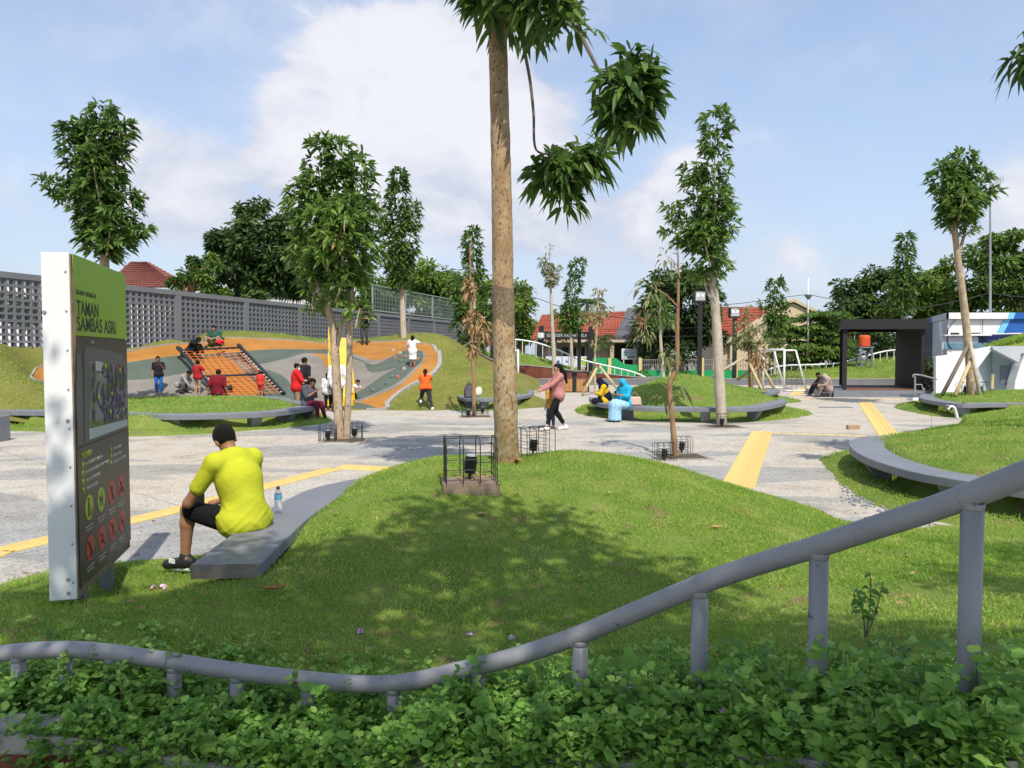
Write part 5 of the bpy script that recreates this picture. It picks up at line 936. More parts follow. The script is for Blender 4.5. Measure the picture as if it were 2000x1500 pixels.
# ---------------------------------------------------------------- welcome sign
M['s_white'] = material('sign_white', (.72, .73, .72), .05, 3, .55, speck=(14, .70, (.55, .54, .5))); M['s_green'] = material('sign_green', (.29, .47, .022), .05, 2, .42, .05, 10); M['s_dark'] = material('sign_dark', (.032, .031, .027), .08, 2, .4); M['s_edge'] = material('sign_edge', (.22, .16, .11), .3, 9, .8)
M['s_grey'] = material('sign_grey', (.105, .108, .112), .06, 3, .45); M['s_pale'] = material('sign_pale', (.45, .48, .48), .06, 3, .5); M['s_red'] = material('sign_red', (.50, .045, .028), .06, 4, .45); M['s_purple'] = material('sign_purple', (.055, .035, .115), .3, 30, .5); M['s_lime'] = material('sign_lime', (.34, .47, .03), .06, 4, .45); M['s_black'] = material('sign_black', (.012, .012, .012), .1, 4, .45); M['s_mgreen'] = material('sign_map_green', (.10, .155, .035), .15, 12, .5); M['s_text'] = material('sign_text_pale', (.5, .5, .44), .05, 4, .5); M['s_map'] = material('sign_map_path', (.20, .205, .21), .12, 14, .5); M['s_rust'] = material('sign_map_red', (.28, .07, .04), .2, 14, .5)
def sign():
    A = np.array([-2.775, 4.68]); Bp = np.array([-3.095, 5.94]); U = Bp-A; LEN = np.linalg.norm(U); U /= LEN; Nn = np.array([U[1], -U[0]]); Z0 = .30; HT = 2.20; TH = .16
    rz = math.atan2(U[1], U[0]); root = empty('sign_board', (A[0]+U[0]*LEN/2, A[1]+U[1]*LEN/2, Z0), 'tall upright park welcome sign with a green head and a dark map panel', 'sign')
    W3 = lambda u, v, d: (A[0]+U[0]*u*LEN+Nn[0]*d, A[1]+U[1]*u*LEN+Nn[1]*d, Z0+v*HT)
    def bx(name, u0, u1, v0, v1, d0, d1, mat, par=root, bev=0):
        P = [W3(u, v, d) for v in (v0, v1) for u, d in ((u0, d0), (u1, d0), (u1, d1), (u0, d1))]; mb = MB().add(P, [(0, 1, 2, 3), (7, 6, 5, 4), (0, 4, 5, 1), (1, 5, 6, 2), (2, 6, 7, 3), (3, 7, 4, 0)]); o = mb.obj(name, mat, par)
        if bev: b = o.modifiers.new('b', 'BEVEL'); b.width = bev; b.segments = 2
        return o
    bx('casing', 0, 1, 0, 1, -TH, 0, M['s_white'], bev=.006)
    bx('edge_trim', 0.001, .999, .003, .997, .0005, .008, M['s_edge'])
    head = bx('head_panel', .012, .995, .765, .998, .010, .017, M['s_green']); mapp = bx('map_panel', .012, .995, .44, .763, .010, .016, M['s_dark']); leg = bx('legend_panel', .012, .995, .03, .438, .010, .017, M['s_dark'])
    def poly(par, pts, d, mat, name, th=.0015):
        n = len(pts); a = sum(pts[i][0]*pts[(i+1) % n][1]-pts[(i+1) % n][0]*pts[i][1] for i in range(n)); pts = pts if a > 0 else pts[::-1]
        V = [W3(u, v, d) for u, v in pts]+[W3(u, v, d+th) for u, v in pts]; return MB().add(V, [tuple(range(n-1, -1, -1)), tuple(range(n, 2*n))]+[(i, (i+1) % n, n+(i+1) % n, n+i) for i in range(n)]).obj(name, mat, par)
    def disc(c, r, n=28): return [(c[0]+r/LEN*math.cos(6.2832*i/n), c[1]+r/HT*math.sin(6.2832*i/n)) for i in range(n)]
    def text(par, s, u, v, size, mat, d=.0185, width=None, name='lettering', bold=.0):
        cu = bpy.data.curves.new('t', 'FONT'); cu.body = s; cu.size = size; cu.extrude = .0006; cu.offset = bold; o = bpy.data.objects.new('t', cu); COL.objects.link(o); bpy.context.view_layer.update()
        me = bpy.data.meshes.new_from_object(o.evaluated_get(bpy.context.evaluated_depsgraph_get())); bpy.data.objects.remove(o); bpy.data.curves.remove(cu)
        n = len(me.vertices); co = np.zeros(n*3, np.float32); me.vertices.foreach_get('co', co); co = co.reshape(-1, 3); kx = (width/(co[:, 0].max()-co[:, 0].min())) if width else 1
        x = (co[:, 0]-co[:, 0].min())*kx; q = np.stack([A[0]+U[0]*(u*LEN+x)+Nn[0]*(d+co[:, 2]), A[1]+U[1]*(u*LEN+x)+Nn[1]*(d+co[:, 2]), Z0+v*HT+co[:, 1]], 1)
        me.vertices.foreach_set('co', q.astype(np.float32).ravel()); me.materials.clear(); me.update(); return link(name, me, mat, par)
    text(head, 'SELAMAT DATANG DI', .045, .885, .045, M['s_black'], width=.42); text(head, 'TAMAN', .05, .826, .135, M['s_black'], width=.47, bold=.0012); text(head, 'SAMBAS ASRI', .05, .780, .135, M['s_black'], width=.90, bold=.0012)
    # the plan of the park
    def bit(pts, d, mat, name='map_shape'): return poly(mapp, pts, .0165+d, M[mat], name)
    bit([(.13, .447), (.98, .447), (.985, .62), (.95, .69), (.85, .712), (.24, .735), (.16, .73), (.145, .71)], 0, 's_grey'); bit([(.02, .447), (.10, .447), (.11, .66), (.085, .71), (.03, .715)], 0, 's_grey')
    bit([(.21, .452), (.96, .452), (.96, .475), (.21, .485)], .002, 's_pale'); bit([(.22, .49), (.95, .48), (.95, .665), (.25, .69)], .002, 's_map')
    bit([(.22, .487), (.62, .482), (.62, .50), (.22, .505)], .004, 's_mgreen'); bit([(.78, .48), (.95, .48), (.95, .50), (.78, .50)], .004, 's_mgreen'); bit([(.36, .655), (.62, .65), (.62, .682), (.36, .69)], .004, 's_mgreen'); bit([(.24, .50), (.30, .50), (.32, .68), (.26, .685)], .004, 's_mgreen'); bit([(.66, .60), (.94, .59), (.94, .64), (.66, .645)], .004, 's_mgreen'); bit([(.45, .575), (.75, .57), (.75, .61), (.45, .615)], .004, 's_mgreen')
    bit([(.33, .66), (.46, .656), (.46, .685), (.33, .69)], .006, 's_pale'); bit([(.32, .625), (.47, .62), (.47, .65), (.32, .654)], .006, 's_map'); bit([(.74, .65), (.85, .648), (.85, .672), (.74, .674)], .006, 's_rust')
    n = 30; ro, ri = .19, .175
    for c, a_, b_ in (((.50, .585), .17, .055), ((.68, .52), .10, .036)):
        P = [(c[0]+a_*math.cos(6.2832*i/n), c[1]+b_*math.sin(6.2832*i/n)) for i in range(n)]; Qi = [(c[0]+a_*.88*math.cos(6.2832*i/n), c[1]+b_*.90*math.sin(6.2832*i/n)) for i in range(n)]
        V = [W3(u, v, .0225) for u, v in P+Qi]; MB().add(V, [(i, (i+1) % n, n+(i+1) % n, n+i) for i in range(n)]).obj('map_ring', M['s_black'], mapp)
    trees = [(.27, .67), (.27, .62), (.28, .57), (.27, .52)]+[(.46+.085*i+.02*(j % 2), .655-.031*j) for i in range(6) for j in range(6) if not (j == 1 and i < 1)]; r_ = np.random.default_rng(4)
    pm = MB()
    for u, v in trees:
        u += r_.uniform(-.015, .015); v += r_.uniform(-.006, .006); m = 9
        for k in range(m):
            a = 6.2832*k/m+r_.uniform(-.2, .2); R_ = r_.uniform(.035, .052); w = .35; pts = [(u, v), (u+R_*.6/LEN*math.cos(a-w), v+R_*.6/HT*math.sin(a-w)), (u+R_/LEN*math.cos(a), v+R_/HT*math.sin(a)), (u+R_*.6/LEN*math.cos(a+w), v+R_*.6/HT*math.sin(a+w))]
            pm.add([W3(p, q, .0245) for p, q in pts], [(0, 1, 2, 3)])
    tag(pm.obj('map_trees', M['s_purple'], mapp), kind='stuff')
    for u, v in ((.40, .64), (.50, .672), (.36, .575), (.62, .578), (.58, .52), (.80, .655), (.86, .515), (.72, .497)): poly(mapp, disc((u, v), .016, 14), .026, M['s_lime'], 'map_marker')
    text(mapp, 'C BS', .27, .742, .035, M['s_text'], .0175); 
    # legend
    text(leg, 'LEGENDA', .075, .405, .048, M['s_lime'], bold=.001)
    rows = [('PANGGUNG PERTUNJUKAN', .09, .378), ('LAPANGAN OLAHRAGA MULTIFUNGSI', .09, .353), ('AREA BERMAIN ANAK', .09, .328), ('TAMAN KELUARGA', .09, .303), ('TAMAN LANSIA', .60, .385), ('PARKIR SEPEDA', .60, .362), ('POS JAGA DAN TOILET', .60, .340)]
    for i, (s, u, v) in enumerate(rows):
        poly(leg, disc((u, v+.006), .021, 16), .0175, M['s_lime'], 'number_dot'); text(leg, str(i+1), u-.008, v, .026, M['s_black'], .0205); text(leg, s, u+.035, v, .034, M['s_text'], width=min(.031*len(s)*.62, .58 if u < .5 else .42))
    us = (.175, .385, .595, .80)
    def line(par, a, b, w, d, mat):
        a = np.array([a[0]*LEN, a[1]*HT]); b = np.array([b[0]*LEN, b[1]*HT]); t = unit(b-a); n = np.array([-t[1], t[0]])*w/2; P = [a-n, b-n, b+n, a+n]; return poly(par, [(p[0]/LEN, p[1]/HT) for p in P], d, mat, 'icon_stroke', .001)
    for r_i, v in enumerate((.248, .125)):
        for j, u in enumerate(us):
            ok = r_i == 0 and j < 2; ic = poly(leg, disc((u, v), .086, 30), .0175, M['s_lime' if ok else 's_red'], 'icon_disc')
            U_ = lambda dx, dy: (u+dx/LEN, v+dy/HT); K = M['s_black']
            if ok and j == 0:      # person beside a bin
                poly(ic, disc(U_(-.02, .055), .013, 12), .0195, K, 'icon_stroke'); line(ic, U_(-.02, .038), U_(-.02, -.06), .024, .0195, K); line(ic, U_(-.012, .02), U_(.02, .0), .008, .0195, K); line(ic, U_(.02, -.06), U_(.045, -.06), .006, .0195, K); line(ic, U_(.018, -.06), U_(.014, -.015), .006, .0195, K); line(ic, U_(.046, -.06), U_(.05, -.01), .006, .0195, K)
            elif ok:               # dog on a lead
                line(ic, U_(-.03, -.005), U_(.03, .002), .034, .0195, K); line(ic, U_(-.022, -.01), U_(-.026, -.05), .011, .0195, K); line(ic, U_(.024, -.01), U_(.024, -.05), .011, .0195, K); poly(ic, disc(U_(-.04, .018), .015, 10), .0195, K, 'icon_stroke'); line(ic, U_(.03, .005), U_(.046, .03), .007, .0195, K); line(ic, U_(-.03, .02), U_(.03, .066), .003, .0195, K)
            else:
                kind = (r_i, j)
                if kind == (0, 2): line(ic, U_(0, -.06), U_(.0, .06), .016, .0195, K); line(ic, U_(-.03, .01), U_(.03, .03), .01, .0195, K)
                elif kind == (0, 3): poly(ic, disc(U_(-.03, -.025), .02, 12), .0195, K, 'icon_stroke'); poly(ic, disc(U_(.03, -.025), .02, 12), .0195, K, 'icon_stroke'); line(ic, U_(-.03, -.02), U_(.02, .03), .008, .0195, K)
                elif kind == (1, 0): line(ic, U_(0, -.05), U_(0, .04), .018, .0195, K); line(ic, U_(-.03, -.055), U_(.03, -.055), .012, .0195, K)
                elif kind == (1, 1): line(ic, U_(-.03, -.03), U_(.03, -.03), .014, .0195, K); line(ic, U_(-.02, -.02), U_(.01, .02), .012, .0195, K); line(ic, U_(.01, .02), U_(.03, .01), .01, .0195, K)
                elif kind == (1, 2): line(ic, U_(-.03, -.05), U_(.02, .0), .012, .0195, K); line(ic, U_(.02, .0), U_(-.01, .045), .012, .0195, K)
                else: line(ic, U_(-.045, -.005), U_(.03, -.005), .015, .0195, K); line(ic, U_(.038, -.005), U_(.048, -.005), .015, .0195, K)
                line(ic, U_(-.058, .058), U_(.058, -.058), .009, .0212, K)
            for k in range(2): line(leg, (u-.065+.01*k, v-.055-.011*k), (u+.065-.01*k, v-.055-.011*k), .006, .0175, M['s_text'])
    for k in range(9):
        v = .05+.112*k; p = W3(0, v, -.022); q = (p[0]-U[0]*.006, p[1]-U[1]*.006, p[2]); MB().tube([p, q], [.007, .005], 8).obj('rivet', M['rail'], root)
    for v, d in ((.06, -.05), (.02, -.05), (.52, -.03), (.83, -.145)): p = W3(0, v, d); MB().tube([p, (p[0]-U[0]*.008, p[1]-U[1]*.008, p[2])], [.013, .009], 8).obj('rivet', M['rail'], root)
    # curled skin at the near edge of the green sheet
    n = 14; V = []
    for i in range(n): v = .62+.375*i/(n-1); w = .035*math.sin(math.pi*i/(n-1)); V += [W3(.004, v, .009), W3(.014, v, .012+w*.25), W3(.002, v, .012+w*.45)]
    MB().add(V, [(3*i+j, 3*i+j+1, 3*i+j+4, 3*i+j+3) for i in range(n-1) for j in (0, 1)]).obj('peeling_edge', M['s_edge'], root)
    for u in (.25, .75):
        p = W3(u, 0, -TH/2); MB().box((p[0], p[1], Z0-.24), (.10, .08, .476), rz).obj('leg', M['bench'], root)
sign()
p = G(-6, 862); o = MB().box((p[0]-.02, p[1], .27), (.30, .5, .54)).obj('bench_pier', M['bench']); o.modifiers.new('b', 'BEVEL').width = .012; tag(o, 'grey bench pier cut off by the left edge of the picture', 'bench')
# water bottle on the bench
def bottle():
    p = np.array([-2.10, 6.62, .427]); root = empty('water_bottle', tuple(p), 'clear plastic water bottle standing on the bench behind the man', 'bottle'); gm = bpy.data.materials.new('clear_plastic'); gm.use_nodes = True; b = gm.node_tree.nodes['Principled BSDF']; b.inputs['Transmission Weight'].default_value = .92; b.inputs['Roughness'].default_value = .08; b.inputs['IOR'].default_value = 1.2; b.inputs['Base Color'].default_value = (.85, .93, 1, 1)
    MB().lathe(p, [(.030, 0), (.033, .01), (.031, .05), (.033, .06), (.033, .13), (.031, .14), (.033, .15), (.030, .19), (.014, .215), (.0135, .225)], 18).obj('body', gm, root, smooth=True)
    MB().lathe(p, [(.0335, .135), (.0338, .136), (.0338, .178), (.0335, .179)], 18).obj('label_band', material('bottle_band', (.10, .32, .52), .25, 40, .5), root, smooth=True)
    MB().lathe(p, [(.0155, .224), (.0158, .226), (.0155, .246), (.014, .248)], 14).obj('cap', material('bottle_cap', (.03, .03, .05), .1, 5, .5), root, smooth=True)
bottle()

# ---------------------------------------------------------------- small dry litter
def litter():
    n = 330; px = rng.uniform(20, 1980, n); py = 790+(1290-790)*rng.uniform(0, 1, n)**1.3; P = []
    for a, b in zip(px, py):
        d = ray(a, b); t = np.linspace(2.6, 27, 700)/d[1]; x, y = d[0]*t, d[1]*t; z = np.maximum.reduce([H1(x, y), np.zeros(len(t))]); k = np.argmax(CAMZ+d[2]*t < z)
        if k == 0 or H4(x[k], y[k]) > 0 or H5(x[k], y[k]) > 0 or H2(x[k], y[k]) > 0 or HP(x[k], y[k]) > .05 and y[k] > 18: continue
        P.append((x[k], y[k], z[k]+(.035 if z[k] > .01 else .006)))
    P = np.array(P); m = len(P); a = rng.uniform(0, 6.28, m); Dv = unit(np.stack([np.cos(a), np.sin(a), .12*rng.normal(size=m)], 1)); L = rng.uniform(.025, .075, m)
    tag(leaf_obj('leaf_litter', leaf_data(P, Dv, L, L*.42, .05, rng.uniform(0, .7, m), upv=unit(np.array([0, 0, 1.])+.25*rng.normal(size=(m, 3))), fold=.2), M['leaf_dry']), 'small dry leaves scattered over paving and turf', 'leaf litter', kind='stuff')
litter()
# ---------------------------------------------------------------- far edge of the plaza
def extr(mb, line, z0, z1, w, mi=0):
    L = np.array(line)[:, :2]; I = offset_line(L, w); n = len(L); z0 = np.broadcast_to(z0, n); z1 = np.broadcast_to(z1, n); V = []
    for i in range(n): V += [(*L[i], z1[i]), (*I[i], z1[i]), (*L[i], z0[i]), (*I[i], z0[i])]
    F = []
    for i in range(n-1): a, b = 4*i, 4*i+4; F += [(a, b, b+1, a+1), (a, a+2, b+2, b), (a+1, b+1, b+3, a+3)]
    F += [(0, 1, 3, 2), (4*n-4, 4*n-2, 4*n-1, 4*n-3)]
    return mb.add(V, F, mi)
YB = 43.6
line = [(-3, YB), (8, YB), (20, YB), (32, YB)]
root = empty('edge_wall', (10, YB, 0), 'low dark grey wall along the far side of the plaza', 'wall'); extr(MB(), [(-2.6, YB), (6, YB), (14, YB), (32, YB)], 0, .33, .5).obj('wall_body', M['track'], root); extr(MB(), [(-2.6, YB-.02), (6, YB-.02), (14, YB-.02), (32, YB-.02)], .332, .37, .54).obj('coping', M['kerb'], root)
bx = np.array([(D(x, 700, 44.6)[0], 44.6) for x in (878, 890, 905, 930, 960, 1000, 1050, 1100, 1150, 1200, 1250, 1290)]); bx[0, 1] = 42.0; bx[1, 1] = 43.4
bz = np.array([D(1000, y, 44.6)[2] for y in (690, 684, 681, 687, 703, 712, 716, 722, 728, 733, 739, 744)]); bz = np.maximum(bz, .40)
bxs = spline(np.concatenate([bx, bz[:, None]], 1), 5)
root = empty('rusted_wall', (bxs[0][0], 44.6, 0), 'rust brown steel wall curving down behind the football goal', 'wall'); extr(MB(), bxs, 0, bxs[:, 2], .12).obj('steel_plate', M['corten'], root); extr(MB(), bxs-np.array([0, .03, 0]), bxs[:, 2]+.001, bxs[:, 2]+.06, .2).obj('coping', M['kerb'], root)
# grass bank behind it and along the back
cb = [(-4, 45, 1.6), (bxs[0][0], 44.8, bxs[0][2]), (-2.6, 44.8, 2.0)]+[(p[0], 44.75, p[2]-.03) for p in bxs[::6]]+[tuple(D(x, y, 48.6)) for x, y in ((960, 690), (1003, 692), (1060, 702), (1100, 716), (1140, 728), (1200, 738), (1260, 746), (1300, 748), (1400, 748))]
cb += [(-4, 52, 2.0), (2, 52, 1.5), (6, 52, .4), (12, 52, 0), (10, 44.2, .32), (14, 44.2, .34), (16, 44.2, .36), (20, 44.2, .38), (24, 44.2, .4), (28, 44.2, .4)]+[tuple(D(x, y, 47.5)) for x, y in ((1440, 747), (1490, 738), (1530, 727), (1580, 722), (1640, 717), (1700, 707), (1750, 702), (1820, 696))]+[(20, 52, .5), (28, 52, 1.0), (35, 50, 1.4), (34, 45, .6)]
HB = TPS(cb, 1e-2); terrain('back_bank', lambda x, y: np.where(y > np.where(x < 9.4, 44.66, 44.1), HB(x, y), -1), -4.4, 36, 44.0, 52, .3, M['turf_far'], zlow=-.3)
tag(leaf_obj('bank_turf', blades(lambda x, y: np.where(y > np.where(x < 9.4, 44.8, 44.2), HB(x, y), -1), -4, 30, 44.2, 51.5, 22000, .17, .045, zmin=.05, tint0=.5), M['grass']), 'turf on the bank behind the plaza', 'grass', kind='stuff')
def far_rail(pts, Y, label, ground):
    P = spline([D(x, y, Y) for x, y in pts], 5); root = empty('bank_railing', (P[0][0], Y, 0), label, 'railing', 'white wavy railings on the bank'); MB().tube(P, .055, 8).obj('top_rail', M['white_far'], root, smooth=True)
    L = np.concatenate([[0], np.cumsum(np.linalg.norm(np.diff(P, axis=0), axis=1))]); n = int(L[-1]/.44)
    for i in range(n+1):
        s = L[-1]*i/n; q = np.array([np.interp(s, L, P[:, k]) for k in range(3)]); g_ = float(ground(q[0], q[1]))
        if q[2]-g_ > .1: MB().tube([(q[0], q[1], g_-.1), (q[0], q[1], q[2])], .026, 6).obj('post', M['white_far'], root)
far_rail([(940, 668), (975, 663), (1003, 663), (1030, 666), (1060, 673), (1100, 688), (1130, 701), (1165, 710), (1200, 718), (1240, 728), (1270, 742), (1300, 757)], 48.6, 'white wavy railing dropping from the trunk towards the bins', HB)
far_rail([(1470, 738), (1487, 728), (1512, 718), (1535, 714), (1563, 713), (1600, 712), (1637, 709), (1665, 703), (1700, 693), (1730, 686), (1760, 683), (1800, 684)], 47.5, 'white wavy railing rising behind the right goal and pavilion', HB)
# ---------------------------------------------------------------- black pavilion
M['pav'] = material('pavilion_black', (.016, .016, .018), .12, 2, .7); M['deck'] = material('deck_wood', (.17, .085, .055), .25, 3, .7, .2, 20, stretch=(1, 6, 1))
def pavilion():
    X0, X1, Y0, Y1 = 14.2, 17.75, 31.9, 36.4; B0, B1 = 16.05, 18.9; zf = .30; zt = 3.32; root = empty('pavilion', ((X0+X1)/2, Y0, 0), 'black box-framed open pavilion on a low stage', 'pavilion')
    L = lambda u, v: (X0+(X1-X0)*u+((B0+(B1-B0)*u)-(X0+(X1-X0)*u))*v, Y0+(Y1-Y0)*v)
    def pr(name, us, z0, z1, mat, par=root): return MB().prism([L(*p) for p in us], z0, z1).obj(name, mat, par)
    R4 = lambda u0, u1, v0, v1: [(u0, v0), (u1, v0), (u1, v1), (u0, v1)]
    pr('stage_base', R4(-.1, 1.06, -.06, 1.04), 0, .28, M['bench']); pr('step', R4(-.27, -.1005, .0, .34), 0, .15, M['bench'])
    n = 14
    for i in range(n): pr('plank', R4(.03+.94*i/n, .03+.94*(i+1)/n-.004, .0, 1.0), .281, .31, M['deck'])
    pr('post', R4(0, .055, 0, .05), zf+.011, zt-.16, M['pav']); pr('post', R4(0, .06, .95, 1.0), zf+.011, zt-.16, M['pav'])
    pr('side_wall', R4(.955, .99, .01, .99), zf+.011, zt-.16, M['pav'])
    for k in range(13): pr('slat', R4(.9905, 1.004, .04+.07*k, .052+.07*k), zf, zt-.2, M['pav'])
    pr('roof', R4(-.01, 1.01, -.01, 1.01), zt-.13, zt, M['pav'])
    pr('fascia', R4(-.02, 1.02, -.03, -.0105), zt-.42, zt+.01, M['pav']); pr('fascia', R4(-.02, 1.02, 1.0105, 1.03), zt-.42, zt+.01, M['pav']); pr('fascia', R4(-.02, -.0105, -.01, 1.01), zt-.42, zt+.008, M['pav']); pr('fascia', R4(1.0105, 1.02, -.01, 1.01), zt-.42, zt+.008, M['pav'])
    for i in range(9): pr('roof_batten', R4(.07+.1*i, .09+.1*i, .0, 1.0), zt-.24, zt-.131, M['pav'])
    return X0, X1, Y0, Y1
PAV = pavilion()
def handrail():
    q = Q(29.5); root = empty('ramp_handrail', tuple(G(1787, 781)), 'grey bent handrail on a white footing beside the pavilion', 'handrail'); MB().tube(spline([q(1783, 737), q(1785, 732), q(1800, 733), q(1830, 741)], 4), .03, 8).obj('rail', M['rail'], root, smooth=True)
    MB().tube([q(1787, 778), q(1787, 735)], .035, 8).obj('post', M['rail'], root); MB().tube([q(1787, 751), q(1800, 751), q(1806, 770)], .025, 8).obj('brace', M['rail'], root); p = G(1788, 782); MB().box((p[0], p[1], .09), (.4, .35, .18)).obj('footing', M['white'], root)
handrail()
# orange water tank on its stand
M['orange'] = material('tank_orange', (.62, .09, .025), .08, 3, .5)
q = Q(46.6); root = empty('water_tank', tuple(q(1688, 745)), 'orange plastic water tank on a steel stand seen through the pavilion', 'tank'); c = q(1688, 677)
MB().lathe(c, [(.33, 0), (.35, .05), (.335, .12), (.35, .2), (.335, .3), (.35, .4), (.335, .5), (.35, .6), (.33, .66), (.27, .70), (.1, .72)], 20).obj('tank', M['orange'], root, smooth=True)
for x, y in ((-.33, -.33), (.33, -.33), (.33, .33), (-.33, .33)): MB().tube([(c[0]+x, c[1]+y, .3), (c[0]+x, c[1]+y, c[2])], .05, 6).obj('leg', M['bench'], root)
MB().box((c[0], c[1], c[2]-.05), (.9, .8, .08)).obj('platform', M['bench'], root)
for s in (-1, 1): MB().tube([(c[0]-.33*s, c[1]-.33, 1.0), (c[0]+.33*s, c[1]-.33, c[2]-.1)], .025, 6).obj('brace', M['bench'], root)
# ---------------------------------------------------------------- blue and white building and white walls
M['bwhite'] = material('building_white', (.70, .70, .69), .04, .6, .6, speck=(3, .68, (.58, .57, .54))); M['bblue'] = material('building_blue', (.02, .10, .36), .06, .6, .45); M['bsky'] = material('building_skyblue', (.17, .50, .78), .06, .6, .45); M['bnavy'] = material('building_navy', (.014, .03, .10), .1, .6, .5); M['bgrey'] = material('building_grey', (.42, .45, .50), .06, .8, .6)
def building():
    Y = 38.0; q = Q(Y); z1 = q(1850, 611)[2]; xl = q(1850, 650)[0]; root = empty('blue_white_building', (xl, Y, 0), 'white flat-roofed building with slanted blue stripes', 'building')
    ca = np.array([xl, Y]); cb_ = np.array([D(1822, 640, Y+4)[0], Y+4.0]); cc_ = np.array([D(1806, 640, Y+8)[0], Y+8.0]); MB().prism([(xl+.02, Y), (40, Y), (40, Y+8), (cc_[0]+.3, cc_[1]), (cb_[0]+.3, cb_[1])], 0, z1-.33).obj('front_wall', M['bwhite'], root)
    e = MB(); zt, zb = z1, z1-.32
    xs = [xl-.05, q(1965, 640)[0], q(1977, 640)[0], 40]; sk = .35
    def quad(x0, x1, za, zb_, y, s0, s1, name, mat): MB().add([(x0-s0, y, zb_), (x1-s1, y, zb_), (x1, y, za), (x0, y, za), (x0-s0, y+.06, zb_), (x1-s1, y+.06, zb_), (x1, y+.06, za), (x0, y+.06, za)], [(0, 1, 2, 3), (7, 6, 5, 4), (3, 2, 6, 7), (0, 4, 5, 1), (0, 3, 7, 4), (1, 5, 6, 2)]).obj(name, mat, root)
    for a, b, m in ((xs[0], xs[1], 'bwhite'), (xs[1], xs[2], 'bsky'), (xs[2], xs[3], 'bblue')): quad(a, b, zt, zb, Y-.22, 0 if a == xs[0] else .1, .1 if b != 40 else 0, 'fascia', M[m])
    zz = q(1950, 658)[2]; quad(xs[1]-.12, xs[2]-.12, zb, zz, Y-.06, .45, .45, 'stripe', M['bsky']); quad(xs[2]-.12, 40, zb, zz, Y-.06, .45, 0, 'stripe', M['bblue'])
    MB().prism([(xl+.1, Y-.1), (40, Y-.1), (40, Y+8), (cc_[0]+.2, cc_[1]), (cb_[0]+.2, cb_[1])], z1-.08, z1-.02).obj('roof', M['bwhite'], root)
    # chamfered side: grey, then navy
    for p0, p1, m, dz in ((ca, cb_, 'bgrey', 0), (cb_, cc_, 'bnavy', .0)):
        V = [(*p0, 0), (*p1, 0), (*p1, zb), (*p0, zb), (p0[0]+.3, p0[1]+.3, 0), (p1[0]+.3, p1[1]+.3, 0), (p1[0]+.3, p1[1]+.3, zb), (p0[0]+.3, p0[1]+.3, zb)]; MB().add(V, [(1, 0, 3, 2), (4, 5, 6, 7), (0, 1, 5, 4), (3, 7, 6, 2)]).obj('side_wall', M[m], root)
        V = [(p0[0]-.12, p0[1]-.1, zb), (p1[0]-.12, p1[1]-.1, zb), (p1[0]-.12, p1[1]-.1, zt), (p0[0]-.12, p0[1]-.1, zt), (p0[0]+.3, p0[1]+.3, zb), (p1[0]+.3, p1[1]+.3, zb), (p1[0]+.3, p1[1]+.3, zt), (p0[0]+.3, p0[1]+.3, zt)]; MB().add(V, [(1, 0, 3, 2), (4, 5, 6, 7), (3, 7, 6, 2), (0, 1, 5, 4)]).obj('fascia', M['bgrey' if m == 'bgrey' else 'bblue'], root)
    MB().tube([q(1837, 628, .6), q(1842, 695, .6)], .06, 8).obj('downpipe', M['white'], root)
    for px in (1864, 1905):
        w = empty('window', tuple(q(px, 665, -.05))) if 0 else None; p = q(px, 671, -.03); W_ = .58
        f = MB().box((p[0], p[1], p[2]+.02), (W_*2+.1, .06, .62)).obj('window', M['bgrey'], root); MB().box((p[0], p[1]-.02, p[2]-.12), (W_*2-.05, .06, .30)).obj('pane', M['glass_blue'], f); MB().box((p[0], p[1]-.12, p[2]+.42), (W_*2+.16, .3, .05)).obj('canopy', M['bwhite'], f)
        pv = q(px+1, 653, -.03); MB().box((pv[0], pv[1], pv[2]), (.42, .06, .16)).obj('vent', M['black'], f)
    MB().tube(spline([q(1871, 612, -.1), q(1866, 625, -.1), q(1853, 640, -.1), q(1851, 660, -.1), q(1853, 675, -.1), q(1860, 682, -.1)], 4), .02, 5).obj('cable', M['black'], root); MB().tube([q(1919, 610, -.1), q(1920, 672, -.1)], .014, 5).obj('cable', M['black'], root); MB().tube([q(1878, 654, -.2), q(1960, 652, -.2), q(2010, 651, -.2)], .03, 6).obj('conduit', M['white'], root)
    MB().box((q(1955, 668)[0]+1, Y-.04, q(1955, 666)[2]), (4.4, .05, .7)).obj('shop_opening', M['bnavy'], root)
M['glass_blue'] = material('blue_glass', (.10, .22, .28), .3, 3, .15, spec=.7)
building()
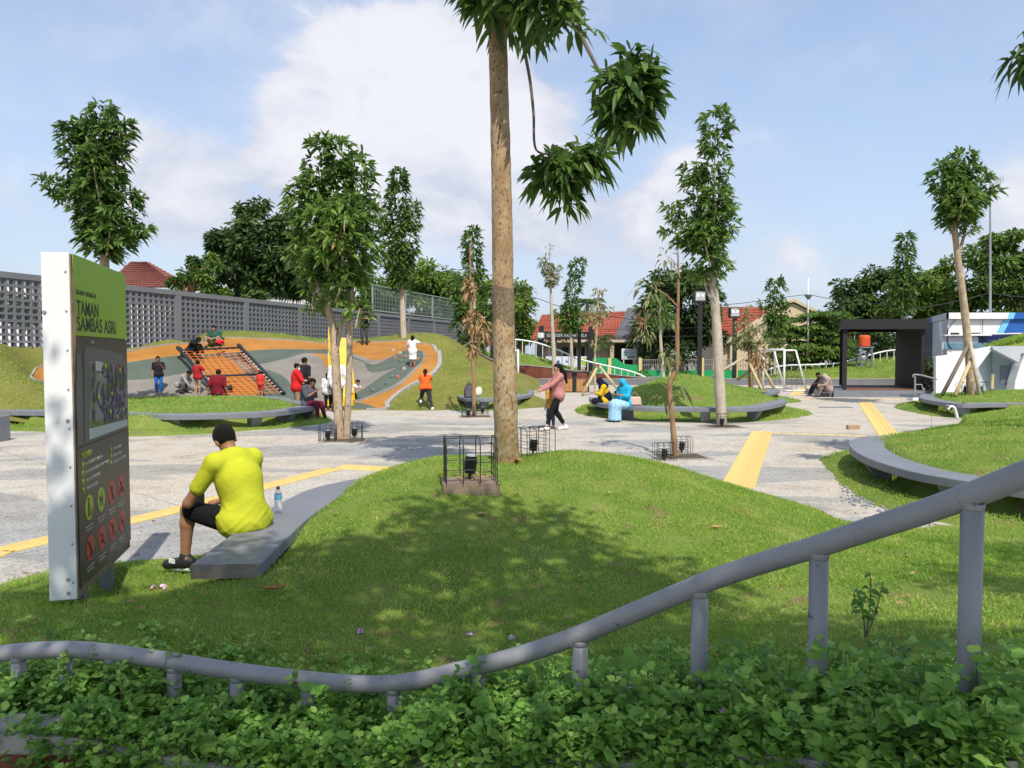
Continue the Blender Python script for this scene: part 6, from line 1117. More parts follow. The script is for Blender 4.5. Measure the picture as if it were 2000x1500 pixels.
def white_walls():
    q = Q(31.0); root = empty('white_entrance', tuple(q(1900, 765)), 'white sloping wall with a folded pale glass entrance', 'entrance'); g_ = M['bwhite']; z0 = .2
    def panel(pts, mat, name, th=.18):
        P = np.array(pts); n = len(P); V = [tuple(p) for p in P]+[(p[0], p[1]+th, p[2]) for p in P]; MB().add(V, [tuple(range(n-1, -1, -1)), tuple(range(n, 2*n))]+[(i, (i+1) % n, n+(i+1) % n, n+i) for i in range(n)]).obj(name, mat, root)
    panel([q(1828, 775), q(1928, 775), q(1906, 725), q(1937, 676), q(1860, 692), q(1828, 697)], g_, 'wing_wall'); panel([q(1828, 775, .02), q(1828, 697, .02), q(1836, 694, 2.4), q(1836, 775, 2.4)], M['bgrey'], 'wing_return', .1)
    panel([q(1937, 676, 0), q(2070, 676, 0), q(2070, 690, 0), q(1995, 690, 0), q(1990, 708, 0), q(1940, 682, 0)], M['bgrey'], 'lintel', .3)
    M['pale_glass'] = material('pale_glass', (.46, .56, .58), .05, .8, .25, spec=.6); M['door_grey'] = material('door_grey', (.13, .16, .20), .06, .8, .4)
    panel([q(1906, 775, .5), q(1937, 775, 1.2), q(1937, 684, 1.2), q(1906, 726, .5)], M['pale_glass'], 'glass_panel', .05); panel([q(1938, 775, 1.2), q(1990, 775, .5), q(1990, 710, .5), q(1938, 684, 1.2)], M['pale_glass'], 'glass_panel', .05)
    panel([q(1954, 752, .6), q(1989, 752, .35), q(1991, 714, .35), q(1954, 714, .6)], M['door_grey'], 'door', .05)
    panel([q(1980, 775, -.1), q(2080, 775, -.1), q(2080, 690, -.1), q(2004, 690, -.1), q(1992, 715, -.1), q(1983, 745, -.1)], g_, 'curved_pier', .5)
    p = q(1938, 752, -.4); MB().tube([(p[0], p[1], .4), (p[0], p[1], p[2]+.45)], .06, 8).obj('bollard', M['wood'], root)
    V = spline([q(1935, 677, .5), q(1960, 668, .5), q(2000, 656, .6), q(2060, 645, .6)], 6); P = np.array(V); r = []
    for i, a in enumerate(P): r += [tuple(a), (a[0]+3.0*a[0]/a[1]+.6, a[1]+3.0, a[2]+.35), (a[0], a[1]-.45, q(1937, 677)[2]+.02)]
    MB().add(r, [(3*i, 3*i+3, 3*i+4, 3*i+1) for i in range(len(P)-1)]+[(3*i+2, 3*i+5, 3*i+3, 3*i) for i in range(len(P)-1)]).obj('green_roof', M['turf_far'], root)
    pts = np.concatenate([np.linspace(P[i], P[i+1], 26) for i in range(len(P)-1)]); n = len(pts)*5; b_ = np.repeat(pts, 5, 0)+rng.uniform(-1, 1, (n, 3))*np.array([.1, .4, .02]); leafd = leaf_data(b_, unit(rng.normal(size=(n, 3))*.6+np.array([0, 0, 1])), .16, .04, .4, np.clip(.5+.2*rng.normal(size=n), 0, 1), fold=0); tag(leaf_obj('roof_turf', leafd, M['grass'], root), kind='stuff')
white_walls()
def shrub(p, r, label, n=420, mat='tree_bright', L=.14):
    root = empty('shrub', tuple(p), label, 'shrub'); c = np.array(p)+np.array([0, 0, r[2]]); d = unit(rng.normal(size=(n, 3))); q = c+d*np.array(r)*rng.uniform(.5, 1, (n, 1)); leaf_obj('foliage', leaf_data(q, unit(d+.4*rng.normal(size=(n, 3))+np.array([0, 0, .3])), L*rng.uniform(.6, 1.2, n), L*.45, .5, np.clip(.45+.2*rng.normal(size=n), 0, 1), fold=0), M[mat], root); MB().tube([np.array(p)-np.array([0, 0, .05]), c], .03, 6).obj('stem', M['bark_brown'], root)
shrub(G(1818, 772), (.3, .35, .6), 'bright shrub squeezed between pavilion and white wall'); shrub(D(1816, 728, 33.5), (.35, .3, .35), 'dark shrub behind the ramp handrail', mat='tree_dark')
for i, (x, y) in enumerate(((1255, 738), (1340, 733), (1505, 738), (1540, 738))): p = D(x, y, 50+.3*i); shrub((p[0], p[1], max(0, float(HB(p[0], p[1])) if p[1] < 51 else 0)), (.6, .4, .35), ('low bush at the foot of the green school wall', 'low bush before the school fence by the lamp post', 'low bush behind the staked saplings', 'low bush beside the right goal')[i], 300, 'tree_mid', .2)
# masts and poles
def lamp_post(px, y0, y1, Y, label, zb=0.0, heads=1):
    q = Q(Y); b = q(px, y0); b[2] = zb; t = q(px, y1); root = empty('lamp_post', tuple(b), label, 'lamp post', 'square black floodlight posts'); w = .22; MB().box((b[0], b[1], (zb+t[2])/2), (w, w, t[2]-zb)).obj('post', M['black'], root); h = MB(); h.box((t[0], t[1], t[2]+.35), (.62, .4, .62)); hd = h.obj('lamp_head', M['black'], root); MB().box((t[0], t[1]-.205, t[2]+.37), (.52, .02, .48)).obj('diffuser', material('lamp_diffuser', (.40, .43, .43), .25, 4, .3), hd)
    for x in (-.13, .13): MB().box((t[0]+x, t[1]-.217, t[2]+.42), (.16, .012, .16)).obj('led_panel', M['white'], hd)
lamp_post(1366, 738, 592, 41.5, 'black lamp post behind the round mound'); lamp_post(1434, 740, 622, 46, 'black lamp post before the second school roof'); lamp_post(1131, 728, 638, 47, 'black lamp post before the school gate', .4); lamp_post(961, 700, 600, 46, 'black lamp post hidden beside the big trunk', .5)
q = Q(48.4); root = empty('flag_pole', tuple(q(1578, 735)), 'white metal mast with a cable bracket before the layered tree', 'pole'); b = q(1578, 735); MB().tube([(b[0], b[1], .3), q(1578, 580), q(1579, 543)], [.07, .06, .035], 8).obj('pole', M['white_far'], root, smooth=True); MB().lathe(q(1579, 578), [(.05, -.25), (.2, -.05), (.26, .06), (.1, .1)], 10).obj('bracket', M['rail'], root)
def cable(pts, r, label):
    tag(MB().tube(spline(pts, 6), r, 4).obj('overhead_cable', M['black']), label, 'cable', 'overhead cables behind the park')
cable([q(1578, 575), q(1520, 582), q(1450, 592), q(1380, 598)], .018, 'overhead cable running from the mast towards the dark round tree'); cable([q(1580, 575), q(1620, 583), q(1700, 592), q(1800, 600)], .018, 'overhead cable running from the mast over the pavilion')
cable([D(940, 575, 60), D(1030, 578, 60), D(1110, 603, 60), D(1250, 626, 60), D(1400, 640, 60)], .025, 'dark cable slanting down before the school roof'); cable([D(960, 640, 50), D(1100, 652, 50), D(1250, 657, 50), D(1400, 656, 50)], .014, 'thin upper cable strung before the school gate'); cable([D(960, 632, 50), D(1100, 642, 50), D(1250, 643, 50), D(1400, 639, 50)], .014, 'thin lower cable strung before the school gate')
cable([D(1780, 605, 44), D(1860, 590, 44), D(1935, 572, 44)], .02, 'slack cable from the pavilion side up to the antenna mast'); cable([D(1935, 572, 44), D(1975, 578, 44), D(2050, 582, 44)], .02, 'slack cable right of the antenna mast')
q = Q(44); root = empty('antenna_mast', tuple(q(1935, 612)), 'thin television antenna mast above the white building roof', 'antenna'); MB().tube([q(1934, 616), q(1934, 400), q(1934, 332)], [.07, .05, .03], 6).obj('mast', M['rail'], root); MB().tube([q(1936, 362), q(1960, 350)], .03, 5).obj('boom', M['rail'], root)
for k in range(6): x = 1937+4.4*k; y = 361.5-2.2*k; MB().tube([q(x, y-8), q(x, y+7)], .016, 4).obj('element', M['rail'], root)
# ---------------------------------------------------------------- goals and bins
M['net'] = material('net', (.05, .05, .05), .2, 9, .8)
def goal(base, rz, label, depth=1.1, w=3.0, h=2.05):
    root = empty('football_goal', tuple(base), label, 'goal', 'white five-a-side goals', rz); r = .05
    def t(name, pts, rr=r): MB().tube(pts, rr, 8).obj(name, M['white'], root, local=True, smooth=True)
    for y in (-w/2, w/2): t('post', [(0, y, 0), (0, y, h)], .055); t('top_arm', [(0, y, h-.04), (.55, y, h-.04)], .045); t('back_stay', [(.55, y, h-.04), (depth, y, .04)], .045); t('base_rail', [(0, y, .05), (depth, y, .05)], .04)
    t('crossbar', [(0, -w/2, h-.01), (0, w/2, h-.01)], .055); t('back_rail', [(depth, -w/2, .05), (depth, w/2, .05)], .04)
    mb = MB()
    for k in range(10): y = -w/2+w*k/9; mb.tube([(.55, y, h-.04), (depth, y, .05)], .009, 3, caps=False)
    for k in range(7): f = k/6; mb.tube([(.55+(depth-.55)*f, -w/2, h-.04-(h-.09)*f), (.55+(depth-.55)*f, w/2, h-.04-(h-.09)*f)], .009, 3, caps=False)
    for y in (-w/2, w/2):
        for k in range(7): f = k/6; x = .55+(depth-.55)*f; z = h-.04-(h-.09)*f; mb.tube([(0, y, z), (x, y, z)], .008, 3, caps=False)
        for k in range(4): x = .12+.25*k; mb.tube([(x, y, .05), (x, y, min(h-.05, h-.04-(x-.55)/(depth-.55)*(h-.09)) if x > .55 else h-.05)], .008, 3, caps=False)
    tag(mb.obj('net', M['net'], root, local=True), kind='stuff')
goal(G(1531, 765)+np.array([0, 1.5, 0]), 0.0, 'white football goal near the yellow strip before the bank'); p = G(1012, 757); goal((p[0], p[1]+1.6, 0), math.pi, 'white football goal partly hidden by the big trunk', w=2.6, depth=1.5)
M['bin_wood'] = material('bin_wood', (.46, .24, .09), .15, 5, .7, .2, 30, stretch=(4, 4, .4))
def bins():
    p = G(1121, 766); root = empty('litter_bins', tuple(p), 'pair of slatted wooden litter bins under a black hood', 'litter bin'); W_ = .55
    for s in (-1, 1):
        cx = p[0]+s*.36; bd = MB().box((cx, p[1], .34), (.50, .46, .60)).obj('bin_body', M['black'], root)
        for k in range(8): MB().box((cx-.23+.0657*k, p[1]-.245, .34), (.052, .03, .58)).obj('slat', M['bin_wood'], bd)
        for k in range(7): MB().box((cx+s*.265, p[1]-.2+.066*k, .34), (.03, .052, .58)).obj('slat', M['bin_wood'], bd)
        MB().box((p[0]+s*.68, p[1], .47), (.06, .44, .94)).obj('side_post', M['black'], root)
    MB().box((p[0], p[1], .40), (.14, .42, .8)).obj('centre_post', M['black'], root); MB().box((p[0], p[1], .97), (1.5, .62, .06)).obj('hood', M['black'], root); MB().box((p[0], p[1]-.2, .86), (.26, .03, .14)).obj('plate', M['black'], root)
bins()
# ---------------------------------------------------------------- stakes
def stakes(name_pts, tie, label, mats, Yq, r=.035):
    q = Q(Yq); c = q(*tie); root = empty('tree_stakes', tuple(c*np.array([1, 1, 0])), label, 'stakes', 'timber props tied to young trees')
    for (x, y, dy, x2, y2, dy2), mname in zip(name_pts, mats): MB().tube([q(x, y, dy), q(x2, y2, dy2)], r, 8).obj('stake', M[mname], root, smooth=True)
    MB().tube(spline([q(tie[0]-9*25/Yq, tie[1]), q(tie[0], tie[1]-2, -.25), q(tie[0]+9*25/Yq, tie[1]), q(tie[0], tie[1]+1, .25)], 4, True), .03, 6, closed=True).obj('tie', M['wood_dark'], root)
stakes([(1840, 772, -.6, 1890, 676, -.22), (1866, 772, -.9, 1898, 700, -.25), (1915, 779, -.8, 1895, 668, -.22)], (1894, 676), 'three timber props leaning on the tree before the white wall', ('wood_dark', 'wood', 'bark_grey'), 24.8, .06)
stakes([(1137, 772, -.6, 1167, 716, -.1), (1206, 760, -.4, 1168, 712, -.1), (1140, 752, 1.0, 1166, 714, .1)], (1166, 714), 'pale timber tripod behind the navy headscarf', ('wood', 'wood', 'bark_brown'), 33, .06)
stakes([(1496, 778, -1.0, 1462, 706, -.1), (1385, 740, .2, 1455, 697, 0), (1440, 742, .6, 1478, 712, 0)], (1464, 704), 'timber props round the wilted bushy sapling', ('wood', 'bark_grey', 'wood'), 30.5, .06)
stakes([(1514, 762, -.4, 1484, 706, 0), (1484, 770, 0, 1484, 705, .05), (1464, 768, .3, 1483, 706, 0)], (1484, 708), 'second set of timber props right of the wilted sapling', ('wood', 'bark_brown', 'wood'), 32, .06)
# ---------------------------------------------------------------- school, gate and boundary
M['roof_red'] = material('roof_tile', (.31, .080, .048), .2, 3, .8, .3, 20); M['roof_brown'] = material('roof_tile_brown', (.21, .075, .06), .2, 3, .85, .3, 20); M['cream'] = material('cream_wall', (.52, .43, .28), .07, .6, .8); M['green_wall'] = material('green_wall', (.015, .30, .10), .06, .5, .6); M['ypost'] = material('cream_post', (.62, .50, .24), .06, 2, .7); M['dark_open'] = material('dark_window', (.02, .02, .022), .1, 2, .3); M['ridge'] = material('ridge_grey', (.10, .095, .105), .1, 2, .7); M['board'] = material('board_pale', (.50, .56, .58), .08, 2, .4); M['poster'] = material('banner_pale', (.60, .63, .70), .08, 2.5, .6)
def tiled_roof(root, e0, e1, r0, r1, nrow, ncol, mat, name='roof', tile_parts=True):
    """pitched face from the eave line e0-e1 to the ridge line r0-r1, laid with overlapping tile courses"""
    e0, e1, r0, r1 = [np.array(p, float) for p in (e0, e1, r0, r1)]; base = MB().add([e0, e1, r1, r0], [(0, 1, 2, 3)]).obj(name, mat, root); nrm = unit(np.cross(e1-e0, r0-e0)); nrm = nrm if nrm[2] > 0 else -nrm; V = []; F = []
    k = 0; mb = MB()
    for i in range(nrow):
        a0, a1 = e0+(r0-e0)*i/nrow, e1+(r1-e1)*i/nrow; b0, b1 = e0+(r0-e0)*(i+1.15)/nrow, e1+(r1-e1)*(i+1.15)/nrow
        for j in range(ncol):
            u0, u1 = j/ncol, (j+1)/ncol; um = (u0+u1)/2; P = lambda A, Bq, u, h: A+(Bq-A)*u+nrm*h
            mb.add([P(a0, a1, u0, .06), P(a0, a1, um, .15), P(a0, a1, u1, .06), P(b0, b1, u0, .01), P(b0, b1, um, .08), P(b0, b1, u1, .01), P(a0, a1, u0, 0), P(a0, a1, u1, 0)], [(0, 1, 4, 3), (1, 2, 5, 4), (6, 7, 2, 1, 0)])
    tag(mb.obj('roof_tiles', mat, base), kind='stuff'); return base
def school():
    Y = 60; q = Q(Y); root = empty('school_building', (q(1150, 735)[0], Y, 0), 'cream school building with a long red tiled roof', 'building')
    e0, e1 = q(1043, 664), q(1250, 664); ridge0, ridge1 = q(1058, 616, 4.5), q(1250, 607, 4.5)
    rf = tiled_roof(root, e0-np.array([.3, .8, 0]), q(1278, 664)-np.array([0, .8, 0]), ridge0, q(1278, 607, 4.5), 12, 46, M['roof_red'])
    d = unit(np.array(q(1238, 612, 4.2))-np.array(q(1214, 664, -.8))); a = np.array(q(1214, 663, -1.0)); b = np.array(q(1238, 606, 4.3)); w = np.array([.55, 0, 0]); MB().add([a-w, a+w, b+w, b-w, a-w+np.array([0, 0, .22]), a+w+np.array([0, 0, .22]), b+w+np.array([0, 0, .22]), b-w+np.array([0, 0, .22])], [(0, 1, 2, 3), (7, 6, 5, 4), (0, 4, 5, 1), (1, 5, 6, 2), (3, 7, 4, 0)]).obj('valley_ridge', M['ridge'], rf)
    MB().box(((e0[0]+q(1278, 664)[0])/2, Y+3.5, 1.45), (q(1278, 664)[0]-e0[0]-.6, 7, 2.9)).obj('wall', M['cream'], root)
    MB().box(((e0[0]+q(1278, 664)[0])/2, Y-.5, q(1100, 667)[2]), (q(1278, 664)[0]-e0[0], .9, .16)).obj('eave', M['cream'], root)
    for x0, x1, y0, y1 in ((1088, 1093, 679, 697), (1097, 1142, 678, 697), (1160, 1168, 678, 700)): a, b = q(x0, y1), q(x1, y0); w_ = MB().box(((a[0]+b[0])/2, Y-.04, (a[2]+b[2])/2), (b[0]-a[0]+.2, .06, b[2]-a[2]+.2)).obj('window', M['cream'], root); MB().box(((a[0]+b[0])/2, Y-.09, (a[2]+b[2])/2), (b[0]-a[0], .04, b[2]-a[2])).obj('pane', M['dark_open'], w_); [MB().box((a[0]+(b[0]-a[0])*f, Y-.12, (a[2]+b[2])/2), (.07, .03, b[2]-a[2])).obj('mullion', M['cream'], w_) for f in (.33, .66)]
    for x in (1193, 1238): p = q(x, 700); MB().box((p[0], Y-.6, 1.4), (.3, .3, 2.8)).obj('column', M['cream'], root)
    a, b = q(1197, 735), q(1235, 672); MB().box(((a[0]+b[0])/2, Y-.03, 1.4), (b[0]-a[0], .06, 2.4)).obj('doorway', M['dark_open'], root)
school()
def gate():
    Y = 55; q = Q(Y); root = empty('school_gate', (q(1105, 735)[0], Y, 0), 'black school gateway with a lettered beam', 'gate')
    for x0, x1, top in ((1051, 1062, 636), (1149, 1160, 634)): a, b = q(x0, 738), q(x1, top); MB().add([(a[0]-.25, Y, 0), (b[0]+.1, Y, 0), (b[0], Y, b[2]), (a[0]+.1, Y, b[2]), (a[0]-.25, Y+.6, 0), (b[0]+.1, Y+.6, 0), (b[0], Y+.6, b[2]), (a[0]+.1, Y+.6, b[2])], [(0, 1, 2, 3), (7, 6, 5, 4), (0, 3, 7, 4), (1, 5, 6, 2), (3, 2, 6, 7)]).obj('pillar', M['black'], root)
    a, b = q(1062, 661), q(1149, 648); be = MB().box(((a[0]+b[0])/2, Y+.3, (a[2]+b[2])/2), (b[0]-a[0], .5, b[2]-a[2])).obj('beam', M['black'], root)
    cu = bpy.data.curves.new('t', 'FONT'); cu.body = 'SD NEGERI KRAMAT PELA'; cu.size = .36; cu.extrude = .01; o = bpy.data.objects.new('t', cu); COL.objects.link(o); bpy.context.view_layer.update(); me = bpy.data.meshes.new_from_object(o.evaluated_get(bpy.context.evaluated_depsgraph_get())); bpy.data.objects.remove(o)
    co = np.zeros(len(me.vertices)*3, np.float32); me.vertices.foreach_get('co', co); co = co.reshape(-1, 3); wd = b[0]-a[0]-.3; kx = wd/co[:, 0].max(); me.vertices.foreach_set('co', np.stack([a[0]+.2+co[:, 0]*kx, Y+.04-co[:, 2], a[2]+.12+co[:, 1]*.9], 1).astype(np.float32).ravel()); me.materials.clear(); me.update(); link('lettering', me, M['board'], be)
    p = q(1054.5, 657); MB().prism([(0, 0)]*0, 0, 0) if 0 else None
    MB().lathe((p[0]+.05, Y-.02, p[2]-.25), [(.05, 0), (.26, .15), (.28, .5), (.1, .52)], 8).obj('crest', M['white'], root)
    a, b = q(1066, 716), q(1148, 696); bn = MB().box(((a[0]+b[0])/2, Y+.1, (a[2]+b[2])/2), (b[0]-a[0], .06, b[2]-a[2])).obj('banner', M['poster'], root)
    for fx, r in ((.3, .10), (.5, .08), (.92, .28)): MB().tube([(a[0]+(b[0]-a[0])*fx, Y+.065, (a[2]+b[2])/2), (a[0]+(b[0]-a[0])*fx, Y+.055, (a[2]+b[2])/2)], r, 10).obj('banner_mark', M['s_green'] if r > .2 else M['bblue'], bn)
gate()
def boundary():
    Y = 54; q = Q(Y); root = empty('school_wall', (q(1200, 735)[0], Y, 0), 'bright green school boundary wall with cream posts', 'wall')
    prof = spline([(1158, 699), (1190, 699), (1203, 700), (1215, 708), (1228, 712), (1248, 712)], 4); V = [tuple(q(1158, 745))]+[tuple(q(x, y)) for x, y in prof]+[tuple(q(1248, 745))]; n = len(V)
    MB().add(V+[(p[0], p[1]+.2, p[2]) for p in V], [tuple(range(n)), tuple(range(2*n-1, n-1, -1))]+[(i, n+i, n+(i+1) % n, (i+1) % n) for i in range(n)]).obj('wave_panel', M['green_wall'], root)
    a, b = q(1253, 745), q(1540, 723); MB().box(((a[0]+b[0])/2, Y+.1, b[2]/2-.2), (b[0]-a[0], .2, b[2]+.4)).obj('dwarf_wall', M['green_wall'], root)
    for x in (1190.5, 1250, 1309, 1371, 1437, 1506): p = q(x, 699); MB().box((p[0], Y, p[2]/2), (.22, .36, p[2])).obj('post', M['ypost'], root)
    for x0, x1 in ((1253, 1307), (1311, 1369), (1373, 1435), (1439, 1504)):
        n = 13; mb = MB()
        for i in range(n): x = x0+(x1-x0)*(i+.5)/n; mb.tube([q(x, 723), q(x, 702)], .022, 4)
        for y in (703, 713): mb.tube([q(x0, y), q(x1, y)], .025, 4)
        tag(mb.obj('fence_bars', M['rail'], root), kind='stuff')
    for x0, x1, lab in ((1214, 1243, 'a'), (1262, 1292, 'b')):
        a, b = D(x0, 702, 56), D(x1, 681, 56); r2 = empty('notice_board', ((a[0]+b[0])/2, 56, 0), 'pale framed notice board with lines of print behind the green wall' if lab == 'a' else 'plain pale board right of the framed notice board', 'notice board'); MB().box(((a[0]+b[0])/2, 56, (a[2]+b[2])/2), (b[0]-a[0], .08, b[2]-a[2])).obj('frame', M['white'], r2); pn = MB().box(((a[0]+b[0])/2, 55.95, (a[2]+b[2])/2), (b[0]-a[0]-.14, .04, b[2]-a[2]-.14)).obj('panel', M['board'], r2)
        for s in (-.4, .4): MB().tube([((a[0]+b[0])/2+s, 56, -.05), ((a[0]+b[0])/2+s, 56, a[2])], .04, 6).obj('leg', M['white'], r2)
        if lab == 'a': [MB().box(((a[0]+b[0])/2+.05*k, 55.925, b[2]-.28-.12*k), ((b[0]-a[0])*(.75, .6, .7, .55)[k], .01, (.025, .025, .03, .10)[k])).obj('print_line', M['s_grey'], pn) for k in range(4)]
boundary()
def house2():
    Y = 64; q = Q(Y); root = empty('gabled_house', (q(1460, 735)[0], Y, 0), 'cream gabled house with a red tiled roof right of the dark tree', 'building')
    tiled_roof(root, q(1395, 656), q(1478, 656), q(1405, 601, 3), q(1500, 601, 3), 10, 22, M['roof_red']); MB().box((q(1450, 700)[0], Y+3, q(1450, 654)[2]/2-.2), (q(1510, 700)[0]-q(1395, 700)[0], 6, q(1450, 654)[2]-.3)).obj('wall', M['cream'], root)
    for (ax, ay), dy, nm in (((1548, 592), 4.5, 'far'), ((1512, 620), -.5, 'near')):
        ap = q(ax, ay, dy); w = 2.9 if nm == 'far' else 4.0; h = 1.3 if nm == 'far' else 2.2
        V = [(ap[0]-w, ap[1], ap[2]-h), (ap[0]+w, ap[1], ap[2]-h), tuple(ap)]; MB().add(V+[(p[0], p[1]+2.5, p[2]) for p in V], [(0, 1, 2), (5, 4, 3), (0, 2, 5, 3), (1, 4, 5, 2)]).obj('gable', M['cream'], root); MB().box((ap[0], ap[1]+1.25, (ap[2]-h)/2), (2*w-.6, 2.4, ap[2]-h)).obj('wall', M['cream'], root)
        for s in (-1, 1): a = np.array(ap)+np.array([0, -.3, .12]); b = np.array([ap[0]+s*(w+.4), ap[1]-.3, ap[2]-h-.2]); up = np.array([0, 0, .28]); bk = np.array([0, 3.0, 0]); MB().add([a, b, b+up, a+up, a+bk, b+bk, b+up+bk, a+up+bk], [(0, 1, 2, 3), (7, 6, 5, 4), (3, 2, 6, 7), (0, 4, 5, 1), (1, 5, 6, 2)]).obj('barge_board', M['cream'], root)
house2()
def brown_roof():
    Y = 48; q = Q(Y); root = empty('hipped_house', (q(290, 600)[0], Y, 0), 'house with a red-brown hipped roof behind the block fence', 'building'); tiled_roof(root, q(205, 562), q(352, 562), q(258, 513, 3), q(285, 513, 3), 12, 22, M['roof_brown']); tiled_roof(root, q(352, 562), q(372, 560, 6), q(285, 513, 3), q(286, 513, 4), 12, 10, M['roof_brown'], 'hip'); tiled_roof(root, q(205, 562), q(205, 562, 6), q(258, 513, 3), q(257, 513, 4), 12, 10, M['roof_brown'], 'hip'); MB().box((q(280, 600)[0], Y+4, q(280, 562)[2]/2-.1), (q(345, 600)[0]-q(212, 600)[0], 6.5, q(280, 562)[2]-.2)).obj('wall', M['bwhite'], root)
    MB().tube([q(231, 516), q(231, 470)], .05, 5).obj('aerial', M['rail'], root)
brown_roof()
def white_house(px0, px1, ytop, Y, label, nwin):
    q = Q(Y); a, b = q(px0, 700), q(px1, ytop); root = empty('white_house', ((a[0]+b[0])/2, Y, 0), label, 'building'); MB().box(((a[0]+b[0])/2, Y+3, b[2]/2), (b[0]-a[0], 6, b[2])).obj('wall', M['bwhite'], root); MB().box(((a[0]+b[0])/2, Y+3, b[2]+.1), (b[0]-a[0]+.6, 6.6, .2)).obj('roof', M['bgrey'], root)
    for i in range(nwin):
        for z in (1.2, 3.6):
            if z+1 > b[2]: continue
            x = a[0]+(b[0]-a[0])*(i+.5)/nwin; w = MB().box((x, Y-.02, z+.5), (1.3, .08, 1.3)).obj('window', M['white'], root); MB().box((x, Y-.07, z+.5), (1.1, .04, 1.1)).obj('pane', M['dark_open'], w)
white_house(-260, 60, 545, 42, 'white house glimpsed through the left end of the block fence', 6); white_house(250, 330, 590, 50, 'white house wall behind the block fence right of the sign', 3); white_house(470, 640, 575, 60, 'white house wall showing under the big dark tree', 5)
broad_tree('broad_tree', (-26.5, 36, 0), [B(20, 590, 37, 50, 22), B(70, 610, 37, 40, 20), B(-40, 600, 37, 40, 25)], 'garden shrubbery seen through the left end of the block fence', 'tree_mid', leaf=.3, clumps=12, group=g, limbs=0)
# ---- bags on the bench behind the trunk
def bags():
    q = Q(24.6); p = q(917, 775); root = empty('backpack', (p[0], 24.6, .40), 'dark grey backpack left on the bench by the dry sapling', 'bag'); mb = MB(); prof = [(.15, 0), (.17, .05), (.165, .25), (.13, .40), (.06, .46)]; V = []; n = 14
    for r, z in prof:
        for j in range(n): a = 6.2832*j/n; V.append((p[0]+r*1.1*math.copysign(abs(math.cos(a))**.7, math.cos(a)), 24.6+r*.7*math.copysign(abs(math.sin(a))**.7, math.sin(a)), .40+z))
    mb.add(V, [(i*n+j, i*n+(j+1) % n, (i+1)*n+(j+1) % n, (i+1)*n+j) for i in range(len(prof)-1) for j in range(n)]+[tuple((len(prof)-1)*n+j for j in range(n))]); mb.obj('sack', material('bag_grey', (.07, .07, .08), .25, 12, .8), root, smooth=True); MB().box((p[0], 24.6-.125, .40+.14), (.22, .06, .2)).obj('pocket', material('bag_pocket', (.10, .10, .11), .2, 12, .8), root); MB().tube(spline([(p[0]-.06, 24.5, .84), (p[0], 24.48, .92), (p[0]+.06, 24.5, .84)], 4), .012, 5).obj('handle', M['black'], root)
    p = q(933, 772); root = empty('tote_bag', (p[0], 24.6, .40), 'cream canvas tote bag slumped on the bench by the dry sapling', 'bag'); m_ = material('canvas', (.66, .62, .50), .08, 9, .9, .2, 60); V = [(p[0]-.17, 24.55, .40), (p[0]+.20, 24.55, .40), (p[0]+.15, 24.62, .84), (p[0]-.12, 24.62, .74), (p[0]-.17, 24.75, .40), (p[0]+.20, 24.75, .40), (p[0]+.15, 24.68, .84), (p[0]-.12, 24.68, .74)]; o = MB().add(V, [(0, 1, 2, 3), (7, 6, 5, 4), (0, 3, 7, 4), (1, 5, 6, 2), (3, 2, 6, 7), (0, 4, 5, 1)]).obj('sack', m_, root, smooth=True); s = o.modifiers.new('s', 'SUBSURF'); s.levels = 2; s.render_levels = 2
    MB().tube(spline([(p[0]-.08, 24.62, .72), (p[0]-.1, 24.56, .60), (p[0], 24.53, .54)], 4), .01, 5).obj('strap', m_, root)
bags()
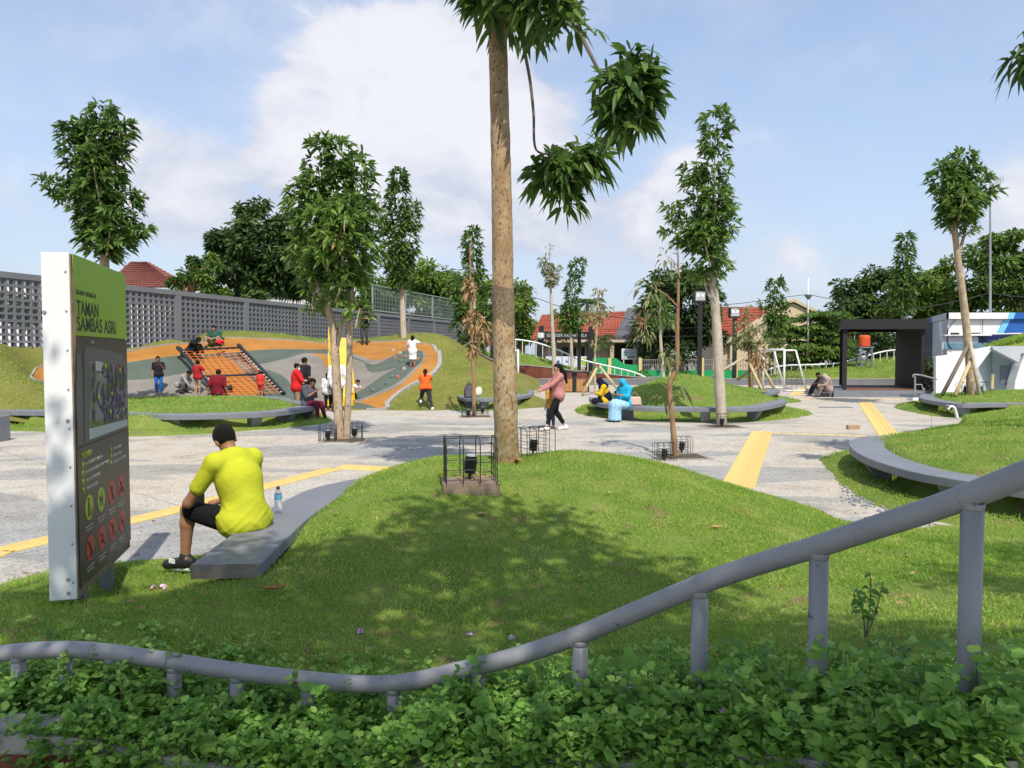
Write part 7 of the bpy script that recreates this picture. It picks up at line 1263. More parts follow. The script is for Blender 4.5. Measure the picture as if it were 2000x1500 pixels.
# ---------------------------------------------------------------- people
def seg(P, a, b, ra, rb):
    a = np.array(a, np.float32); b = np.array(b, np.float32); ab = b-a; t = np.clip(((P-a)@ab)/(ab@ab+1e-9), 0, 1); return np.linalg.norm(P-a-t[..., None]*ab, axis=-1)-(ra+(rb-ra)*t)
def ell(P, c, r): r = np.array(r, np.float32); q = (P-np.array(c, np.float32))/r; k = np.linalg.norm(q, axis=-1); return (k-1)*r.min()
def smin(a, b, k): h = np.clip(.5+.5*(b-a)/k, 0, 1); return b*(1-h)+a*h-k*h*(1-h)
def smooth(ds, k=.03):
    o = ds[0]
    for d in ds[1:]: o = smin(o, d, k)
    return o
def nets(f, lo, hi, h):
    lo = np.array(lo)-2*h; hi = np.array(hi)+2*h; n = np.ceil((hi-lo)/h).astype(int)+1
    ax = [(lo[i]+h*np.arange(n[i])).astype(np.float32) for i in range(3)]; P = np.stack(np.meshgrid(*ax, indexing='ij'), -1); v = f(P); s = v < 0
    c = np.zeros(n-1, np.int8)
    for i in (0, 1):
        for j in (0, 1):
            for k in (0, 1): c += s[i:n[0]-1+i, j:n[1]-1+j, k:n[2]-1+k]
    act = (c > 0) & (c < 8); idx = -np.ones(act.shape, int); ii = np.argwhere(act); idx[act] = np.arange(len(ii)); acc = np.zeros((len(ii), 3)); cnt = np.zeros(len(ii))
    off = [(0, 0, 0), (1, 0, 0), (0, 1, 0), (1, 1, 0), (0, 0, 1), (1, 0, 1), (0, 1, 1), (1, 1, 1)]
    vals = [v[ii[:, 0]+o[0], ii[:, 1]+o[1], ii[:, 2]+o[2]] for o in off]
    for a, b in ((0, 1), (2, 3), (4, 5), (6, 7), (0, 2), (1, 3), (4, 6), (5, 7), (0, 4), (1, 5), (2, 6), (3, 7)):
        m = (vals[a] < 0) != (vals[b] < 0); t = vals[a]/(vals[a]-vals[b]+1e-12); p = np.array(off[a])+t[:, None]*(np.array(off[b])-np.array(off[a])); acc[m] += p[m]; cnt[m] += 1
    co = lo+h*(ii+acc/np.maximum(cnt, 1)[:, None]); F = []
    for d in range(3):
        e, g2 = [(1, 2), (2, 0), (0, 1)][d]; sl = [slice(None)]*3; sl2 = [slice(None)]*3; sl[d] = slice(0, -1); sl2[d] = slice(1, None); ch = s[tuple(sl)] != s[tuple(sl2)]; pts = np.argwhere(ch); ok = (pts[:, e] > 0) & (pts[:, g2] > 0) & (pts[:, e] < n[e]-1) & (pts[:, g2] < n[g2]-1); pts = pts[ok]
        if not len(pts): continue
        flip = ~s[tuple(pts.T)]
        def cell(de, dg): q = pts.copy(); q[:, e] -= de; q[:, g2] -= dg; return idx[tuple(q.T)]
        q4 = np.stack([cell(1, 1), cell(0, 1), cell(0, 0), cell(1, 0)], 1); q4[flip] = q4[flip][:, ::-1]; F.append(q4)
    return co, np.concatenate(F)
SKIN = material('skin_tan', (.30, .150, .085), .10, 8, .55); SKIN2 = material('skin_light', (.44, .25, .16), .08, 8, .55); HAIR = material('black_hair', (.010, .008, .007), .5, 60, .8, .8, 160, spec=.2); EYE = material('eye_dark', (.01, .008, .008), .1, 5, .2); MOUTH = material('lips', (.25, .08, .06), .1, 5, .5); SHOE_W = material('white_shoe', (.68, .68, .66), .06, 9, .6); SHOE_B = material('black_shoe', (.02, .02, .022), .2, 9, .6); MASK = material('face_mask', (.72, .74, .76), .05, 9, .8)
CL = {}
def cloth(name, col, var=.12, sc=14):
    if name not in CL: CL[name] = material('cloth_'+name, col, var, sc, .9, .25, 30, spec=.15)
    return CL[name]
BASE = dict(pel=(0, 0, .93), che=(0, .01, 1.26), nek=(0, 0, 1.44), hed=(0, .03, 1.585), shL=(-.185, 0, 1.39), shR=(.185, 0, 1.39), elL=(-.23, -.02, 1.11), elR=(.23, -.02, 1.11), wrL=(-.24, .06, .87), wrR=(.24, .06, .87), hiL=(-.095, 0, .90), hiR=(.095, 0, .90), knL=(-.10, .02, .49), knR=(.10, .02, .49), anL=(-.10, 0, .085), anR=(.10, 0, .085), toL=(-.12, .16, .03), toR=(.12, .16, .03))
SIT = dict(BASE, pel=(0, 0, .55), che=(0, .02, .87), nek=(0, .04, 1.05), hed=(0, .08, 1.19), shL=(-.185, .03, 1.00), shR=(.185, .03, 1.00), elL=(-.23, .10, .74), elR=(.23, .10, .74), wrL=(-.12, .34, .70), wrR=(.12, .34, .70), hiL=(-.095, .02, .53), hiR=(.095, .02, .53), knL=(-.12, .45, .53), knR=(.12, .45, .53), anL=(-.12, .47, .10), anR=(.12, .47, .10), toL=(-.13, .63, .035), toR=(.13, .63, .035))
def person(label, loc, face, height, pose, top=None, bot=None, hair='short', shoes=None, skin=SKIN, group='people in the park', res=.021, headk=1.0, build=1.0, mask=False, extras=None, gaze=(0, 1, 0)):
    """face: direction the body faces (x, y) in plan; top = (cloth, sleeve 0..2, hem drop, looseness), bot = (kind, cloth, length 0..2)"""
    k = height/1.70; J = {a: np.array(b, float) for a, b in pose.items()}; rz = math.atan2(-face[0], face[1])
    root = empty('person', tuple(loc), label, 'person', group, rz); root.scale = (k, k, k); h = res/k; h = max(h, .009)
    up = unit(J['hed']-J['nek']); gz = unit(np.array(gaze, float)); gz = unit(gz-up*np.dot(gz, up)); rt = np.cross(gz, up); HK = headk
    hc = J['nek']+up*(np.linalg.norm(J['hed']-J['nek'])*(.55+.45*HK)); Hm = np.stack([rt, gz, up], 1)        # head axes
    hp = lambda x, y, z: hc+Hm@(np.array([x, y, z])*HK)
    bw = build
    def head(P, gr=0.0):
        q = ((P-hc.astype(np.float32))@Hm.astype(np.float32))/HK; return np.minimum(ell(q, (0, -.01, .025), (.078+gr, .098+gr, .098+gr)), ell(q, (0, .012, -.045), (.060+gr, .075+gr, .075+gr)))*HK
    def torso(P, gr=0.0):
        sh = (J['shL']+J['shR'])/2; d = [seg(P, J['pel'], J['che'], .118*bw+gr, .128*bw+gr), seg(P, J['hiL'], J['hiR'], .115*bw+gr, .115*bw+gr), seg(P, J['che']+np.array([-.05, 0, 0]), J['che']+np.array([.05, 0, 0]), .115*bw+gr, .115*bw+gr), seg(P, J['shL']*.92+sh*.08, J['shR']*.92+sh*.08, .068+gr, .068+gr), seg(P, sh, J['che'], .09*bw+gr, .115*bw+gr)]
        return smooth(d, .05)
    def arm(P, s, f0, f1, gr=0.0):
        S, E, W_ = J['sh'+s], J['el'+s], J['wr'+s]; d = []
        if f1 > 0: d.append(seg(P, S, S+(E-S)*min(f1, 1), .054+gr, (.054-.014*min(f1, 1))+gr))
        if f1 > 1: d.append(seg(P, E, E+(W_-E)*(f1-1), .040+gr, .040-.013*(f1-1)+gr))
        return smooth(d, .02)
    def leg(P, s, f1, gr=0.0):
        H_, K, A_ = J['hi'+s], J['kn'+s], J['an'+s]; d = [seg(P, H_, H_+(K-H_)*min(f1, 1), .090*bw+gr, (.090-.034*min(f1, 1))*bw+gr)]
        if f1 > 1: cf = K+(A_-K)*.28; d += [seg(P, K, cf, .054+gr, .055+gr), seg(P, cf, K+(A_-K)*(f1-1), .055+gr, .055-.018*(f1-1)+gr)]
        return smooth(d, .025)
    def body(P):
        d = smooth([torso(P), seg(P, J['che'], J['nek'], .06, .052), seg(P, J['nek'], hc, .052, .052)]+[arm(P, s, 0, 2) for s in 'LR']+[leg(P, s, 2) for s in 'LR']+[seg(P, J['an'+s]-np.array([0, .03, .02]), J['to'+s], .036, .028) for s in 'LR'], .025)
        d = smin(d, head(P), .02); q = ((P-hc.astype(np.float32))@Hm.astype(np.float32))/HK
        return np.minimum(np.minimum(smin(d, seg(q, (0, .085, -.005), (0, .103, -.035), .010, .015), .012), ell(q, (-.080, -.012, -.01), (.013, .022, .034))), ell(q, (.080, -.012, -.01), (.013, .022, .034)))
    allp = np.array(list(J.values())+[hc+.15, hc-.15]); lo, hi = allp.min(0)-.16, allp.max(0)+.16
    def part(name, f, lo_, hi_, mat, par=root, hh=None):
        co, F = nets(f, lo_, hi_, hh or h); o = link(name, fast_mesh(name, co, F), mat, par, local=True, smooth=True); return o
    bo = part('body', body, lo, hi, skin)
    # hands: palm and five bent fingers, grown out of the wrists
    for s in 'LR':
        hb = MB(); W_, E = J['wr'+s], J['el'+s]; d = unit(W_-E); sd = unit(np.cross(d, [0, 0, 1.0])+1e-6)*(1 if s == 'R' else -1); nn = unit(np.cross(sd, d)); nn = nn if nn[2] < 0 else -nn; pc = W_+d*.045
        hb.tube([W_-d*.01, W_+d*.03, W_+d*.075, W_+d*.088], [.024, .030, .030, .014], 8)
        for i, (o_, L_) in enumerate(((-.028, .062), (-.0095, .072), (.0095, .070), (.027, .055))): b = W_+d*.08+sd*o_; hb.tube([b, b+d*L_*.45+nn*.006, b+d*L_*.75+nn*.022, b+d*L_*.9+nn*.040], [.0098, .0092, .0085, .006], 6)
        b = W_+d*.03-sd*.024; hb.tube([b, b-sd*.025+d*.025+nn*.01, b-sd*.028+d*.055+nn*.02], [.012, .0105, .007], 6)
        hb.obj('hand', skin, root, local=True, smooth=True)
    for s in (-1, 1): fm = MB(); fm.lathe(hp(s*.033, .083, .012), [(.002, -.008), (.011, -.004), (.011, .004), (.002, .008)], 8); fm.obj('eye', EYE, root, local=True)
    if mask: part('face_mask', lambda P: np.maximum(np.maximum(head(P, .016), -((((P-hc.astype(np.float32))@Hm[:, 1].astype(np.float32))/HK-.035))*1.0), ((P-hc.astype(np.float32))@Hm[:, 2].astype(np.float32))/HK+.012), hc-.2, hc+.2, MASK)
    else: fm = MB(); fm.tube([hp(-.024, .080, -.062), hp(0, .090, -.064), hp(.024, .080, -.062)], .006, 6); fm.obj('mouth', MOUTH, root, local=True)
    # hair
    def qh(P): return ((P-hc.astype(np.float32))@Hm.astype(np.float32))/HK
    if hair in ('short', 'bob', 'long', 'bun', 'tail'):
        def fh(P):
            q = qh(P); d = ell(q, (0, -.016, .036), (.089, .107, .102)); cut = np.maximum(q[..., 1]-.052+(.062-q[..., 2])*.55*0, -(q[..., 2]-.050)); face_ = np.maximum(-(q[..., 1]-(.03)), q[..., 2]-.068)
            d = np.maximum(d, -np.maximum(face_*-1, -1)*-1) if 0 else np.maximum(d, np.minimum(-(q[..., 2]*-1+.068), -(.0)) if 0 else -1)
            keep = np.minimum(.062-q[..., 2], 0)    # above the brow keep everything
            rear = q[..., 1]-.018+.35*np.clip(-q[..., 2], 0, 1)
            d = np.maximum(d, np.minimum(rear, .066-q[..., 2])); d = np.maximum(d, -(q[..., 2]+(.075 if hair == 'short' else .12)))
            if hair == 'bob': d = smin(d, np.maximum(seg(q, (0, -.045, .0), (0, -.05, -.12), .088, .085), q[..., 1]-.015), .03)
            if hair in ('long', 'tail'): d = smin(d, seg(q, (0, -.085, .02), (0, -.165, -.17), .07 if hair == 'long' else .045, .062 if hair == 'long' else .04), .04); d = smin(d, seg(q, (0, -.165, -.17), (.0, -.185, -.40), .060 if hair == 'long' else .036, .030), .03)
            if hair == 'bun': d = smin(d, ell(q, (0, -.085, .085), (.045, .045, .045)), .015)
            n_ = .0022*np.sin(q[..., 0]*260+np.sin(q[..., 2]*90)*2)*np.sin(q[..., 1]*170+q[..., 2]*120); return (d+n_)*HK
        part('hair', fh, hc-.25-np.array([.1, .1, .32 if hair in ('long', 'tail') else 0])*1.0, hc+.25, HAIR, hh=min(h, .011))
    if hair[:5] == 'hijab':
        m_ = extras['hijab']; ln = extras.get('hijab_len', .30)
        def fj(P):
            q = qh(P); d = ell(q, (0, -.012, .022), (.100, .118, .118)); d = smin(d, seg(P, hc-up*.04, J['nek'], .10, .11), .04); sh = (J['shL']+J['shR'])/2
            d = smin(d, seg(P, J['shL']*.8+sh*.2, J['shR']*.8+sh*.2, .115, .115), .07); d = smin(d, seg(P, sh, sh-np.array([0, 0, ln])+np.array([0, .03, 0]), .15, .17), .08)
            d = np.maximum(d, -(P[..., 2]-(sh[2]-ln-.02))); d = np.maximum(d, -ell(q, (0, .115, -.015), (.064, .075, .080))); return d+.004*np.sin(P[..., 0]*60)*np.sin(P[..., 2]*25)
        part('headscarf', fj, np.minimum(lo, hc-.4), hi+.05, m_)
    if hair == 'cap': part('cap', lambda P: np.maximum(np.minimum(ell(qh(P), (0, -.008, .045), (.093, .110, .088)), ell(qh(P), (0, .11, .045), (.07, .075, .012))), -(qh(P)[..., 2]-.030))*HK, hc-.2, hc+.22, extras['cap'], hh=min(h, .011)); part('hair', lambda P: np.maximum(np.maximum(ell(qh(P), (0, -.012, .02), (.085, .104, .098)), qh(P)[..., 1]-.01), -(qh(P)[..., 2]+.07))*HK, hc-.2, hc+.2, HAIR, hh=min(h, .011))
    if top:
        c_, sl, drop, loose = top; gr = .014+.02*loose
        def fs(P):
            d = torso(P, gr)
            if drop: d = smin(d, seg(P, J['che'], J['pel']-np.array([0, 0, drop*.4]), .13*bw+gr, (.13+.05*drop)*bw+gr), .05)
            for s in 'LR':
                if sl > 0: d = smin(d, arm(P, s, 0, sl, gr*.85), .025)
            axis = unit(J['che']-J['pel']); d = np.maximum(d, -((P-(J['pel']-axis*(.06+drop)).astype(np.float32))@axis.astype(np.float32))); nk = J['nek']; d = np.maximum(d, -seg(P, nk-np.array([0, 0, .02]), hc, .058, .075))
            z = P[..., 2]; wv = np.sin(z*26+P[..., 0]*14+np.sin(P[..., 1]*17+P[..., 0]*9)*1.6); low = np.clip((J['che'][2]+.02-z)/.3, .12, 1); cr_ = (1-abs(np.sin(z*15+P[..., 0]*9+np.sin(P[..., 1]*13-P[..., 0]*11)*1.3)))**3; cr2 = (1-abs(np.sin(z*23-P[..., 0]*17+P[..., 1]*8+1.0)))**4; return d+low*(.003*wv-.008*cr_-.006*cr2)
        tl = np.array([J[a] for a in ('pel', 'che', 'nek', 'shL', 'shR', 'elL', 'elR', 'wrL', 'wrR')]); part('top', fs, tl.min(0)-.2-np.array([0, 0, drop]), tl.max(0)+.16, c_)
    if bot:
        kind, c_, ln = bot
        if kind == 'trousers':
            def ft(P):
                d = smooth([leg(P, s, ln, .014) for s in 'LR']+[seg(P, J['hiL'], J['hiR'], .126*bw, .126*bw), seg(P, J['pel'], J['pel']+(J['che']-J['pel'])*.2, .125*bw, .122*bw)], .03); return d+.003*np.sin(P[..., 2]*60+P[..., 0]*30)
            tl = np.array([J[a] for a in ('pel', 'hiL', 'hiR', 'knL', 'knR')]+([J['anL'], J['anR']] if ln > 1 else [])); part('trousers' if ln > 1.3 else 'shorts', ft, tl.min(0)-.15, tl.max(0)+.2, c_)
        else:
            def fk(P):
                mk = (J['knL']+J['knR'])/2; ma = (J['anL']+J['anR'])/2; d = smooth([seg(P, J['pel'], J['pel'], .14, .14)]+[leg(P, s, 1.0+.0, .045) for s in 'LR']+[seg(P, J['pel'], mk, .13, .17), seg(P, mk, mk+(ma-mk)*(ln-1), .17, .20)], .07); return np.maximum(d, -(P[..., 2]-(mk[2]+(ma[2]-mk[2])*(ln-1)-.05)))+.006*np.sin(P[..., 0]*45+P[..., 1]*30)
            part('skirt', fk, lo-.12, hi+.1, c_)
    if shoes:
        for s in 'LR':
            a, t = J['an'+s], J['to'+s]; f = lambda P: np.maximum(smooth([seg(P, a-unit(t-a)*np.array([1, 1, 0])*.05-np.array([0, 0, .035]), t, .048, .040), seg(P, a-np.array([0, 0, .04]), a+np.array([0, 0, .01]), .052, .046)], .02), -(P[..., 2]-(min(a[2], t[2])-.06-.1))); part('shoe', f, np.minimum(a, t)-.12, np.maximum(a, t)+.12, shoes, hh=min(h, .012))
    if extras:
        for e in extras.get('add', []): e(root, J, part, hp)
    return root
def mod(base, **k): return dict(base, **k)
def pz(px, py, hf=HP): p = on_slope(px, py, hf); return p
def jersey(root, J, part, hp):      # side panel and waistband
    pass
# 1 man in yellow on the near bench
Y_TOP = cloth('fluo', (.45, .48, .03), .05)
POSE1 = mod(SIT, che=(0, .09, .86), nek=(0, .17, 1.055), hed=(0, .26, 1.165), shL=(-.19, .15, 1.005), shR=(.19, .15, 1.005), elL=(-.30, .34, .68), elR=(.31, .30, .70), wrL=(-.13, .52, .60), wrR=(.12, .54, .60), knL=(-.22, .46, .60), knR=(.19, .46, .58), anL=(-.24, .48, .205), anR=(.16, .42, .165), toL=(-.30, .64, .135), toR=(.22, .59, .10))
def phone(root, J, part, hp): p = (J['wrL']+J['wrR'])/2+np.array([0, .08, .05]); MB().box(p, (.075, .02, .15)).obj('phone', M['black'], root, local=True)
def shoe_marks(root, J, part, hp):
    for s, sg in (('L', -1), ('R', 1)): a, t = J['an'+s], J['to'+s]; p = a*.55+t*.45; MB().box(p+np.array([sg*.047, .0, .005]), (.012, .07, .035)).obj('shoe_patch', MASK, root, local=True); MB().tube([a+np.array([0, -.05, -.095]), (a+t)/2+np.array([0, 0, -.068]), t+np.array([0, .03, -.030])], [.016, .018, .016], 8).obj('sole', MASK, root, local=True)
def side_panels(root, J, part, hp):
    def f(P): return np.maximum(np.maximum(smooth([seg(P, J['pel'], J['che'], .118+.0325, .128+.0325), seg(P, J['che']+np.array([-.05, 0, 0]), J['che']+np.array([.05, 0, 0]), .150, .150)], .05), P[..., 0]+.105), abs(P[..., 2]-.80)-.16)
    part('side_panel', f, np.array([-.3, -.3, .5]), np.array([.1, .4, 1.1]), cloth('fluo_green', (.42, .75, .05), .05))
person('man in a fluorescent yellow shirt sitting on the near bench, head bowed', (-2.20, 6.10, -.045), (-.84, .54), 1.72, POSE1, (Y_TOP, .60, .06, .45), ('trousers', cloth('black_shorts', (.010, .010, .012), .15), .93), 'short', SHOE_B, SKIN, res=.0115, build=1.06, gaze=(.25, .75, -.65), extras={'add': [phone, shoe_marks]})
# 2, 3 woman in pink and the child beside her
WALK = mod(BASE, knL=(-.09, .16, .50), anL=(-.09, .02, .13), toL=(-.10, .14, .035), knR=(.09, .02, .49), anR=(.09, -.28, .13), toR=(.10, -.14, .03), elL=(-.20, .22, 1.20), wrL=(-.16, .46, 1.06), elR=(.22, .20, 1.17), wrR=(.17, .44, 1.05))
WALKB = mod(WALK, anL=(-.09, .33, .10), toL=(-.10, .48, .05), knL=(-.09, .22, .50), anR=(.09, -.22, .10), toR=(.10, -.06, .03), knR=(.09, .04, .50))
person('woman in a dusty pink top and black leggings walking with an arm held out', G(1090, 840), (-.97, -.25), 1.60, WALKB, (cloth('pink', (.42, .19, .175)), 1.9, .17, .5), ('trousers', cloth('black_leg', (.012, .012, .014)), 1.75), 'long', SHOE_W, SKIN2, res=.016, extras={'add': [lambda r, J, part, hp: part('sock', lambda P: np.maximum(seg(P, J['anL'], J['knL'], .045, .06), abs(P[..., 2]-.22)-.015), J['anL']-.1, J['anL']+np.array([.1, .2, .3]), SHOE_W)]})
person('child in a mustard shirt and blue jeans half hidden behind the woman in pink', G(1077, 838), (-.6, .8), 1.12, mod(BASE, knL=(-.09, .1, .5)), (cloth('mustard', (.50, .28, .05)), .9, .12, .8), ('trousers', cloth('jeans', (.06, .09, .15)), 1.8), 'bob', None, SKIN2, res=.021, headk=1.15)
# 4 navy headscarf, 5 turquoise headscarf
CROSS = mod(SIT, knL=(-.36, .34, .53), knR=(.36, .34, .53), anL=(.16, .40, .50), anR=(-.16, .42, .49), toL=(.28, .44, .48), toR=(-.28, .46, .47), elL=(-.22, .14, .76), elR=(.22, .14, .76), wrL=(-.08, .34, .80), wrR=(.08, .36, .80), nek=(0, .08, 1.04), hed=(0, .16, 1.16))
person('seated person in a navy headscarf with a yellow sleeve, cross-legged on the bench', G(1182, 786, .42)+np.array([0, .15, -.45]), (-.93, .1), 1.55, CROSS, (cloth('yellow_sleeve', (.62, .42, .02)), 1.5, .1, 1), ('trousers', cloth('black_leg', (.012, .012, .014)), 1.9), 'hijab', None, SKIN2, gaze=(0, 1, -.3), extras={'hijab': cloth('navy', (.008, .010, .030)), 'hijab_len': .44, 'add': [lambda r, J, part, hp: part('back_drape', lambda P: np.maximum(smooth([seg(P, J['nek'], J['pel']+np.array([0, -.05, .12]), .13, .20)], .03), P[..., 1]-.06), J['pel']-.4, J['nek']+.25, cloth('navy', (.008, .010, .030))), lambda r, J, part, hp: part('tunic', lambda P: smooth([seg(P, J['pel'], J['che'], .150, .140)], .03), J['pel']-.3, J['che']+.3, cloth('grey_tunic', (.35, .36, .40)))]})
TQ = cloth('turquoise', (.02, .36, .56), .08); SKB = cloth('sky_skirt', (.30, .52, .70), .22, 22)
person('seated woman in a turquoise headscarf and pale blue skirt looking at a phone', G(1222, 793, .42)+np.array([0, .12, -.45]), (-.75, -.66), 1.56, mod(SIT, elL=(-.22, .14, .78), elR=(.22, .14, .78), wrL=(-.06, .36, .84), wrR=(.06, .36, .84), hed=(0, .12, 1.18)), (TQ, 1.3, .1, 1), ('skirt', SKB, 1.95), 'hijab', SHOE_B, SKIN, gaze=(0, .9, -.35), extras={'hijab': TQ, 'hijab_len': .34, 'add': [lambda r, J, part, hp: MB().box(np.array([0, .44, .88]), (.08, .02, .15)).obj('phone', M['black'], r, local=True)]})
p = G(1240, 793, .42); root = empty('handbag', (p[0], p[1]+.1, .42), 'pale pink handbag on the bench beside the turquoise headscarf', 'bag'); o = MB().box((p[0]+.02, p[1]+.12, .55), (.36, .16, .24), 0, taper=.86).obj('bag_body', material('bag_pink', (.60, .40, .34), .08, 8, .6), root); o.modifiers.new('b', 'BEVEL').width = .03; MB().tube(spline([(p[0]-.1, p[1]+.1, .66), (p[0], p[1]+.1, .80), (p[0]+.12, p[1]+.1, .66)], 5), .01, 5).obj('handle', CL['pink'], root)
# 6 pair at the stage
b = np.array([PAV[0]-.62, PAV[2]+.15, 0]); LEAN = mod(SIT, pel=(0, 0, .42), hiL=(-.095, .02, .40), hiR=(.095, .02, .40), che=(0, .06, .74), nek=(0, .14, .91), hed=(0, .24, 1.01), shL=(-.185, .12, .87), shR=(.185, .12, .87), elL=(-.23, .30, .62), elR=(.23, .30, .62), wrL=(-.1, .46, .60), wrR=(.1, .46, .60), knL=(-.12, .44, .50), knR=(.12, .44, .50), anL=(-.12, .62, .10), anR=(.12, .62, .10), toL=(-.13, .78, .03), toR=(.13, .78, .03))
person('person in a pale pink headscarf leaning forward on the pavilion steps', b+np.array([-.02, -.35, -.05]), (-1, -.12), 1.56, LEAN, (cloth('dusty', (.34, .25, .23)), 1.9, .1, 1), ('trousers', cloth('taupe', (.20, .15, .14)), 1.8), 'hijab', SHOE_B, SKIN2, extras={'hijab': cloth('dusty_scarf', (.42, .33, .31)), 'hijab_len': .36}, gaze=(0, .8, -.5))
person('person in black sitting behind the pink headscarf on the pavilion steps', b+np.array([.02, .35, -.05]), (-1, .05), 1.62, LEAN, (cloth('dark_print', (.06, .05, .05)), 1.9, .1, .8), ('trousers', cloth('black_leg', (.012, .012, .014)), 1.8), 'short', SHOE_B, SKIN)
# 7 climber in orange
p = on_slope(826, 796); CLIMB = mod(BASE, pel=(0, 0, .88), hiL=(-.1, 0, .86), hiR=(.1, 0, .86), che=(-.02, .14, 1.18), nek=(-.02, .22, 1.34), hed=(-.02, .27, 1.48), shL=(-.2, .18, 1.29), shR=(.17, .18, 1.29), elL=(-.22, .40, 1.22), elR=(.2, .40, 1.22), wrL=(-.16, .58, 1.30), wrR=(.14, .58, 1.30), knL=(-.16, .24, .58), anL=(-.20, .10, .36), toL=(-.20, .26, .30), knR=(.16, -.06, .46), anR=(.26, -.22, .09), toR=(.30, -.06, .03))
person('girl in an orange shirt and dark trousers climbing the grass edge of the slope', G(830, 802)+np.array([0, .25, 0]), (-.1, 1), 1.42, CLIMB, (cloth('orange_top', (.72, .11, .02)), 1.0, .04, .9), ('trousers', cloth('charcoal', (.035, .035, .042)), 1.9), 'tail', SHOE_W, SKIN, build=1.12)
# 8 girl in a white dress
p = on_slope(806, 716); person('girl in a white dress standing on the slope with an arm out', p-np.array([0, 0, .03]), (.1, 1), 1.18, mod(BASE, elR=(.40, .08, 1.32), wrR=(.58, .16, 1.36), elL=(-.30, .05, 1.15)), (cloth('white_dress', (.78, .78, .80), .04), .6, .30, 1.6), ('skirt', cloth('white_dress', (.78, .78, .80), .04), 1.05), 'bob', cloth('red_shoe', (.30, .03, .03)), SKIN2, headk=1.1)
# 9 man in black on the ridge
p = D(712, 668, 34.7); p[2] = float(HP(p[0], p[1])); person('man in black standing at the top of the slope before the fence', p, (.3, -.9), 1.70, mod(BASE, elL=(-.30, .10, 1.16), elR=(.30, .10, 1.16), wrL=(-.08, .28, 1.20), wrR=(.08, .28, 1.20), nek=(0, .05, 1.43), hed=(0, .12, 1.55)), (cloth('black_top', (.012, .012, .013)), 1.0, .1, .9), ('trousers', cloth('grey_trouser', (.06, .06, .065)), 1.95), 'cap', SHOE_B, SKIN, gaze=(0, .8, -.5), extras={'cap': cloth('black_top', (.012, .012, .013))})
# 10 toddler in white and black
p = on_slope(690, 784); person('toddler in a white and black shirt bending forward by the slide', p-np.array([0, 0, .02]), (.9, -.3), .88, mod(BASE, pel=(0, -.06, .70), hiL=(-.1, -.06, .68), hiR=(.1, -.06, .68), che=(0, .14, .98), nek=(0, .24, 1.12), hed=(0, .33, 1.26), shL=(-.18, .2, 1.08), shR=(.18, .2, 1.08), elL=(-.2, .42, .98), elR=(.2, .42, .98), wrL=(-.18, .62, .92), wrR=(.18, .62, .92), knL=(-.12, .14, .42), knR=(.12, .10, .42), anL=(-.12, -.04, .09), anR=(.12, -.1, .09)), (cloth('white_tee', (.72, .72, .74), .05), 1.0, .05, 1), ('trousers', cloth('black_shorts', (.010, .010, .012), .15), 1.1), 'short', SHOE_W, SKIN2, headk=1.45, gaze=(0, .9, .1))
# 11, 12 at the slide
p = G(676, 799); person('man in a loose white shirt and black trousers seen from behind at the slide', (p[0], 23.6, 0), (-.1, 1), 1.70, mod(BASE, elR=(.30, .02, 1.12), wrR=(.34, .04, .88)), (cloth('white_shirt', (.74, .74, .78), .05), 1.95, .16, 1.4), ('trousers', cloth('black_leg', (.012, .012, .014)), 1.95), 'short', SHOE_B, SKIN)
p = D(641, 790, 23.9); person('girl in a white long-sleeved top and black leggings watching the slide', (p[0], 23.9, 0), (-.15, 1), 1.22, BASE, (cloth('white_tee', (.72, .72, .74), .05), 1.95, .14, .9), ('trousers', cloth('black_leg', (.012, .012, .014)), 1.8), 'bob', None, SKIN2, headk=1.12)
# 13 seated woman in grey and maroon
p = G(603, 792, .42); person('woman in a grey tee and maroon trousers sitting at the end of the long bench', p+np.array([-.05, .05, -.46]), (.8, -.35), 1.60, mod(SIT, che=(0, .06, .86), nek=(0, .12, 1.04), hed=(0, .20, 1.16), wrL=(-.05, .30, .92), wrR=(.06, .32, .90), elL=(-.2, .16, .74), elR=(.22, .16, .74), knL=(-.1, .42, .56), anL=(-.16, .52, .12), knR=(.12, .44, .58)), (cloth('slate_tee', (.075, .085, .10)), .9, .12, 1), ('trousers', cloth('maroon_trouser', (.12, .015, .04)), 1.85), 'long', SHOE_B, SKIN, gaze=(0, .85, -.4))
# 14, 15 couple behind the bench
p = D(580, 800, 23.2); person('woman in a red tee and white face mask standing behind the long bench', (p[0], 23.2, -.02), (.75, .35), 1.56, mod(BASE, elR=(.28, .14, 1.14), wrR=(.34, .36, 1.12), elL=(-.24, .06, 1.12), wrL=(-.2, .26, 1.02)), (cloth('red_tee', (.58, .02, .025)), .95, .14, 1.2), ('trousers', cloth('sand', (.30, .20, .14)), 1.2), 'bun', SHOE_B, SKIN2, mask=True, build=1.1)
p = D(593, 790, 23.8); person('man in a black tee standing beside the woman in red', (p[0], 23.9, 0), (.5, .8), 1.72, BASE, (cloth('charcoal_tee', (.022, .024, .028)), .8, .06, .8), ('trousers', cloth('denim', (.03, .04, .09)), 1.9), 'short', SHOE_B, SKIN)
# 16 small child by the net
p = D(503, 775, 25.4); person('small child in red with a dark sun hat at the foot of the net', (p[0], 25.7, float(HP(p[0], 25.7))-.02), (.2, .9), .92, BASE, (cloth('red_child', (.60, .05, .03)), .8, .16, 1), ('trousers', cloth('red_child', (.60, .05, .03)), 1.0), 'cap', None, SKIN2, headk=1.4, extras={'cap': cloth('hat_grey', (.08, .08, .09))})
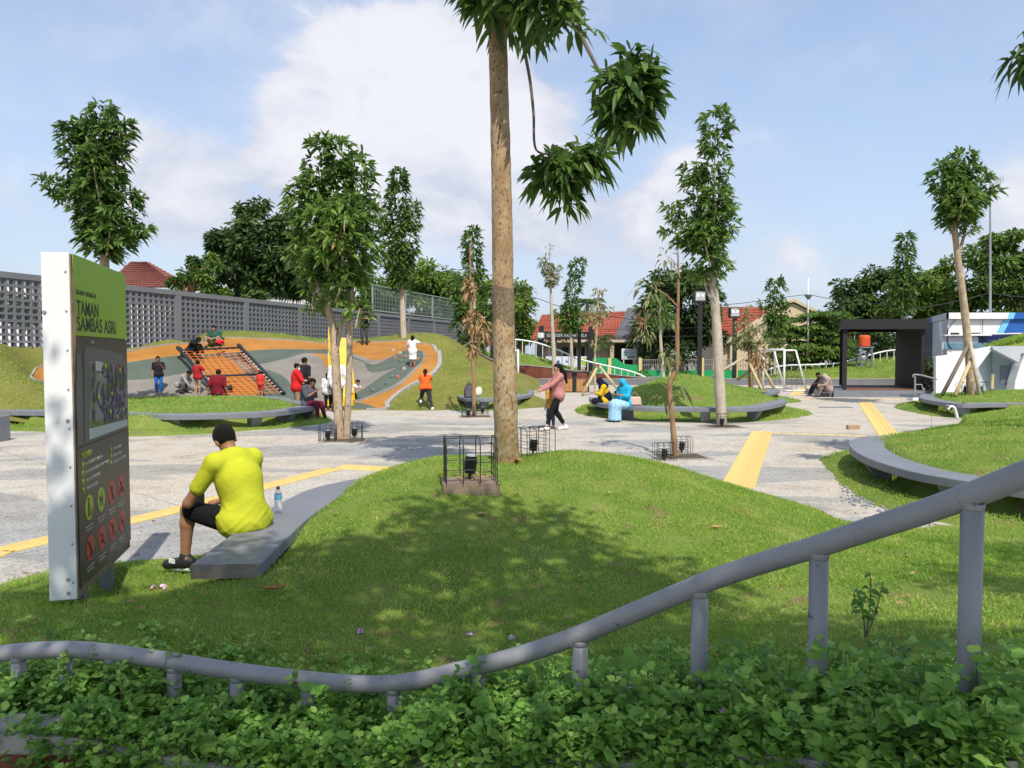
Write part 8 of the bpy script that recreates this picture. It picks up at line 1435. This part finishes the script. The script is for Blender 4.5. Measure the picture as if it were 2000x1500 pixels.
# 17 man in maroon sitting on the ground
GND = mod(SIT, pel=(0, 0, .12), hiL=(-.1, .02, .11), hiR=(.1, .02, .11), che=(0, .0, .44), nek=(0, .03, .62), hed=(0, .06, .77), shL=(-.2, .01, .58), shR=(.2, .01, .58), elL=(-.28, -.10, .34), elR=(.28, -.06, .34), wrL=(-.32, -.10, .10), wrR=(.36, .0, .10), knL=(-.22, .38, .30), knR=(.22, .38, .28), anL=(-.16, .66, .08), anR=(.18, .66, .08), toL=(-.18, .80, .10), toR=(.2, .80, .10))
p = D(417, 776, 25.2); person('man in a maroon tee sitting on the ground with his back turned by the net', (p[0], 25.6, float(HP(p[0], 25.6))-.0), (.15, 1), 1.72, GND, (cloth('maroon', (.17, .012, .022)), .9, .06, 1.1), ('trousers', cloth('charcoal', (.035, .035, .042)), 1.2), 'short', SHOE_B, SKIN, build=1.1, extras={'add': [lambda r, J, part, hp: [MB().box((0, -.165, .50-.035*k), ((.16, .2, .06)[k], .004, .010)).obj('print', MASK, r, local=True) for k in range(3)]]})
# 18 kid in red tee
p = D(372, 776, 25.1); person('boy in a red tee and beige shorts reaching towards the net rail', (p[0], 25.7, float(HP(p[0], 25.7))-.03), (.3, .95), 1.18, mod(BASE, elR=(.34, .10, 1.24), wrR=(.52, .18, 1.16), knL=(-.12, .05, .5)), (cloth('red_dark', (.36, .02, .025)), .8, .08, 1), ('trousers', cloth('beige', (.36, .29, .22)), .9), 'short', None, SKIN2, headk=1.18)
# 19 crouching child in grey
p = D(344, 776, 25.4); CROUCH = mod(BASE, pel=(0, -.1, .36), hiL=(-.1, -.1, .35), hiR=(.1, -.1, .35), che=(0, .12, .62), nek=(0, .24, .76), hed=(0, .36, .84), shL=(-.18, .2, .72), shR=(.18, .2, .72), elL=(-.24, .34, .48), elR=(.2, .36, .48), wrL=(-.2, .42, .22), wrR=(.12, .5, .26), knL=(-.16, .28, .46), knR=(.16, .28, .46), anL=(-.14, .06, .09), anR=(.14, .06, .09), toL=(-.15, .22, .03), toR=(.15, .22, .03))
person('child in grey long sleeves crouching at the left foot of the net', (p[0], 25.8, float(HP(p[0], 25.8))), (.9, -.1), 1.35, CROUCH, (cloth('pale_grey', (.28, .28, .29)), 1.95, .05, .8), ('trousers', cloth('mid_grey', (.14, .13, .13)), 1.85), 'short', SHOE_B, SKIN, headk=1.1, gaze=(0, .8, -.4))
# 20 boy in blue trousers
p = D(291, 776, 25.0); person('boy in a dark tee and bright blue trousers standing alone near the sign', (p[0], 25.7, float(HP(p[0], 25.7))-.03), (.5, -.8), 1.26, mod(BASE, elL=(-.24, .06, 1.12), wrL=(-.10, .16, 1.30), hed=(.01, .03, 1.585)), (cloth('black_print', (.025, .02, .026), .5, 30), .8, .06, .9), ('trousers', cloth('royal', (.02, .13, .45)), 1.9), 'short', None, SKIN, headk=1.15)
# 21 woman in black headscarf on the slope
p = on_slope(374, 700); person('woman in a black headscarf and white mask crouching at the top of the net', p-np.array([0, .0, .05]), (.85, -.25), 1.55, mod(CROUCH, elR=(.28, .42, .66), wrR=(.34, .72, .68), knL=(-.16, .30, .50)), (cloth('black_robe', (.014, .014, .016)), 1.6, .1, 1.2), ('trousers', cloth('black_robe', (.014, .014, .016)), 1.9), 'hijab', SHOE_B, SKIN2, mask=True, extras={'hijab': cloth('black_robe', (.014, .014, .016)), 'hijab_len': .32})
# 22 man in green on the ridge
p = on_slope(420, 676); person('man in a dark green tee sitting at the top of the slope', p-np.array([0, 0, .04]), (.1, -1), 1.70, mod(GND, che=(0, .06, .44), nek=(0, .12, .62), hed=(0, .18, .76), elL=(-.26, .14, .40), elR=(.26, .14, .40), wrL=(-.08, .34, .36), wrR=(.1, .36, .36), knL=(-.24, .40, .38), knR=(.24, .40, .38), anL=(-.2, .50, .02), anR=(.22, .50, .02), toL=(-.2, .66, -.04), toR=(.22, .66, -.04)), (cloth('bottle_green', (.02, .085, .055)), .85, .05, .9), ('trousers', cloth('khaki', (.26, .19, .12)), 1.05), 'short', SHOE_B, SKIN2, gaze=(0, .9, -.4))
# 23 toddler crawling on the net
p = on_slope(428, 694)+np.array([0, -.15, .28]); person('toddler in a red top and black shorts crawling over the top of the net', p, (.25, .9), .86, mod(BASE, pel=(0, 0, .42), hiL=(-.1, 0, .40), hiR=(.1, 0, .40), che=(0, .30, .52), nek=(0, .46, .60), hed=(0, .60, .66), shL=(-.18, .40, .56), shR=(.18, .40, .56), elL=(-.22, .50, .32), elR=(.22, .50, .32), wrL=(-.2, .56, .10), wrR=(.2, .56, .10), knL=(-.14, .10, .12), knR=(.14, .06, .12), anL=(-.14, -.24, .06), anR=(.14, -.26, .06), toL=(-.14, -.3, .0), toR=(.14, -.32, .0)), (cloth('red_tee', (.58, .02, .025)), .8, .05, 1), ('trousers', cloth('black_shorts', (.010, .010, .012), .15), 1.0), 'short', None, SKIN2, headk=1.4, gaze=(0, .9, .2))
